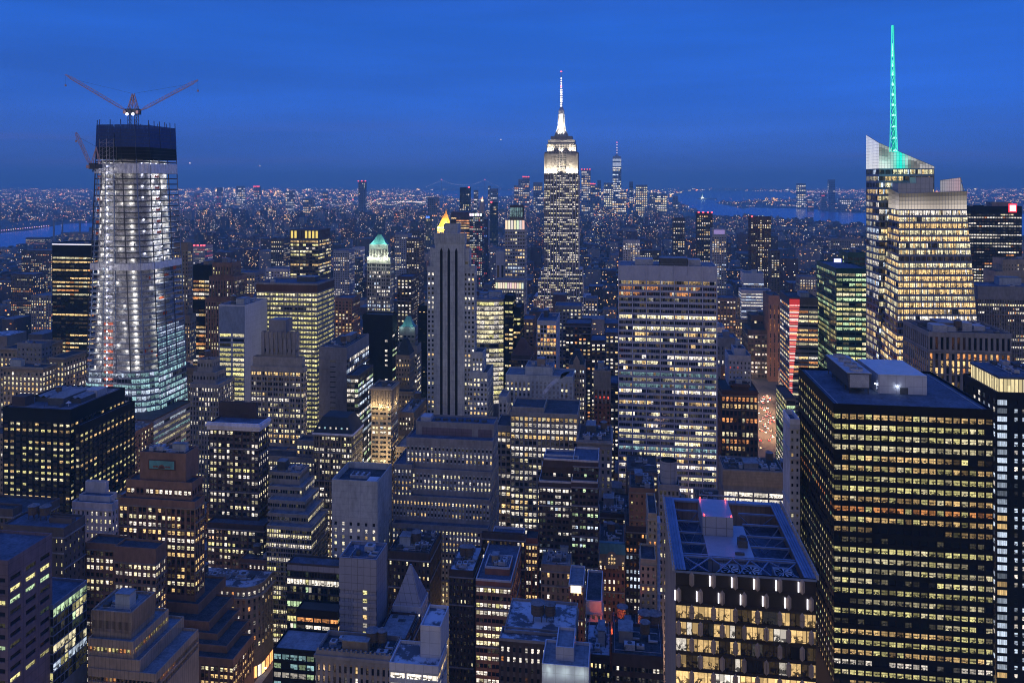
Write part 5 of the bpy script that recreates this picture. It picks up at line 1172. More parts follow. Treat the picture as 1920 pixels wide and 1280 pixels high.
def great_tower():
    D = 1278.0; k = D / F; xc = 1052; v0 = D * (ca + (xc - CX) / F * sa); c = u_on_v(xc, v0)
    org = (c, v0 + 22, 0); root = empty('art_deco_skyscraper', org); tag(root, 'tall art deco skyscraper with a white floodlit crown and a striped needle mast, centre skyline', 'skyscraper'); rng = random.Random(77)
    RECTS.append((c - 55, c + 60, v0 - 10, v0 + 60))
    def U(x): return u_on_v(x, v0)
    st = dict(DEF); st.update(ww=.55, wh=.52, rec=.45, lit=.52, pal='NPNP', br=1.0, proud='p', grp=2, thin=.35, rv=.22, run=(1, 2, 3), dim=.1)
    wall = MB(); wins = []
    Z = lambda y: zat(y, D)
    tiers = [(1020, 1085, 328, 505, 0, 22), (1014, 1092, 505, 524, 1.2, 26), (1009, 1093, 524, 575, 2.4, 28), (1001, 1107, 556, 640, 4, 34)]
    for a, b, yt, yb, dv, nb in tiers:
        nf = max(1, round((Z(yt) - Z(yb)) / (4.15 * k))); lit_face(wall, wins, U(a), U(b), v0 - dv, v0 + 42 + dv, Z(yb), Z(yt), nb, nf, st, rng)
        if yb == 575: wall.quad((U(a), v0 - dv, 0), (U(b), v0 - dv, 0), (U(b), v0 - dv, Z(yb)), (U(a), v0 - dv, Z(yb)))
    wall.build('wall', ['white_stone', 'dark_stone'], root, org)
    crown = MB(); st2 = dict(st); st2.update(lit=.25, br=.7, ww=.4)
    for a, b, yt, yb, i in ((1021, 1083, 285, 328, 1.0), (1025, 1079, 270, 285, 3.0)):
        nb = 18; lit_face(crown, wins, U(a), U(b), v0 + i, v0 + 41 - i, Z(yb), Z(yt), nb, round((Z(yt) - Z(yb)) / (4.15 * k)), st2, rng)
    # the recessed centre bay
    for a, b in ((1021, 1043.5), (1061, 1083)): crown.box(U(a), U(b), v0 - 1.2, v0 + .9, Z(328), Z(287), 0)
    for x in [1021 + 2.5 * i for i in range(10)] + [1061.5 + 2.4 * i for i in range(10)]: crown.box(U(x) - .5, U(x) + .5, v0 - 1.7, v0 - 1.22, Z(328), Z(289 if i else 290))
    crown.build('crown', ['limestone', 'grey_stone'], root, org)
    m = MB(); m.box(U(1027), U(1077), v0 + 4, v0 + 36, Z(270), Z(262)); m.box(U(1032), U(1072), v0 + 6, v0 + 34, Z(262), Z(255)); m.build('observation_deck', 'grey_stone', root, org)
    m = MB()
    pr = [(1037.5, 255), (1040, 249), (1043, 243), (1045, 232), (1045.8, 212)]
    cy_ = v0 + 20
    for (xa, ya), (xb, yb) in zip(pr, pr[1:]):
        ra, rb = (1051 - xa) * k, (1051 - xb) * k; m.cyl((U(1051), cy_), ra, rb, Z(ya), Z(yb), 8, 0, False)
    for t in range(8):
        a = math.pi / 4 * t + .39; 
        for (xa, ya), (xb, yb) in zip(pr, pr[1:]):
            ra, rb = (1051 - xa) * k + .6, (1051 - xb) * k + .5; m.tube((U(1051) + ra * math.cos(a), cy_ + ra * math.sin(a), Z(ya)), (U(1051) + rb * math.cos(a), cy_ + rb * math.sin(a), Z(yb)), .7)
    mast = m.build('mooring_mast', 'limestone', root, org)
    m = MB(); m.box(U(1051) - 2.1, U(1051) + 2.1, cy_ - 8.2, cy_ - 7.6, Z(248), Z(213), 0, '', (2.6, 2.5, 2.3, 0)); m.build('light_panel', 'lamp_and_painted_glow', mast, org)
    m = MB(); m.cyl((U(1051), cy_), 5.0, 5.0, Z(212), Z(206), 16); m.cyl((U(1051), cy_), 4.6, 2.0, Z(206), Z(198), 16); m.build('dome', 'steel', root, org)
    m = MB(); m.cyl((U(1051), cy_), 1.7, 1.4, Z(198), Z(165), 8); m.cyl((U(1050.5), cy_), .9, .35, Z(165), Z(131), 8); an = m.build('antenna', 'steel', root, org)
    m = MB()
    for i in range(13):
        y = 143 + i * 4.4; r = 1.1 if y < 165 else 1.9; m.cyl((U(1050.7), cy_), r, r, Z(y + 2.4), Z(y), 8, 0, True, (1.7, 1.7, 1.8, 0))
    m.build('antenna_lights', 'lamp_and_painted_glow', an, org)
    m = MB()
    for y in (131, 159): m.cyl((U(1050.6), cy_), 1.5, 1.5, Z(y + 1), Z(y - .6), 8, 0, True, (3, .25, .3, 0))
    m.build('beacon', 'lamp_and_painted_glow', an, org)
    warm = (1, .88, .66)
    for x in (1023, 1030, 1038, 1045, 1059, 1066, 1073, 1081):
        point('floodlight', (U(x), v0 - 6.5, Z(329)), 66000, warm, root, org, .6, 1.5, (U(x), v0 + 2, Z(300)))
    for x in (1027, 1034, 1052, 1070, 1077): point('floodlight', (U(x), v0 - 1.5, Z(286)), 46000, warm, root, org, .6, 1.5, (U(x), v0 + 6, Z(268)))
    for x in (1040, 1046, 1051, 1056, 1062): point('floodlight', (U(x), v0 - 1, Z(256)), 120000, (1, .95, .86), root, org, .6, 1.0, (U(1051), v0 + 20, Z(226)))
    put_windows(root, org, wins, 6)
great_tower()

# ------------------------------------------------------------------ crystalline tower with the teal spire
def crystal():
    D = 522.0; vN = D * (ca + (1750 - CX) / F * sa)
    def Pt(x, y, D_): return pt(x, y, D_)
    org = (u_on_v(1740, vN), vN + 20, 0); root = empty('crystal_tower', org); tag(root, 'faceted glass skyscraper with a slanted lit glass crown and a teal glowing spire, right side', 'skyscraper'); rng = random.Random(12)
    RECTS.append((u_on_v(1612, vN), u_on_v(1840, vN), vN - 5, vN + 60))
    st = dict(DEF); st.update(ww=.62, wh=.66, rec=.3, lit=.88, pal='WPWPWN', br=.95, proud='s', rv=.15, run=(1, 2, 3, 3, 6, 9), dim=.03, grp=3, thin=.12)
    stE = dict(st); stE.update(lit=.75, br=1.05, pal='PWPW')
    wins = []; wall = MB(); fp = 12.4
    # front volume: north face leans inward, east face a tapering sliver
    NT = [(1686, 393), (1813, 391)]; NB = [(1676, 1020), (1872, 1030)]
    Dt, Db = 527, 516
    bl, br, tr, tl = pt(*NB[0], Db), pt(*NB[1], Db), pt(*NT[1], Dt), pt(*NT[0], Dt)
    tr.z = tl.z; br.z = bl.z
    nf = round((tl.z - bl.z) / (fp * 522 / F)); nN = Vector((0, -1, .0))
    facade(wall, wins, Face(bl, br, tr, tl, nN), 39, nf, st, rng)
    el, er = pt(1616, 1000, 585), bl.copy(); el.z = bl.z; etl = pt(1654, 378, 590); etl.z = tl.z
    facade(wall, wins, Face(el, bl, tl, etl, (-.9, -.4, 0)), 18, nf, stE, rng)
    back = [Vector((el.x + 14, el.y + 25, el.z)), Vector((br.x, br.y + 45, br.z)), Vector((tr.x, tr.y + 40, tr.z)), Vector((etl.x + 14, etl.y + 25, etl.z))]
    wall.quad(br, back[1], back[2], tr); wall.quad(back[0], back[1], back[2], back[3]); wall.quad(el, back[0], back[3], etl)
    # rear, taller volume
    R = [pt(1648, 1000, 566), pt(1757, 1000, 556)]
    zr = zat(316, 562); stR = dict(st); stR.update(lit=.62, pal='CNPWP', br=.85)
    fa, fb = R; fb.y = fa.y; nfr = round((zr - bl.z) / (fp * 560 / F)); vb = v_on_u(1624, fa.x)
    fe = Vector((fa.x, vb, 0))
    facade(wall, wins, Face((fa.x, fa.y, bl.z), (fb.x, fb.y, bl.z), (fb.x, fb.y, zr), (fa.x, fa.y, zr), (0, -1, 0)), 27, nfr, stR, rng)
    facade(wall, wins, Face((fa.x, vb, bl.z), (fa.x, fa.y, bl.z), (fa.x, fa.y, zr), (fa.x, vb, zr), (-1, 0, 0)), 12, nfr, stR, rng)
    for p, q in (((fb.x, fb.y), (fb.x, vb)), ((fa.x, vb), (fb.x, vb))):
        wall.quad((*p, bl.z), (*q, bl.z), (*q, zr), (*p, zr))
    wall.box(fa.x + 1, fb.x - 1, fa.y + 1.5, vb - 1, bl.z, zr - .5, 1, 'b')
    # solid body to the ground
    for a, b in ((el, bl), (bl, br), (br, back[1]), (back[1], back[0]), (back[0], el)): wall.quad((a.x, a.y, 0), (b.x, b.y, 0), (b.x, b.y, b.z), (a.x, a.y, a.z))
    core = [Vector(q) for q in (lerp(el, bl, .06), bl, br, back[1], back[0])]
    wall.build('wall', ['navy_frame', 'navy_frame'], root, org)
    # slanting glass crowns: lattice of bars, light from within painted as glow on panes behind
    def crown(name, a, b, za, zb0, zb1, n, rows, litf, tint):
        bars = MB(); gl = MB()
        a = Vector((a.x, a.y, 0)); b = Vector((b.x, b.y, 0))
        for i in range(n + 1):
            t = i / n; p = a.lerp(b, t); top = lerp(zb0, zb1, t) if not callable(tint) else tint(t)
            bars.tube((p.x, p.y - .05, za), (p.x, p.y - .05, top), .08)
        for j in range(rows + 1):
            z = lerp(za, max(zb0, zb1), j / rows)
            t1 = 0
            for i in range(n):
                t = (i + 1) / n; top = min(lerp(zb0, zb1, i / n), lerp(zb0, zb1, t))
                if z <= top + .01:
                    p, q = a.lerp(b, i / n), a.lerp(b, t); bars.tube((p.x, p.y - .05, z), (q.x, q.y - .05, z), .08)
        for i in range(n):
            p, q = a.lerp(b, i / n), a.lerp(b, (i + 1) / n); A, B_ = lerp(zb0, zb1, i / n), lerp(zb0, zb1, (i + 1) / n)
            bars.tube((p.x, p.y, A), (q.x, q.y, B_), .2)
            h = max(A, B_) - za; m = max(1, round(h / 3))
            for j in range(m):
                z0, z1a, z1b = za + h * j / m, min(A, za + h * (j + 1) / m), min(B_, za + h * (j + 1) / m)
                if z1a <= z0 and z1b <= z0: continue
                c = litf(i / n, j / m, (z0 - za))
                c = tuple(w_ * 1.7 for w_ in c); gl.quad((p.x, p.y + .25, z0), (q.x, q.y + .25, z0), (q.x, q.y + .25, max(z0, z1b)), (p.x, p.y + .25, max(z0, z1a)), 0, (*c, 0))
        o = bars.build(name, 'navy_frame', root, org); gl.build('crown_glazing', 'lamp_and_painted_glow', o, org)
    def lf(t, s, h):
        g = math.exp(-((t - .36) / .11) ** 2); w = .5 + .35 * math.sin(9 * t + 1) * math.cos(5 * s + 2 * t); w *= .75
        if .52 < t < .72 and s < .5: w *= .35
        return (w * (.62 * (1 - g)) + .0 * g, w * .58 * (1 - g) + .42 * g, w * .56 * (1 - g) + .33 * g)
    crown('glass_crown', fa, fb, zr, zat(268, 566), zat(316, 556) + 1.5, 19, 10, lf, 0)
    crown('glass_crown', fe, fa, zr, zat(253, dep_of(fa.x, vb)), zat(268, 566), 10, 12, lambda t, s, h: (.42 - .1 * s, .42 - .08 * s, .42), 0)
    # return piece of the crown at its right end, dropping to the front roof
    p = pt(1757, 400, 552)
    def lf2(t, s, h):
        w = .05 + .55 * (1 - s) ** 1.7 + .10 * math.sin(9 * t) * (1 - s)
        w *= .62; return (w * .88, w * .76, w * .62)
    crown('glass_crown', tl, tr, tl.z, tl.z + 11, tl.z + 12.5, 22, 6, lf2, 0)
    crown('glass_crown', etl, tl, tl.z, tl.z + 17, tl.z + 11, 5, 6, lf2, 0)
    q2 = [pt(1763, 358, 532), pt(1801, 358, 532)]
    q3 = pt(1812, 380, 532); crown('glass_crown', q2[1], q3, zat(382, 532), zat(333, 532), zat(378, 532), 3, 8, lambda t, s, h: (.14, .14, .16), 0)
    crown('glass_crown', q2[0], q2[1], zat(382, 532), zat(338, 532), zat(333, 532), 9, 8, lambda t, s, h: (.16 + .08 * t, .16, .18), 0)
    m = MB(); m.hexa([tuple(x) for x in (Vector((etl.x, etl.y, tl.z)), tl, tr, back[2])] + [(x.x, x.y, x.z + .3) for x in (etl, tl, tr, back[2])])
    m.poly([(etl.x, etl.y, tl.z + .35), (tl.x, tl.y, tl.z + .35), (tr.x, tr.y, tl.z + .35), (back[2].x, back[2].y, tl.z + .35), (back[3].x, back[3].y, tl.z + .35)]); m.build('roof', 'roof_dark', root, org)
    for a, b, yt in ((1718, 1750, 332), (1684, 1722, 343)):
        m = MB(); pbox(m, a, b, 400, yt, 540, 12); m.build('plant_room', 'silver_panel', root, org)
    # spire: teal floodlight painted as emission on lattice, cones and core
    sx, D2 = 1677, 556; k = D2 / F; base = pt(1677, 285, D2); tip = pt(1668.5, 48, D2)
    tip.x, tip.y = base.x - 1.2, base.y
    m = MB(); t_ = (1, 1); seg = 12
    W0 = 8.0 * k
    def ring(t): 
        r = lerp(W0, .55, t ** .9); cx_, z = lerp(base.x, tip.x, t), lerp(base.z, tip.z, t)
        return [(cx_ + r * math.cos(a), base.y + r * math.sin(a), z) for a in (math.pi / 6, math.pi * 5 / 6, math.pi * 1.5)]
    ts = [0, .10, .19, .28, .36, .44, .52, .60, .67, .745, .82, .9, 1]
    for a, b in zip(ts, ts[1:]):
        A, B_ = ring(a), ring(b)
        for i in range(3):
            j = (i + 1) % 3; r = .26 if a < .6 else .4
            m.tube(A[i], B_[i], r, 4, 0, (.05, .85, .60, 0)); m.tube(A[i], A[j], .16, 4, 0, (.04, .62, .45, 0))
            if a < .75: m.tube(A[i], B_[j], .14, 4, 0, (.2, .9, .7, 0)); m.tube(A[j], B_[i], .14, 4, 0, (.05, .6, .45, 0))
    sp = m.build('spire', 'lamp_and_painted_glow', root, org)
    m = MB()
    for a in ts[:9]:
        r = lerp(W0, .55, a) * .62; cx_, z = lerp(base.x, tip.x, a), lerp(base.z, tip.z, a); m.cyl((cx_, base.y), r, .15, z + .4, z + 5.2, 6, 0, True, (.75, 1.4, 1.15, 0))
    m.cyl((lerp(base.x, tip.x, .78), base.y), .75, .3, lerp(base.z, tip.z, .755), lerp(base.z, tip.z, .86), 6, 0, True, (.8, 1.3, 1.1, 0))
    m.build('spire_glow_cones', 'lamp_and_painted_glow', sp, org)
    m = MB(); m.cyl((base.x - .4, base.y), W0 * .45, .3, base.z, tip.z, 8, 0, True, (.0, .30, .24, 0)); m.build('spire_core', 'lamp_and_painted_glow', sp, org)
    point('spire_light', (base.x, base.y - 4, base.z - 6), 6000, (.1, 1, .75), root, org, 1)
    put_windows(root, org, wins)
crystal()

# ------------------------------------------------------------------ tower under construction
def construction():
    org_p = pt(250, 700, 610); org = (org_p.x, org_p.y, 0); root = empty('unfinished_tower', org)
    tag(root, 'tapering tower under construction with work lights on open floors and a netted top', 'skyscraper'); rng = random.Random(21)
    D0 = 600.0
    # plan corners as picture columns at two heights: NW .. chamfer .. far right end
    def prof(y):        # left end, corner, right end columns against picture row
        t = (y - 235) / (770 - 235)
        return lerp(176, 152, t), lerp(262, 284, t), lerp(328, 352, t)
    def plan(z):
        y = HY + F * (CAMZ - z) / D0; xl, xc, xr = prof(y)
        v0 = D0 * (ca + (xc - CX) / F * sa); uc = u_on_v(xc, v0); ul = u_on_v(xl, v0)
        v1 = v_on_u(xr, uc)
        v1 = min(v1, v0 + 62)
        ch = 7
        xr_u = uc
        return [Vector((ul, v0 + 4, z)), Vector((ul + 5, v0, z)), Vector((uc - ch * 2.3, v0, z)), Vector((uc - ch * .9, v0 + 3.2, z)), Vector((uc, v0 + ch * 1.6, z)), Vector((uc, v1, z)), Vector((ul, v1, z))]
    Z = lambda y: zat(y, D0); fl = 10.7 * D0 / F
    b = plan(0); RECTS.append((min(p.x for p in b), max(p.x for p in b) + 4, min(p.y for p in b) - 6, max(p.y for p in b)))
    def ringwall(mb, z0, z1, mi=0, off=0, close=True):
        A, B_ = plan(z0), plan(z1); n = len(A)
        for i in range(n if close else n - 2):
            j = (i + 1) % n; mb.quad(A[i], A[j], B_[j], B_[i], mi)
    # open floors
    ztop = Z(240); zglass = Z(700); z = zglass
    k = 0; levels = []
    while z < ztop: levels.append(z); z += fl
    for i, z in enumerate(levels):
        m = MB(); P = plan(z); Q = [Vector((p.x, p.y, z + .9)) for p in P]; m.poly(P[::-1]); m.poly(Q)
        for a in range(len(P)): m.quad(P[a], P[(a + 1) % 7], Q[(a + 1) % 7], Q[a], 1)
        m.build('floor_slab', ['concrete' if z < Z(310) else 'dark_steel', 'silver_panel' if z < Z(505) else 'dark_steel'], root, org)
    # core: pale fire-proofed walls
    m = MB(); P0, P1 = plan(Z(800)), plan(Z(300))
    def core(zz, f=.80):
        P = plan(zz); c = sum(P, Vector()) / 7; return [c + (Vector((p.x, p.y, zz)) - c) * f + Vector((0, -2, 0)) for p in P]
    A, B_ = core(Z(800)), core(Z(300))
    for a in range(7): m.quad(A[a], A[(a + 1) % 7], B_[(a + 1) % 7], B_[a])
    m.build('core', 'fireproofing', root, org)
    m = MB(); A, B_ = core(Z(300), .3), core(Z(246), .3)
    for a in range(7): m.quad(A[a], A[(a + 1) % 7], B_[(a + 1) % 7], B_[a])
    m.build('core', 'dark_steel', root, org)
    # columns
    for i in range(6):
        for s in ([0, .33, .66] if i in (1, 4) else ([0, .5] if i == 5 else [0])):
            m = MB()
            for ya, yb in ((700, 505), (505, 310), (310, 236)):
                A, B_ = plan(Z(ya)), plan(Z(yb)); j = (i + 1) % 7; m.tube(A[i].lerp(A[j], s), B_[i].lerp(B_[j], s), .42 if ya > 310 else .35)
            m.build('column', 'blue_panel' if i % 2 else 'dark_steel', root, org)
    # finished curtain wall, lower floors
    wins = []; wall = MB(); st = dict(DEF); st.update(ww=.93, wh=.66, rec=.25, lit=.93, pal='TTCT', br=.62, proud='s', rv=.05, dim=.02, run=(4, 9))
    A, B_ = plan(Z(842)), plan(zglass); nf = round((zglass - Z(842)) / fl)
    for i in (0, 1, 2, 3):
        w = (A[i + 1] - A[i]).length; d = (A[i + 1] - A[i]).normalized(); facade(wall, wins, Face(A[i], A[i + 1], B_[i + 1], B_[i], (d.y, -d.x, 0)), max(1, round(w / 3.2)), nf, st, rng)
    zw = Z(618); C = plan(zw); nf2 = round((zw - Z(842)) / fl)
    facade(wall, wins, Face(A[4], A[5], C[5], C[4], (1, 0, 0)), 16, nf2, st, rng)
    wall.build('curtain_wall', ['silver_panel', 'silver_panel'], root, org); put_windows(root, org, wins)
    m = MB(); G = plan(0)
    for i in range(7): m.quad(Vector((A[i].x, A[i].y, 0)), Vector((A[(i + 1) % 7].x, A[(i + 1) % 7].y, 0)), A[(i + 1) % 7], A[i])
    m.build('base_wall', 'dark_stone', root, org)
    # wraps
    for ya, yb in ((325, 306), (508, 495)):
        A, B_ = plan(Z(ya)), plan(Z(yb)); m = MB()
        for i in range(5):
            n = 6
            for q in range(n):
                a0, a1 = A[i].lerp(A[i + 1], q / n), A[i].lerp(A[i + 1], (q + 1) / n); c0, c1 = B_[i].lerp(B_[i + 1], q / n), B_[i].lerp(B_[i + 1], (q + 1) / n)
                d = (A[i + 1] - A[i]).normalized(); o = Vector((d.y, -d.x, 0)) * (.5 + .5 * (q % 2)); o2 = Vector((d.y, -d.x, 0)) * (.5 + .5 * ((q + 1) % 2))
                m.quad(a0 + o, a1 + o2, c1 + o2, c0 + o)
        m.build('wrap_band', 'tarp', root, org)
    # blue netting round the open top with poles above it
    zb_, zt_ = Z(298), Z(233); A, B_ = plan(zb_), plan(zt_)
    m = MB()
    for i in range(7):
        j = (i + 1) % 7; d = (A[j] - A[i]).normalized(); o = Vector((d.y, -d.x, 0)) * .6; L_ = (A[j] - A[i]).length; n = max(1, int(L_ / .9))
        for q in range(n):
            if (q * 7) % 17 == 3: continue
            a0, a1 = A[i].lerp(A[j], q / n) + o, A[i].lerp(A[j], (q + .93) / n) + o; c0, c1 = B_[i].lerp(B_[j], q / n) + o, B_[i].lerp(B_[j], (q + .93) / n) + o
            m.quad(a0.lerp(c0, .35), a1.lerp(c1, .35), c1, c0)
        for q in range(10):
            t = (q + .5) / 10; m.tube(A[i].lerp(B_[i], t) + o, A[j].lerp(B_[j], t) + o, .14, 4, 1)
    m2 = MB()
    for i in range(7):
        j = (i + 1) % 7; d = (A[j] - A[i]).normalized(); o = Vector((d.y, -d.x, 0)) * .35
        m2.quad(A[i] + o, A[j] + o, A[j].lerp(B_[j], .36) + o, A[i].lerp(B_[i], .36) + o)
    m2.build('dark_screen', 'black_metal', root, org)
    m.build('safety_net', ['net_blue', 'dark_steel'], root, org)
    for i in range(6):
        j = i + 1; L_ = (A[j] - A[i]).length
        for q in range(max(1, int(L_ / 7))):
            t = q / max(1, int(L_ / 7)); p, r = A[i].lerp(A[j], t), B_[i].lerp(B_[j], t); m = MB(); m.tube(p, r + Vector((0, 0, 4)), .3); m.build('pole', 'dark_steel', root, org)
    # scattered fire screens and orange nets
    for i in range(70):
        li = rng.randrange(2, len(levels) - 12) if len(levels) > 16 else 0; z = levels[li]; P = plan(z); s = rng.choice((1, 1, 2, 3, 4, 4)); a = rng.random() * .8
        p, q = P[s].lerp(P[s + 1], a), P[s].lerp(P[s + 1], min(1, a + rng.uniform(.06, .18))); c = sum(P, Vector()) / 7; sh = (c - p).normalized() * rng.uniform(1.5, 5); h = rng.uniform(1, fl - 1.2)
        m = MB(); m.hexa([p + sh, q + sh, q + sh * 1.1, p + sh * 1.1, p + sh + Vector((0, 0, h)), q + sh + Vector((0, 0, h)), q + sh * 1.1 + Vector((0, 0, h)), p + sh * 1.1 + Vector((0, 0, h))])
        for v_ in range(len(m.v)): m.v[v_] = (m.v[v_][0], m.v[v_][1], m.v[v_][2] + .95)
        m.build(rng.choice(['safety_screen', 'material_stack']), rng.choice(['orange_net', 'orange_net', 'tarp', 'concrete', 'blue_panel', 'unit_dark']), root, org)
    for i, z in enumerate(levels):
        if z > Z(300) or z < Z(460) or i % 2: continue
        for s, a_, b_ in ((1, .03, .12), (4, .15, .3)):
            P = plan(z + 1.2); Q = plan(z + 3.1); p, q = P[s].lerp(P[s + 1], a_), P[s].lerp(P[s + 1], b_); r, w_ = Q[s].lerp(Q[s + 1], b_), Q[s].lerp(Q[s + 1], a_)
            m = MB(); m.quad(p, q, r, w_); m.build('safety_screen', 'orange_net', root, org)
    # work lights
    for i, z in enumerate(levels[:-5]):
        P = plan(z + 3.6)
        spots = [(1, .45), (1, .62), (1, .9), (2, .5), (4, .2), (4, .45)] if i % 2 else [(1, .4), (1, .55), (1, .8), (3, .5), (4, .12), (4, .35), (4, .7)]
        if z < Z(500): spots = [(1, .85), (2, .5)] if i % 2 else [(1, .7)]
        for s, t in spots:
            if rng.random() < .12: continue
            p = P[s].lerp(P[s + 1], t); c = sum(P, Vector()) / 7; p = p + (c - p) * .12
            m = MB(); m.cyl((p.x, p.y), .42, .42, p.z - .3, p.z + .3, 6, 0, True, (9, 9.5, 13, 0)); m.build('work_light', 'lamp_and_painted_glow', root, org)
        c = sum(P, Vector()) / 7
        for s, t in ((1, rng.uniform(.02, .25)), (1, rng.uniform(.3, .5)), (1, rng.uniform(.6, .95)), (2, .5), (4, rng.uniform(.05, .3)), (4, rng.uniform(.35, .6)), (4, rng.uniform(.65, .95))):
            if z < Z(500) and s == 4 and t > .4: continue
            p = P[s].lerp(P[s + 1], t); q = p + (c - p).normalized() * rng.uniform(1.2, 2.4); point('work_lamp', (q.x, q.y, z + 3.2), 520, (1, .97, .93), root, org, 1.2)
    # hoist tower up the front
    xl, xr = 192, 218
    for (a, b_) in ((xl, 205), (205.5, xr)):
        m = MB(); zz = Z(740)
        while zz < Z(262):
            P = plan(zz); y = P[1].y - .4; dz = 3.2
            u0, u1 = u_on_v(a, y), u_on_v(b_, y); q = plan(zz + dz)[1].y - .4
            for u in (u0, u1):
                m.tube((u, y, zz), (u, q, zz + dz), .14); m.tube((u, y - 3.5, zz), (u, q - 3.5, zz + dz), .14); m.tube((u, y, zz), (u, y - 3.5, zz), .1)
            m.tube((u0, y - 3.5, zz), (u1, y - 3.5, zz), .12); m.tube((u0, y - 3.5, zz), (u1, q - 3.5, zz + dz), .09); zz += dz
        m.build('hoist_mast', 'steel', root, org)
    for i in range(34):
        zz = lerp(Z(738), Z(312), i / 33); P = plan(zz); y = P[1].y - 2.2; u = u_on_v(204, y)
        m = MB(); m.cyl((u, y - 2.2), .45, .45, zz, zz + .6, 6, 0, True, (8, 8.5, 13, 0)); m.build('work_light', 'lamp_and_painted_glow', root, org)
        if i % 2 == 0: point('work_lamp', (u, y - 5, zz + .5), 900, (1, .95, .97), root, org, .4)
        m = MB(); w = u_on_v(213, y) - u_on_v(195, y); m.box(u - w * .5, u + w * .5, y - .3, y, zz - .6, zz + 1.2); m.build('landing_gate', 'orange_net' if zz < Z(608) else 'unit_grey', root, org)
    return plan, Z, levels
plan1, Z1, LV = construction()
def podium():
    D = 590; v0 = D * (ca + (285 - CX) / F * sa); u1 = u_on_v(283, v0); u0 = u_on_v(150, v0); v1 = v_on_u(358, u1); z1 = zat(786, D)
B('striped_podium', 'low building banded in white and dark strips at the foot of the tower under construction', 'building',
  [(200, 286, 788, 583, -359)], fp=11.4, bp=18, ww=.98, wh=.48, lit=.4, pal='TPC', m='white_stone', roof='roof_dark', mp='rust_brown', tp=6, br=.35, clutter=0, rec=.5, sd=dict(lit=.5), nofoot=1)

def crane(name, label, base, top_z, jib_tip, bk, mat_, org_D, hook=None, ybase_w=2.2):
    root = empty(name, tuple(base)); tag(root, label, 'crane', 'luffing tower cranes on the unfinished tower'); org = tuple(base)
    m = MB(); w = ybase_w / 2; z = base[2]
    while z < top_z:
        for sx in (-w, w):
            for sy in (-w, w): m.tube((base[0] + sx, base[1] + sy, z), (base[0] + sx, base[1] + sy, min(z + 3, top_z)), .2)
        m.tube((base[0] - w, base[1] - w, z), (base[0] + w, base[1] - w, z + 3), .13); m.tube((base[0] + w, base[1] + w, z), (base[0] - w, base[1] + w, z + 3), .13); m.tube((base[0] - w, base[1] - w, z), (base[0] + w, base[1] - w, z), .13); z += 3
    m.build('mast', 'dark_steel', root, org)
    m = MB(); m.box(base[0] - 2.6, base[0] + 2.6, base[1] - 2.4, base[1] + 2.4, top_z, top_z + 4.5); s = 1 if bk[0] > base[0] else -1
    m.box(base[0] + (0 if s > 0 else -6), base[0] + (6 if s > 0 else 0), base[1] - 1.6, base[1] + 1.6, top_z + .6, top_z + 3.8); m.build('machine_house', 'unit_dark', root, org)
    m = MB(); m.box(base[0] - s * 2.7 - 1, base[0] - s * 2.7 + 1, base[1] - 3.6, base[1] - 1.8, top_z + .5, top_z + 3); m.build('cab', 'crane_paint', root, org)
    ap = Vector((base[0] + s * 2.0, base[1], top_z + 17)); m = MB()
    for q in ((base[0] - s * 1.5, top_z + 4), (base[0] + s * 5, top_z + 3.5)):
        for dy in (-1.2, 1.2): m.tube((q[0], base[1] + dy, q[1]), ap, .28)
    m.build('a_frame', 'crane_paint', root, org)
    a = Vector((base[0] - s * 2.5, base[1], top_z + 3)); tip = Vector(jib_tip); d = tip - a; L_ = d.length; d.normalize(); up = d.cross(Vector((0, 1, 0))).normalized()
    if up.z < 0: up = -up
    m = MB(); n = int(L_ / 2.6)
    def sec(t): 
        h = 1.1 * min(1, t * 8, (1 - t) * 8 + .15); c = a + d * L_ * t; return [c + Vector((0, -.9, 0)) - up * h, c + Vector((0, .9, 0)) - up * h, c + up * h]
    for i in range(n):
        A, B_ = sec(i / n), sec((i + 1) / n)
        for k in range(3): m.tube(A[k], B_[k], .17); m.tube(A[k], B_[(k + 1) % 3], .09); m.tube(A[k], A[(k + 1) % 3], .09)
    m.build('jib', mat_, root, org)
    m = MB(); m.tube(ap, a + d * L_ * .82 + up * .8, .10); m.tube(ap, (bk[0], bk[1], bk[2]), .13)
    m.tube(tip, tip - Vector((0, 0, hook or 12)), .05); m.build('cable', 'dark_steel', root, org)
    h = tip - Vector((0, 0, hook or 12)); m = MB(); m.box(h.x - .5, h.x + .5, h.y - .5, h.y + .5, h.z - 1.6, h.z); m.build('hook', 'crane_paint', root, org)
Dc = 625
for nm, lb, xb, tip, bx in (('tower_crane', 'luffing crane on top of the unfinished tower with its long jib raised to the left', 243.5, (123, 140), 248), ('tower_crane', 'luffing crane on top of the unfinished tower with its long jib raised to the right', 256, (371, 150), 250)):
    p = pt(xb, 255, Dc); t = pt(tip[0], tip[1], Dc); b_ = pt(bx, 205, Dc)
    crane(nm, lb, (p.x, p.y, zat(262, Dc)), zat(215, Dc), t, (b_.x + (7 if bx > xb else -7), p.y, zat(213, Dc)), 'crane_paint', Dc, 8)
p = pt(176, 318, 590); t = pt(143, 248, 590)
crane('tower_crane', 'small crane with a short steep jib fixed to the left side of the unfinished tower', (p.x, p.y, zat(322, 590)), zat(317, 590), (t.x, p.y - 2, t.z), (p.x + 4, p.y, zat(314, 590)), 'crane_paint', 590, 6, 1.6)
for xx in (244, 255):
    p = pt(xx, 215, 622); m = MB(); m.cyl((p.x, p.y - 4), .8, .8, p.z - .8, p.z + .8, 8, 0, True, (9, 9, 12, 0)); o = m.build('floodlight', 'lamp_and_painted_glow', None); tag(o, 'bright white floodlight at the foot of the %s top crane' % ('left' if xx < 250 else 'right'), 'floodlight', 'crane floodlights')

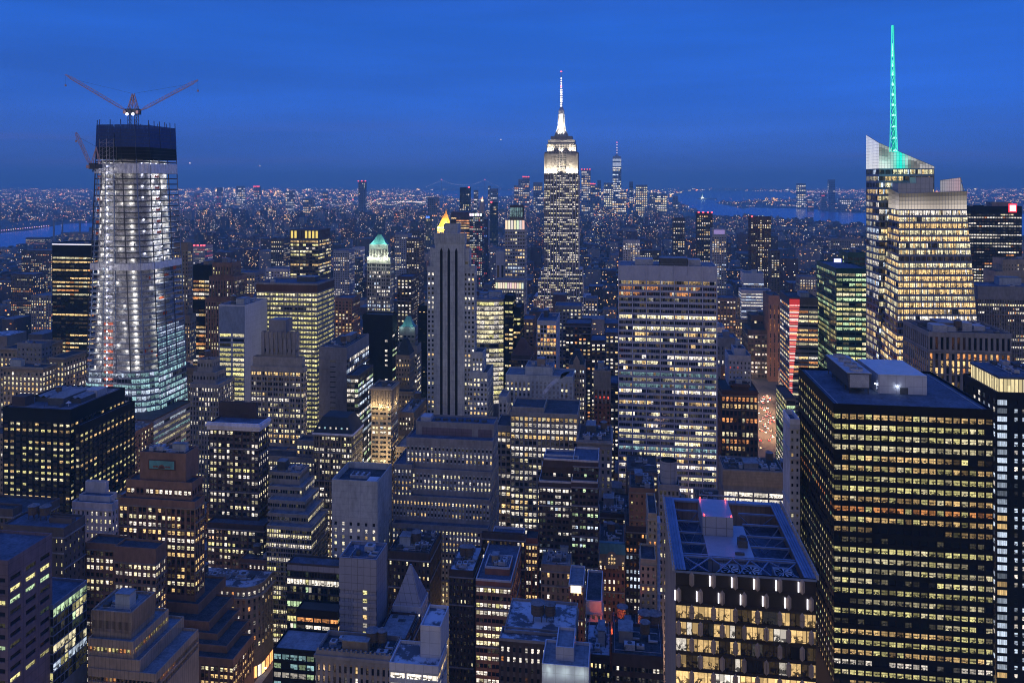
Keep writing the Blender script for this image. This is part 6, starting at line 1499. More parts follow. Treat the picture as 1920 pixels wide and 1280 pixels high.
# ------------------------------------------------------------------ beyond midtown
FAR = dict(clutter=0, rec=.4, run=(1, 2, 3), tp=3)
def FB(name, label, xl, xr, yt, D, dep=30, ex=None, **kw):
    q = dict(FAR); q.update(kw); return B(name, label, q.pop('cat', 'tower'), [(xl, xr, yt, D, dep, q.pop('o', {}))], extra=ex, **q)
def redtops(cols, y=0, r=1.0):
    def f(root, org, geo, rng):
        u0, u1, v0, v1, z1, D, _ = geo[0]
        for t in cols:
            m = MB(); lampdot(m, (lerp(u0, u1, t), v0, z1 + 2), D / 1100 * r, (3, .25, .3)); m.build('beacon', 'lamp_and_painted_glow', root, org)
    return f
def crownlit(yt, yb, col, k, cols=6):  # glowing panels; floodlit crowns have their light painted as emission
    def f(root, org, geo, rng):
        u0, u1, v0, v1, z1, D, _ = geo[0]; zt, zb = zat(yt, D), zat(yb, D); m = MB()
        for i in range(cols):
            a, b = lerp(u0, u1, (i + .12) / cols), lerp(u0, u1, (i + .88) / cols); m.quad((a, v0 - .4, zb), (b, v0 - .4, zb), (b, v0 - .4, zt), (a, v0 - .4, zt), 0, tuple(c * k * rng.uniform(.7, 1.1) for c in col) + (0,))
        m.build('crown_glow', 'lamp_and_painted_glow', root, org)
    return f
FB('needle_tower', 'very slim dark glass tower rising alone on the horizon left of centre', 672, 685, 340, 4700, 25, fp=3.2, bp=3, lit=.12, m='navy_frame', ex=redtops((0, .5, 1), r=.7))
FB('glass_top_tower', 'grey tower with a floodlit crown band, left of the tall art deco skyscraper', 947, 984, 430, 1120, 30, fp=6.6, bp=4.6, ww=.7, wh=.45, lit=.45, pal='WPC', m='silver_panel', ex=crownlit(413, 430, (1, .85, .6), 1.0, 7))
FB('glass_lantern', 'dark glass box storey standing on the floodlit crown, left of the tall art deco skyscraper', 956, 980, 386, 1130, 18, fp=9, bp=4, ww=.8, wh=.9, lit=.9, pal='T', br=.3, m='dark_steel', o=dict(ybase=414))
FB('colonnade_building', 'low building with a white floodlit colonnade below the grey tower with floodlit crown', 929, 982, 526, 1030, 26, fp=6, bp=5, lit=.7, ww=.6, pal='PN', m='limestone', ex=crownlit(530, 541, (1, .86, .6), 1.0, 12), tp=18)
FB('blank_white_slab', 'small blank white slab beside the floodlit tower, left of the tall art deco skyscraper', 930, 946, 472, 1150, 20, lit=0, fp=99, m='white_panel')
FB('banded_dark_block', 'dark block whose floors are lit in warm bands, behind the golden pyramid spire', 846, 884, 398, 1950, 60, fp=4.6, bp=5, ww=.95, wh=.5, lit=.85, pal='WWO', m='rust_brown', tp=9, run=(2, 5), o={})
FB('slanted_tower', 'dark glass tower with one red rooftop light on the skyline left of centre', 862, 880, 352, 3000, 30, fp=4, bp=3, lit=.15, m='black_metal', ex=redtops((.95,), r=1))
FB('unfinished_lit_tower', 'tower under construction with bright lights along its top, right of the golden pyramid spire', 880, 904, 404, 1720, 30, fp=4.2, bp=3.4, ww=.7, wh=.5, lit=.6, pal='NRPC', br=.7, m='dark_steel', ex=crownlit(400, 405, (1.4, 1.3, 1.2), 1.2, 5))
FB('thin_red_tower', 'thin dark tower beside the unfinished lit tower', 905, 913, 412, 1900, 14, fp=5, bp=3, lit=.2, pal='RB', m='dark_brick')
FB('dark_red_light_tower', 'dark tower with a red rooftop light between the two floodlit spires left of centre', 919, 931, 380, 2700, 30, fp=4, bp=3, lit=.1, m='black_metal', ex=redtops((.2,)))
def spire_gold(root, org, geo, rng):
    u0, u1, v0, v1, z1, D, _ = geo[0]; m = MB(); hip(m, u0 + .5, u1 - .5, v0 + .5, v0 + (u1 - u0) - .5, z1, zat(400, D), .14); m.cyl(((u0 + u1) / 2, v0 + (u1 - u0) / 2), 3, .4, zat(402, D), zat(391, D), 8); m.build('gilded_pyramid', 'gold_leaf', root, org)
    for x in (.05, .5, .95): point('floodlight', (lerp(u0, u1, x), v0 - 9, z1 - 1), 150000, (1, .5, .1), root, org, 1)
    point('floodlight', (lerp(u0, u1, .5), v0 - 6, z1 + 22), 60000, (1, .6, .2), root, org, 1)
FB('golden_pyramid_tower', 'tower with a floodlit golden pyramid spire, behind the striped tower', 820, 847, 426, 2100, 40, fp=4.4, bp=3, lit=.6, pal='WPO', m='limestone', ex=lambda *a: (spire_gold(*a), crownlit(425, 434, (1, .55, .15), 1.0, 5)(*a)))
def clock_spire(root, org, geo, rng):
    u0, u1, v0, v1, z1, D, _ = geo[0]; c = ((u0 + u1) / 2, v0 + 10); m = MB(); m.cyl(c, 11, 6, z1, zat(378, D), 8); m.build('roof_spire', 'limestone', root, org)
    m = MB(); m.cyl(c, 5.5, 4.5, zat(388, D), zat(379, D), 8, 0, True, (1.3, .42, .1, 0)); m.cyl(c, 3.5, 3, zat(379, D), zat(374, D), 8, 0, True, (2.2, 1.7, .9, 0)); m.cyl(c, 2, .2, zat(374, D), zat(368, D), 8, 0, True, (2, .9, .35, 0)); m.build('lantern', 'lamp_and_painted_glow', root, org)
FB('clock_spire_tower', 'slender tower with a glowing orange and white lantern tip, right of the golden pyramid spire', 898, 908, 396, 2250, 20, fp=4, bp=3, lit=.15, m='limestone', ex=clock_spire)
FB('blue_light_tower', 'dark tower with a blue lit panel on top, left of the golden pyramid spire', 798, 806, 404, 2500, 30, fp=4, bp=3, lit=.3, m='dark_stone', ex=crownlit(405, 409, (.12, .35, 1.6), 1, 2))
# left
for xl, xr, yt, D, lb in ((20, 62, 515, 1150, 'dark tower block dotted with small lit windows, left of the black slab tower'), (40, 98, 470, 1500, 'low wide office building behind the dark tower block, far left'),
                      (58, 96, 555, 1000, 'grey ribbed apartment tower left of the black slab tower'), (48, 84, 446, 3000, 'dark riverside apartment block near the water at far left'), (130, 168, 436, 2900, 'power station block with small chimneys on the riverside at left')):
    FB('apartment_tower' if 'apart' in lb else 'city_block', lb, xl, xr, yt, D, 30, cat='building', fp=5000 / D, bp=5000 / D, lit=.4, pal='WNPO', m='dark_stone' if 'dark' in lb else 'grey_stone')
for x in (101, 117, 150):
    p = pt(x, 450, 2950); m = MB(); m.cyl((p.x, p.y), 3.4, 2.6, 0, zat(413, 2950), 10); o = m.build('chimney', 'grey_stone'); tag(o, {101: 'leftmost', 117: 'middle', 150: 'rightmost'}[x] + ' of the three tall pale chimneys on the riverside at left', 'chimney', 'riverside chimneys')
# mid ground, left to centre
FL = [(640, 672, 485, 1500, 'C', 'dark_stone', 'small block with blue-white lit floors left of the green pyramid tower'),
      (625, 655, 470, 1300, 'N', 'silver_panel', 'grey grid-fronted office block right of the round-topped tower'),
      (660, 676, 465, 1600, 'N', 'white_panel', 'small pale blue slab left of the green pyramid tower'),
      (498, 540, 505, 1050, 'N', 'white_stone', 'white church-like building above the lit office slab'),
      (508, 532, 448, 1500, 'N', 'dark_stone', 'block with a bright white rooftop band left of the round-topped tower'),
      (440, 478, 512, 1000, 'W', 'grey_stone', 'mid-rise block right of the gothic stepped tower'),
      (456, 480, 558, 900, 'N', 'silver_panel', 'pale office block with lit strips behind the white-walled slab'),
      (362, 384, 462, 1400, 'R', 'silver_panel', 'pale tower with a red lamp on its roof right of the limestone tower'),
      (768, 790, 433, 1700, 'N', 'dark_stone', 'brown apartment block left of the golden pyramid spire'),
      (740, 765, 440, 1500, 'P', 'silver_panel', 'pale balconied block right of the green pyramid tower'),
      (762, 786, 448, 1200, 'N', 'dark_stone', 'dark block half hidden behind the striped tower on its left'),
      (745, 772, 520, 900, 'N', 'dark_brick', 'dark brick block with paired window rows left of the striped tower'),
      (628, 660, 560, 880, 'O', 'brown_brick', 'brown apartment tower right of the lit office slab'),
      (1168, 1200, 452, 1300, 'N', 'white_stone', 'tower with pale vertical ribs just above the white grid slab'),
      (1200, 1240, 470, 1500, 'P', 'dark_stone', 'dark block behind the white grid slab'),
      (1262, 1284, 410, 1600, 'N', 'dark_stone', 'dark stepped apartment tower above the right part of the white grid slab'),
      (1307, 1336, 400, 1500, 'N', 'dark_brick', 'tall dark tower with red lights along its roof, right of centre'),
      (1335, 1362, 430, 1300, 'C', 'silver_panel', 'glass tower with a pale blank top floor, right of centre'),
      (1408, 1446, 408, 1350, 'N', 'rust_brown', 'tall brown tower with a sloping lit roof and a red beacon, right of centre'),
      (1446, 1462, 470, 1250, 'P', 'dark_stone', 'stepped lit block attached right of the tall brown tower'),
      (1558, 1620, 448, 2300, 'P', 'tan_brick', 'long low building with a dense grid of lit windows above the green glass tower'),
      (1500, 1530, 520, 1100, 'N', 'grey_stone', 'grey block left of the green glass tower'),
      (1345, 1380, 560, 1000, 'O', 'dark_stone', 'low dark block right of the white grid slab'),
      (1098, 1120, 560, 1100, 'W', 'grey_stone', 'grey block at the foot of the tall art deco skyscraper, right side'),
      (1108, 1136, 640, 700, 'N', 'dark_brick', 'dark block with stacked white windows left of the white grid slab'),
      (1134, 1160, 625, 740, 'N', 'dark_stone', 'dark brown block touching the left edge of the white grid slab'),
      (1144, 1160, 720, 640, 'N', 'dark_brick', 'narrow dark brick block squeezed between the ornate brick tower and the white grid slab'),
      (978, 1000, 600, 800, 'W', 'brown_brick', 'brown block glowing orange from the street left of the white grid building'),
      (1040, 1090, 575, 800, 'N', 'roof_blue', 'flat-roofed block with long pale roof sheds in front of the tall art deco skyscraper'),
      (1060, 1108, 608, 760, 'O', 'dark_brick', 'dark low block right of the white grid building'),
      (1186, 1200, 500, 1000, 'N', 'dark_stone', 'x')]
for xl, xr, yt, D, pl, mt_, lb in FL[:-1]:
    ex = redtops((.1, .4, .7, .95)) if 'red l' in lb else (redtops((.05,)) if 'beacon' in lb else (crownlit(yt + 1, yt + 9, (.5, .5, .8), .5, 1) if 'blank top' in lb else (crownlit(yt + 2, yt + 11, (.9, .6, .35), .35, 1) if 'sloping' in lb else None)))
    FB('apartment_tower' if 'tower' in lb else 'city_block', lb, xl, xr, yt, D, 28, ex=ex, cat='tower' if 'tower' in lb else 'building', fp=max(4.2, 5200 / D), bp=max(4, 5600 / D), lit=.5, ww=.55, wh=.5, pal=pl + 'WPN', m=mt_ if mt_ != 'roof_blue' else 'grey_stone', roof='roof_blue', tp=4 if 'blank' not in lb else 14)
# downtown on the horizon
DT = [(1090, 1107, 318, 5700, 'N', .7, 'glass tower with four red roof lights, left of the tallest downtown tower'),
      (1107, 1116, 345, 5600, 'P', .5, 'low tower at the right foot of the tower with four red roof lights'),
      (1116, 1124, 349, 5700, 'O', .4, 'short reddish tower between the two tallest downtown towers'),
      (1120, 1127, 338, 5900, 'N', .3, 'thin dark downtown tower left of the tallest one'),
      (1132, 1150, 343, 5500, 'P', .9, 'bright glass block left of the tallest downtown tower'),
      (1162, 1175, 358, 5500, 'W', .6, 'brownish block right of the tallest downtown tower'),
      (1180, 1187, 341, 5600, 'N', .3, 'thin dark tower right of the tallest downtown tower'),
      (1192, 1214, 347, 5300, 'P', 1.0, 'brightest pale lit tower, right of the tallest downtown tower'),
      (1218, 1232, 362, 5300, 'N', .5, 'dark block right of the brightest pale downtown tower'),
      (1228, 1250, 364, 5250, 'P', .8, 'wide dome-topped lit block at the right of downtown'),
      (1262, 1271, 368, 5400, 'W', .6, 'last slim tower at the right end of downtown'),
      (1148, 1174, 374, 4900, 'N', .9, 'low sloping lit block in front of the tallest downtown tower'),
      (972, 980, 336, 5700, 'N', .6, 'tower with a pointed lit spire at the left of downtown'), (980, 992, 332, 5750, 'O', .5, 'tower with red roof lights beside the pointed downtown spire'),
      (1000, 1016, 342, 5400, 'P', .6, 'flat-topped downtown tower just left of the tall art deco skyscraper'), (964, 972, 348, 5300, 'O', .6, 'orange lit block at the left end of downtown'),
      (1004, 1018, 358, 4800, 'N', .3, 'dark block under the flat-topped downtown tower'), (888, 894, 357, 4200, 'N', .6, 'narrow lit tower right of the slanted dark tower'), (920, 932, 354, 4800, 'C', .5, 'tower with a bluish lit top above the dark red-light tower'),
      (915, 918, 349, 5200, 'N', .5, 'needle-thin tower near the foot of the great bridge'), (802, 820, 370, 3600, 'O', .35, 'dark housing block left of the slanted dark tower'),
      (443, 456, 349, 8200, 'N', .9, 'tower wrapped in white and orange light on the far left horizon'), (406, 414, 352, 8500, 'R', .4, 'tower with pink roof lights on the far left horizon'), (476, 486, 350, 8200, 'O', .4, 'dark tower with red lights right of the brightly wrapped far tower'),
      (364, 370, 363, 7800, 'R', .5, 'thin red-lit tower on the far left horizon'), (535, 549, 358, 6500, 'N', .7, 'bright-topped tower in the far left city'), (568, 586, 372, 5200, 'W', .6, 'wide lit block with white roof strip in the far left city'),
      (605, 612, 360, 7000, 'O', .5, 'small reddish tower left of the slim needle tower'), (1495, 1511, 344, 7600, 'P', .8, 'banded glass tower across the harbour'), (1554, 1566, 337, 7300, 'N', .15, 'round-topped dark tower across the harbour'),
      (1540, 1550, 362, 7200, 'R', .4, 'short tower left of the round-topped dark harbour tower'), (1515, 1526, 370, 7000, 'O', .4, 'small lit block between the two tall harbour towers'), (1574, 1600, 372, 6900, 'W', .4, 'low block right of the round-topped harbour tower')]
for xl, xr, yt, D, pl, lt, lb in DT:
    FB('far_tower', lb, xl, xr, yt, D, 45, fp=4.2, bp=3.6, ww=.7, wh=.5, lit=lt, br=1.5 if lt > .7 else 1.2, pal=pl + pl + 'NW', m='navy_frame' if lt < .4 else 'grey_stone', rec=.8,
       ex=redtops((.05, .35, .65, .95), r=.7) if 'red' in lb and 'roof' in lb or 'with red' in lb else None)
def wtc():
    D = 5850; v0 = D * (ca + (1157 - CX) / F * sa); a, b = u_on_v(1148.5, v0), u_on_v(1165, v0); c = (a + b) / 2; h = (b - a) / 2
    root = empty('supertall_tower', (c, v0 + h, 0)); org = (c, v0 + h, 0); tag(root, 'tallest downtown tower with a thin mast, on the horizon right of centre', 'skyscraper')
    rng = random.Random(4); wall = MB(); wins = []; st = dict(DEF); st.update(ww=.75, wh=.5, rec=.9, lit=.8, pal='NPCN', br=1.5, rv=.3, run=(1, 2))
    z1, z0 = zat(300, D), 0
    lit_face(wall, wins, a, b, v0, v0 + 2 * h, zat(420, D), z1, 6, 28, st, rng); wall.box(a, b, v0, v0 + 2 * h, 0, zat(420, D), 0, 'bt'); wall.build('wall', ['silver_panel', 'navy_frame'], root, org)
    m = MB(); m.box(a + 2, b - 2, v0 + 2, v0 + 2 * h - 2, z1, zat(293, D)); m.cyl((c, v0 + h), 14, 12, zat(293, D), zat(290, D), 12); m.build('top', 'silver_panel', root, org)
    m = MB(); m.cyl((c, v0 + h), 4, 1.2, zat(290, D), zat(266, D), 6); m.build('mast', 'steel', root, org)
    m = MB()
    for i, y in enumerate((266, 271, 276, 281, 286)): m.cyl((c, v0 + h), 4.5, 4.5, zat(y + 1.2, D), zat(y, D), 6, 0, True, ((3, .6, .6, 0) if i == 0 else (1.8, 1.2, 1.3, 0)))
    m.build('mast_lights', 'lamp_and_painted_glow', root, org)
    m = MB(); m.quad((a + 1, v0 - 1, zat(312, D)), (b - 1, v0 - 1, zat(312, D)), (b - 1, v0 - 1, zat(305, D)), (a + 1, v0 - 1, zat(305, D)), 0, (.45, .5, .6, 0)); m.quad((a + 1, v0 - 1, zat(302, D)), (b - 1, v0 - 1, zat(302, D)), (b - 1, v0 - 1, zat(298, D)), (a + 1, v0 - 1, zat(298, D)), 0, (.45, .5, .6, 0)); m.build('lit_band', 'lamp_and_painted_glow', root, org)
    put_windows(root, org, wins, 6)
wtc()

# ------------------------------------------------------------------ ground, water, islands
m = MB(); m.quad((-45000, -600, 0), (45000, -600, 0), (45000, 36000, 0), (-45000, 36000, 0))
def ground_mat():
    m_, t, b = new_mat('city_ground'); geo = nd('ShaderNodeNewGeometry', t)
    n1 = nd('ShaderNodeTexNoise', t); n1.inputs['Scale'].default_value = .012; n1.inputs['Detail'].default_value = 6; t.links.new(geo.outputs['Position'], n1.inputs['Vector'])
    r = nd('ShaderNodeValToRGB', t); t.links.new(n1.outputs[0], r.inputs[0]); r.color_ramp.elements[0].position = .35; r.color_ramp.elements[0].color = (.035, .035, .04, 1); r.color_ramp.elements[1].position = .65; r.color_ramp.elements[1].color = (.09, .085, .085, 1)
    t.links.new(r.outputs[0], b.inputs['Base Color']); b.inputs['Roughness'].default_value = .9
ground_mat()
def water_mat():
    m_, t, b = new_mat('water'); geo = nd('ShaderNodeNewGeometry', t)
    n1 = nd('ShaderNodeTexNoise', t); n1.inputs['Scale'].default_value = .03; n1.inputs['Detail'].default_value = 6; t.links.new(geo.outputs['Position'], n1.inputs['Vector'])
    bp = nd('ShaderNodeBump', t); bp.inputs['Strength'].default_value = .15; bp.inputs['Distance'].default_value = 2; t.links.new(n1.outputs[0], bp.inputs['Height']); t.links.new(bp.outputs[0], b.inputs['Normal'])
    b.inputs['Base Color'].default_value = (.06, .18, .46, 1); b.inputs['Roughness'].default_value = .2; b.inputs['Specular IOR Level'].default_value = 1
water_mat()
g = m.build('ground', 'city_ground'); tag(g, kind='structure')
def gp(x, y, z=0): return pt(x, y, ground_D(y, z))
def sheet(name, pts, z, mt_):
    m = MB(); m.poly([tuple(gp(x, y, z)) for x, y in pts]); o = m.build(name, mt_); tag(o, kind='structure'); return o
sheet('water', [(1276, 362), (1262, 372), (1290, 392), (1330, 404), (1420, 418), (1500, 425), (1560, 430), (1640, 440), (1760, 450), (1960, 460), (1960, 402), (1640, 400), (1560, 398), (1500, 388), (1420, 386), (1395, 392), (1340, 380), (1400, 376), (1500, 372), (1480, 360), (1340, 357.5), (1290, 358)], .5, 'water')
sheet('water', [(-60, 478), (60, 468), (100, 448), (170, 448), (176, 418), (120, 420), (60, 432), (-60, 442)], .5, 'water')
sheet('water', [(790, 357), (900, 356), (965, 358), (960, 366), (900, 372), (870, 374), (800, 362)], .5, 'water')
WATER = [[(1276, 362), (1262, 372), (1290, 392), (1330, 404), (1420, 418), (1500, 425), (1560, 430), (1640, 440), (1760, 450), (1960, 460), (1960, 402), (1640, 400), (1560, 398), (1500, 388), (1420, 386), (1395, 392), (1340, 380), (1400, 376), (1500, 372), (1480, 360), (1340, 357.5), (1290, 358)],
         [(-60, 478), (60, 468), (100, 448), (170, 448), (176, 418), (120, 420), (60, 432), (-60, 442)], [(790, 357), (900, 356), (965, 358), (960, 366), (900, 372), (870, 374), (800, 362)]]
def inpoly(x, y, P):
    r = False; n = len(P)
    for i in range(n):
        a, b = P[i], P[(i + 1) % n]
        if (a[1] > y) != (b[1] > y) and x < (b[0] - a[0]) * (y - a[1]) / (b[1] - a[1]) + a[0]: r = not r
    return r
def on_water(u, v):
    x, y, D = px_of(u, v, 0); return D > 0 and any(inpoly(x, y, P) for P in WATER)
for nm, pts in (('island', [(1308, 373.5), (1345, 374.5), (1345, 371.5), (1308, 371.5)]), ('island', [(1352, 381), (1420, 383), (1420, 378.5), (1360, 378)]), ('pier', [(1400, 389), (1500, 391), (1500, 387.5), (1400, 386)])):
    sheet(nm, pts, 1.2, 'city_ground')
# statue on its island
p = gp(1317, 372.5); k = p.dot(Vector((-sa, ca, 0))) / F; org = (p.x, p.y, 0)
root = empty('statue', org); tag(root, 'small pale green statue raising a torch on its island in the harbour', 'statue')
m = MB(); m.cyl((p.x, p.y), 4 * k, 3.4 * k, 0, 2 * k, 10); m.hexa([(p.x + sx * 2 * k, p.y + sy * 2 * k, 2 * k) for sx, sy in ((-1, -1), (1, -1), (1, 1), (-1, 1))] + [(p.x + sx * 1.3 * k, p.y + sy * 1.3 * k, 6.5 * k) for sx, sy in ((-1, -1), (1, -1), (1, 1), (-1, 1))]); m.build('pedestal', 'limestone', root, org)
m = MB(); m.cyl((p.x, p.y), 1.1 * k, .6 * k, 6.5 * k, 10.8 * k, 8); m.cyl((p.x, p.y), .42 * k, .3 * k, 10.8 * k, 11.9 * k, 8); m.tube((p.x - .5 * k, p.y, 10.4 * k), (p.x - .9 * k, p.y, 13.2 * k), .22 * k); m.build('figure', 'copper_green', root, org)
m = MB(); lampdot(m, (p.x - .9 * k, p.y, 13.5 * k), .35 * k, (2, 1.6, 1)); m.build('torch', 'lamp_and_painted_glow', root, org)
for dx in (-3, 0, 3): point('floodlight', (p.x + dx * k, p.y - 5 * k, 1.5 * k), 2.2e5, (.85, 1, .85), root, org, 3)
# suspension bridges
def bridge(label, xa, xb, xl, xr, ytop, ydeck, D, D2, lamp, n=26, sag=.8, tower_w=1.0):
    A, Bq = pt(xa, ydeck, D), pt(xb, ydeck, D2); kA = D / F
    org = (A.x, A.y, 0); root = empty('suspension_bridge', org); tag(root, label, 'bridge')
    zd = A.z; zt = zat(ytop, D); d = (Bq - A); d.z = 0
    e0, e1 = A + d * ((xl - xa) / (xb - xa)), A + d * ((xr - xa) / (xb - xa))
    m = MB(); m.tube((e0.x, e0.y, zd), (e1.x, e1.y, zd), .35 * kA); m.build('deck', 'steel', root, org)
    for p in (A, Bq):
        m = MB(); m.tube((p.x, p.y, 0), (p.x, p.y, zt), tower_w * kA * .6); m.build('bridge_pier', 'steel', root, org)
        m = MB(); lampdot(m, (p.x, p.y, zt + .6 * kA), .8 * kA, (2.5, .35, .45)); m.build('beacon', 'lamp_and_painted_glow', root, org)
    def cab(t):     # t along A..B in [.., ..]
        if 0 <= t <= 1: return zt - (zt - zd) * sag * (1 - (2 * t - 1) ** 2)
        s = -t if t < 0 else t - 1; mx = (xa - xl) / (xb - xa) if t < 0 else (xr - xb) / (xb - xa)
        return lerp(zt, zd, min(1, s / mx) ** .85)
    t0, t1 = (xl - xa) / (xb - xa), (xr - xa) / (xb - xa); pts = []
    for i in range(n + 1):
        t = lerp(t0, t1, i / n); q = A + d * t; pts.append(Vector((q.x, q.y, cab(t))))
    m = MB()
    for a, b in zip(pts, pts[1:]): m.tube(a, b, .3 * kA, 4, 0, tuple(c * .7 for c in lamp) + (0,))
    for a in pts: lampdot(m, a, .45 * kA, lamp, 1.5)
    m.build('cable', 'lamp_and_painted_glow', root, org)
bridge('great suspension bridge with two red-tipped towers far away on the horizon', 828, 909, 800, 935, 337.5, 350, 14500, 14500, (.42, .40, .55), 40, .78)
bridge('suspension bridge with strings of white lights, right of the slim needle tower', 703, 760, 676, 800, 376, 386, 5300, 5600, (1.3, 1.1, .7), 40, .9)
bridge('fainter suspension bridge left of the slim needle tower', 604, 662, 585, 690, 375, 386, 5300, 5300, (.45, .42, .5), 40, .9)

# ------------------------------------------------------------------ filler city
def clash(u0, u1, v0, v1, m=2):
    for r in RECTS:
        if u0 < r[1] + m and u1 > r[0] - m and v0 < r[3] + m and v1 > r[2] - m: return True
    return False
NR = len(RECTS)
AVES = [-2600, -2300, -2020, -1760, -1500, -1260, -1010, -800, -600, -460, -325, -173, 142, 420, 700, 980, 1260, 1540, 1820, 2100, 2400, 2700]
RG = random.Random(1234)
WC = [(1, .50, .16), (1, .64, .28), (1, .76, .40), (1, .32, .08), (1, .6, .26), (.9, .85, .7)]
cand = []
v = 175
while v < 5200:
    bd = 62 if v < 1500 else 62
    for a, b in zip(AVES, AVES[1:]):
        u = a + 13
        while u < b - 22:
            w = RG.uniform(16, 34) if v < 1500 else RG.uniform(20, 46)
            u1 = min(u + w, b - 13)
            for half in (0, 1):
                v0 = v + half * (bd / 2 + .6); v1 = v0 + bd / 2 - .8
                r = RG.random()
                h = RG.uniform(14, 34) if r < .6 else (RG.uniform(30, 58) if r < .92 else RG.uniform(60, 105))
                if v < 1500: h = RG.uniform(22, 52) if r < .75 else RG.uniform(50, 85)
                if v > 2600 and h > 60 and u > 200: h *= .55
                x, y, D = px_of((u + u1) / 2, v0, h)
                if x < 220 and D > 1700: h *= .4
                if D < 450 and (h > 42 or 430 < x < 620): continue
                if D > 100 and -60 < x < 1980 and y < 1330: cand.append((u, u1, v0, v1, h, x, D))
            u = u1 + (.4 if RG.random() < .85 else 6)
    v += 80
def occ_ok(x, y, D):      # columns where nothing may rise above a row
    if 1395 < x < 1480 and 640 < D < 1030: return False
    return True
FILLM = ['dark_stone', 'grey_stone', 'brown_brick', 'dark_brick', 'tan_brick', 'concrete', 'red_brick']
ROOFM = ['roof_dark', 'roof_grey', 'roof_blue', 'roof_snow', 'roof_light']
near, far = [], []
for c in cand:
    u0, u1, v0, v1, h, x, D = c
    if on_water((u0 + u1) / 2, v0): continue
    if D < 1500 and clash(u0, u1, v0, v1): continue
    if D >= 1500 and any(u0 < r[1] and u1 > r[0] and v0 < r[3] and v1 > r[2] for r in RECTS): continue
    if not occ_ok(x, 0, D): continue
    (near if D < 1500 else far).append(c)
near.sort(key=lambda c: c[6]); 
far_extra = near[290:]; near = near[:290]
KINDS = {0: ('low_block', 'low city block with a flat roof crowded between the taller midtown buildings', 'low blocks between the midtown towers'),
         1: ('row_block', 'small flat-roofed block in the sea of rooftops beyond the midtown towers', 'blocks in the sea of rooftops beyond the towers')}
def filler(c, i):
    u0, u1, v0, v1, h, x, D = c; rng = random.Random(i * 31 + 7)
    k = 0 if D < 800 else 1; nm, lb, gr = KINDS[k]; org = ((u0 + u1) / 2, (v0 + v1) / 2, 0)
    side = x > 1161
    if D < 800:
        root = empty(nm, org); tag(root, lb, 'building', gr); wall = MB(); wins = []; st = dict(DEF); st.update(lit=rng.choice((.15, .3, .5, .7)), ww=.45, wh=.5, rec=.3, br=.9, pal=rng.choice(('NPW', 'WWN', 'PPY', 'NOC')))
        nf = int((h - 7) / 3.6); zt = h - 1.6; zl = zt - nf * 3.6; nb = max(3, int((u1 - u0) / 3.2))
        facade(wall, wins, Face((u0, v0, zl), (u1, v0, zl), (u1, v0, zt), (u0, v0, zt), (0, -1, 0)), nb, nf, st, rng)
        uu = u0 if side else u1; n_ = (-1, 0, 0) if side else (1, 0, 0); pq = ((uu, v1), (uu, v0)) if side else ((uu, v0), (uu, v1))
        facade(wall, wins, Face((*pq[0], zl), (*pq[1], zl), (*pq[1], zt), (*pq[0], zt), n_), max(3, int((v1 - v0) / 3.4)), nf, st, rng)
        ot = u1 if side else u0
        for za, zb in ((0, zl), (zt, h + .9)):
            wall.quad((u0, v0, za), (u1, v0, za), (u1, v0, zb), (u0, v0, zb)); wall.quad((uu, v0, za), (uu, v1, za), (uu, v1, zb), (uu, v0, zb))
        wall.quad((ot, v0, 0), (ot, v1, 0), (ot, v1, h + .9), (ot, v0, h + .9)); wall.quad((u0, v1, 0), (u1, v1, 0), (u1, v1, h + .9), (u0, v1, h + .9))
        wall.box(u0 + .4, u1 - .4, v0 + .4, v1 - .4, 0, h - .2, 0, 'b')
        wall.build('wall', rng.choice(FILLM), root, org)
        m = MB(); m.quad((u0, v0, h), (u1, v0, h), (u1, v1, h), (u0, v1, h)); m.build('roof', rng.choice(ROOFM), root, org)
        put_windows(root, org, wins, 14); rooftop(root, org, u0 + .5, u1 - .5, v0 + .5, v1 - .5, h, rng, 1.4 if D < 600 else .7, D < 600)
    else:
        m = MB(); m.box(u0, u1, v0, v1, 0, h, 0, 'bt'); m.quad((u0, v0, h), (u1, v0, h), (u1, v1, h), (u0, v1, h), 1)
        if rng.random() < .6: a, b = rng.uniform(.1, .5), rng.uniform(.1, .5); m.box(lerp(u0, u1, a), lerp(u0, u1, a + .3), lerp(v0, v1, b), lerp(v0, v1, b + .35), h, h + rng.uniform(3, 6), 0, 'b')
        lit_quads(m, u0, u1, v0, v1, h, D, rng, side, 2)
        o = m.build(nm, [rng.choice(FILLM), rng.choice(ROOFM), 'lamp_and_painted_glow']); tag(o, lb, 'building', gr)
def lit_quads(m, u0, u1, v0, v1, h, D, rng, side, mi, dens=1.0):
    s = max(1.4, D / 773 * .38); fl = 3.5; n = int(dens * (u1 - u0) * h / 60 * rng.choice((.2, .6, 1, 1, 1.8)) * 1)
    base = rng.choice(WC)
    for _ in range(n):
        c = base if rng.random() < .6 else rng.choice(WC); k = rng.choice((.3, .6, 1.1, 1.6, 2.8)) * (1 + D / 8000)
        z = (int(rng.uniform(1, max(2, h / fl - .6))) + .3) * fl
        if z + s * .8 > h: continue
        col = (c[0] * k, c[1] * k, c[2] * k, 0)
        w = s * rng.choice((.8, 1, 1, 1.8)); hh = min(2.4, s * .9) if D < 2000 else s * .8
        if rng.random() < .72: a = u0 + .6 + (u1 - u0 - 1.2 - w) * rng.random(); m.quad((a, v0 - .15, z), (a + w, v0 - .15, z), (a + w, v0 - .15, z + hh), (a, v0 - .15, z + hh), mi, col)
        else:
            x = (u0 - .15) if side else (u1 + .15); a = v0 + .6 + (v1 - v0 - 1.2 - w) * rng.random(); m.quad((x, a, z), (x, a + w, z), (x, a + w, z + hh), (x, a, z + hh), mi, col)
for i, c in enumerate(near): filler(c, i)
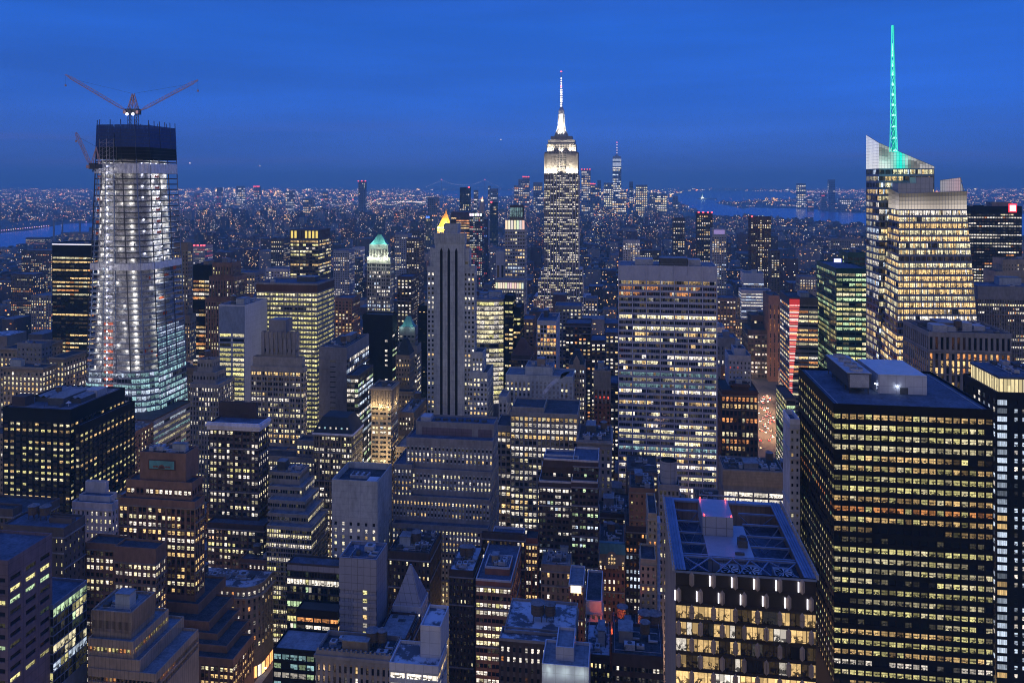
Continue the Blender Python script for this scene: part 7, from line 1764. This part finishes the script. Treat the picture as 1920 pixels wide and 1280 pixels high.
def far_mass(name, cells, mats, seed, dens=1.0):
    m = MB(); rng = random.Random(seed)
    for u0, u1, v0, v1, h, x, D in cells:
        k = rng.randrange(4); m.box(u0, u1, v0, v1, 0, h, k, 'bt'); m.quad((u0, v0, h), (u1, v0, h), (u1, v1, h), (u0, v1, h), 4 + rng.randrange(3))
        if rng.random() < .5: a = rng.uniform(.1, .6); m.box(lerp(u0, u1, a), lerp(u0, u1, a + .3), lerp(v0, v1, .3), lerp(v0, v1, .7), h, h + rng.uniform(3, 7), k, 'b')
        lit_quads(m, u0, u1, v0, v1, h, D, rng, x > 1161, 7, dens)
    o = m.build(name, mats); return o
MM = ['dark_stone', 'grey_stone', 'dark_brick', 'rust_brown', 'roof_grey', 'roof_dark', 'roof_blue', 'lamp_and_painted_glow']
o = far_mass('distant_city', far + far_extra, MM, 5); tag(o, 'endless mass of small city blocks speckled with lit windows stretching south', 'city', kind='stuff')
# the boroughs and shores beyond
cells = []
R2 = random.Random(99)
for _ in range(4200):
    y = 355 + 62 * R2.random() ** 1.25; x = R2.uniform(-40, 1960); D = ground_D(y)
    if D < 5000 and x > 330 and x < 1250 and D < 4900: continue
    p = gp(x, y)
    if on_water(p.x, p.y): continue
    if x > 1270 and y > 400: continue
    s = D / 5000; w = R2.uniform(18, 50) * (.7 + s * .4)
    near_dt = math.exp(-((x - 1130) / 110) ** 2) * (1 if 360 < y < 384 else 0); near_bk = math.exp(-((x - 470) / 120) ** 2) * (1 if y < 372 else 0)
    h = R2.uniform(8, 26) + 150 * near_dt * R2.random() ** 2 + 110 * near_bk * R2.random() ** 3 + (45 * R2.random() if R2.random() < .06 else 0)
    cells.append((p.x, p.x + w, p.y, p.y + w, h, x, D))
o = far_mass('far_shore_city', cells, MM, 6, .5); tag(o, 'hazy far boroughs and shores covered in tiny blocks and lights below the horizon', 'city', kind='stuff')
# points of light: street and quay lamps out to the horizon
def lamps_far():
    m = MB(); R = random.Random(44)
    def add(x, y, s, col, k, up=6):
        D = ground_D(y); p = gp(x, y)
        if on_water(p.x, p.y): return
        r = D / 773 * .22 * s; m.box(p.x - r, p.x + r, p.y - r, p.y + r, up, up + 2 * r * .9, 0, 'b', (col[0] * k, col[1] * k, col[2] * k, 0))
    OR, WH, RD = (1, .42, .12), (1, .8, .6), (1, .1, .12)
    for _ in range(5500):
        y = 349.5 + 10 + 75 * R.random() ** 1.6 if R.random() < .75 else R.uniform(352, 362); x = R.uniform(-20, 1940)
        if 1270 < x < 1640 and y > 400: continue
        c = OR if R.random() < .78 else (WH if R.random() < .75 else RD); add(x, y, R.choice((.45, .6, .8, 1.1)), c, R.choice((1, 2.2, 4.5)), R.uniform(5, 60))
    for _ in range(420): add(R.gauss(1480, 90), 360.5 + R.gauss(0, 1.1), 1.1, OR if R.random() < .7 else WH, R.uniform(2, 6))
    for _ in range(120): add(R.uniform(1700, 1920), R.uniform(352, 366), 1.2, OR, R.uniform(2, 6))
    for _ in range(150): add(R.uniform(640, 800), R.uniform(358, 382), 1.1, OR if R.random() < .6 else WH, R.uniform(1.5, 5))
    for i in range(60): add(735 + i * 1.1, 380 + R.uniform(-.8, .8), 1.2, WH, 3.2)
    for i in range(40): add(-10 + i * 4.4, 436 - i * .45, 1.2, R.choice((WH, OR, (1, .5, .8))), 3)
    for i in range(14): add(1452 + i * 2.4, 418.5 - i * .2, 1.1, WH, 4)
    for i in range(40): add(1400 + i * 2.5, 387.5 + R.uniform(-1, 1), .9, R.choice((WH, OR)), 2.5)
    o = m.build('distant_lamps', 'lamp_and_painted_glow'); tag(o, 'thousands of tiny orange and white lamps scattered to the horizon', 'lights', kind='stuff')
lamps_far()
# street lamps in midtown: real lights down in the streets
def street_lamps():
    m = MB(); R = random.Random(3)
    for a in AVES:
        if -700 < a < 800:
            v = 190
            while v < 2400:
                for s in (-9, 9):
                    D = dep_of(a + s, v); r = .5 if D < 1200 else D / 2400
                    if not clash(a + s, a + s, v, v, 1): m.box(a + s - r, a + s + r, v - r, v + r, 8, 8 + r * .7, 0, '', (9, 5.2, 2.2, 0))
                v += 38
    o = m.build('street_lamps', 'lamp_and_painted_glow'); tag(o, 'street lamps down in the avenues between the buildings', 'lights', kind='stuff')
street_lamps()
def real_street_light(x, y, power, col=(1, .6, .3), z=10):
    p = gp(x, y); point('street_and_fill_light', (p.x, p.y, z), power, col, None, (0, 0, 0), .6)
for i, (x, y) in enumerate(((1440, 745), (1425, 765), (1450, 772), (1432, 790), (1455, 800), (1425, 812), (1450, 822), (1380, 826))): real_street_light(x, y, 34000, (1, .5, .22))
for i in range(14): point('street_and_fill_light', (-183 if i % 2 else -164, 385 + i * 26, 9), 22000, (1, .76, .48), None, (0, 0, 0), .5)
for x, y in ((1000, 640), (1000, 665), (1001, 700), (1003, 612)): real_street_light(x, y, 90000, (1, .5, .15), 16)
# added grid of fill lights warming the facades, in place of side-street glow
RL = random.Random(61)
for j in range(14):
    vv = 175 + 80 * j + 71 if j else 190
    for i in range(20):
        uu = -520 + i * 62 + RL.uniform(-9, 9)
        x, y, D = px_of(uu, vv, 14)
        if not (-80 < x < 2000) or clash(uu, uu, vv, vv, 3): continue
        point('street_and_fill_light', (uu, vv, 14), RL.uniform(12000, 26000), (1, RL.uniform(.55, .75), RL.uniform(.28, .45)), None, (0, 0, 0), .8)
# road sheets
def road(name, pts, z=.06):
    m = MB(); m.poly([(p.x, p.y, z) for p in (gp(*q) for q in pts)]); tag(m.build(name, 'asphalt'), kind='structure')
road('road', [(1408, 836), (1478, 836), (1466, 735), (1430, 722), (1418, 735)])
def strip(u0, u1, v0, v1, z, mt_, name):
    m = MB(); m.box(u0, u1, v0, v1, z - .15, z, 0, 'b'); tag(m.build(name, mt_), kind='structure')
m = MB(); m.quad((-184, 150, .05), (-162, 150, .05), (-162, 4000, .05), (-184, 4000, .05)); tag(m.build('road', 'asphalt'), kind='structure')
strip(-188, -184, 150, 1400, .15, 'concrete', 'pavement'); strip(-162, -158, 150, 1400, .15, 'concrete', 'pavement')
# traffic
def car_proto():
    root = empty('car', (0, 0, 0)); tag(root, 'x', 'car')
    m = MB(); m.hexa([(-.9, -2.2, .3), (.9, -2.2, .3), (.9, 2.2, .3), (-.9, 2.2, .3), (-.85, -2.1, .9), (.85, -2.1, .9), (.85, 2.1, .9), (-.85, 2.1, .9)]); m.hexa([(-.8, -1.3, .9), (.8, -1.3, .9), (.8, 1.5, .9), (-.8, 1.5, .9), (-.65, -.7, 1.45), (.65, -.7, 1.45), (.65, 1.1, 1.45), (-.65, 1.1, 1.45)], 1)
    for sx in (-.86, .86):
        for sy in (-1.35, 1.35): m.tube((sx - .1, sy, .33), (sx + .1, sy, .33), .33, 10, 1)
    m.build('body', ['unit_grey', 'black_metal'], root)
    for nm, y, c in (('headlight', -2.25, (14, 12, 9, 0)), ('tail_light', 2.25, (9, .5, .4, 0))):
        for sx in (-.6, .6): m = MB(); m.box(sx - .3, sx + .3, y - .06, y + .06, .5, .95, 0, '', c); m.build(nm, 'lamp_and_painted_glow', root)
    return root
proto = car_proto(); spots = []
RC = random.Random(17)
for i in range(58):
    y = RC.uniform(742, 828); x = lerp(1433, 1444, 0) + RC.uniform(-16, 26) * (y - 700) / 120; spots.append((gp(x, y), RC.choice((0, math.pi)) + RC.uniform(-.2, .2)))
for i in range(9):
    p = Vector((RC.choice((-180, -175, -170)), 395 + i * 13, 0)); spots.append((p, math.pi * (i % 2)))
ok = []
for p, a in spots:
    if all((p - q).length > 5.2 for q, _ in ok): ok.append((p, a))
kids = list(proto.children)
for i, (p, a) in enumerate(ok):
    c = proto if i == 0 else proto.copy()
    if i:
        COL.objects.link(c)
        for ch in kids: d = ch.copy(); COL.objects.link(d); d.parent = c
    c.location = (p.x, p.y, .08); c.rotation_euler.z = a
    at_j = p.x > 0
    c['label'] = 'car with its lights on in the crowded junction right of the white grid slab' if at_j else 'car on the bright shopping street beside the round-cornered building'
    c['group'] = 'cars in the traffic junction' if at_j else 'cars on the shopping street'
# aircraft lights low in the sky
for x, y, lb in ((937, 262, 'tiny aircraft with a bright lamp just left of the art deco skyscraper'), (354, 306, 'tiny aircraft low over the left horizon, nearest the unfinished tower'), (485, 311, 'tiny aircraft low over the left horizon, farther right')):
    D = 9000; p = pt(x, y, D); org = tuple(p); root = empty('airplane', org); tag(root, lb, 'airplane', 'aircraft over the horizon')
    m = MB(); m.tube((p.x - 16, p.y, p.z), (p.x + 16, p.y, p.z), 2, 8); m.poly([(p.x - 4, p.y, p.z), (p.x + 4, p.y, p.z), (p.x - 4, p.y - 16, p.z), (p.x - 8, p.y - 16, p.z)]); m.poly([(p.x - 4, p.y, p.z), (p.x + 4, p.y, p.z), (p.x - 4, p.y + 16, p.z), (p.x - 8, p.y + 16, p.z)])
    m.hexa([(p.x - 16, p.y - .3, p.z), (p.x - 11, p.y - .3, p.z), (p.x - 11, p.y + .3, p.z), (p.x - 16, p.y + .3, p.z), (p.x - 17, p.y - .3, p.z + 6), (p.x - 14, p.y - .3, p.z + 6), (p.x - 14, p.y + .3, p.z + 6), (p.x - 17, p.y + .3, p.z + 6)]); m.build('fuselage', 'white_panel', root, org)
    m = MB(); lampdot(m, (p.x + 14, p.y - 2, p.z), 4.5, (4, 3, 2.4)); m.build('landing_light', 'lamp_and_painted_glow', root, org)

# ------------------------------------------------------------------ air
def steam():
    m_ = bpy.data.materials.new('steam'); m_.use_nodes = True; t = m_.node_tree
    for n in list(t.nodes): t.nodes.remove(n)
    o = t.nodes.new('ShaderNodeOutputMaterial'); v_ = t.nodes.new('ShaderNodeVolumePrincipled'); v_.inputs['Color'].default_value = (.95, .95, 1, 1)
    geo = nd('ShaderNodeNewGeometry', t); nz = nd('ShaderNodeTexNoise', t); nz.inputs['Scale'].default_value = .22; nz.inputs['Detail'].default_value = 3; t.links.new(geo.outputs['Position'], nz.inputs['Vector'])
    r = nd('ShaderNodeMapRange', t); r.inputs[1].default_value = .42; r.inputs[2].default_value = .7; r.inputs[3].default_value = 0; r.inputs[4].default_value = .35; t.links.new(nz.outputs[0], r.inputs[0]); t.links.new(r.outputs[0], v_.inputs['Density'])
    t.links.new(v_.outputs[0], o.inputs['Volume']); MATS['steam'] = m_
    m = MB(); pr = [(1018, 742, 1.2), (1026, 730, 3), (1036, 718, 5), (1048, 708, 5.5), (1060, 702, 3)]; rings = []
    for x, y, r_ in pr:
        p = pt(x, y, 470); rings.append([(p.x + r_ * math.cos(a) * .9, p.y + r_ * math.sin(a), p.z + r_ * .8 * math.cos(a + .6)) for a in [math.pi * i / 6 for i in range(12)]])
    for A, B_ in zip(rings, rings[1:]):
        for i in range(12): m.quad(A[i], A[(i + 1) % 12], B_[(i + 1) % 12], B_[i])
    m.poly(rings[0][::-1]); m.poly(rings[-1]); h = m.build('steam', 'steam'); tag(h, 'pale plume of steam drifting off a roof near the centre', 'steam', kind='stuff')
steam()
def haze():
    m_ = bpy.data.materials.new('haze'); m_.use_nodes = True; t = m_.node_tree
    for n in list(t.nodes): t.nodes.remove(n)
    o = t.nodes.new('ShaderNodeOutputMaterial'); v_ = t.nodes.new('ShaderNodeVolumePrincipled')
    v_.inputs['Color'].default_value = (.36, .82, 1, 1); v_.inputs['Density'].default_value = HAZE; v_.inputs['Anisotropy'].default_value = 0
    t.links.new(v_.outputs[0], o.inputs['Volume']); MATS['haze'] = m_
    m = MB(); m.box(-46000, 46000, -700, 37000, -1.5, 640); h = m.build('haze', 'haze'); tag(h, 'blue evening haze thickening toward the horizon', 'haze', kind='stuff')
HAZE = 0.95e-4
haze()
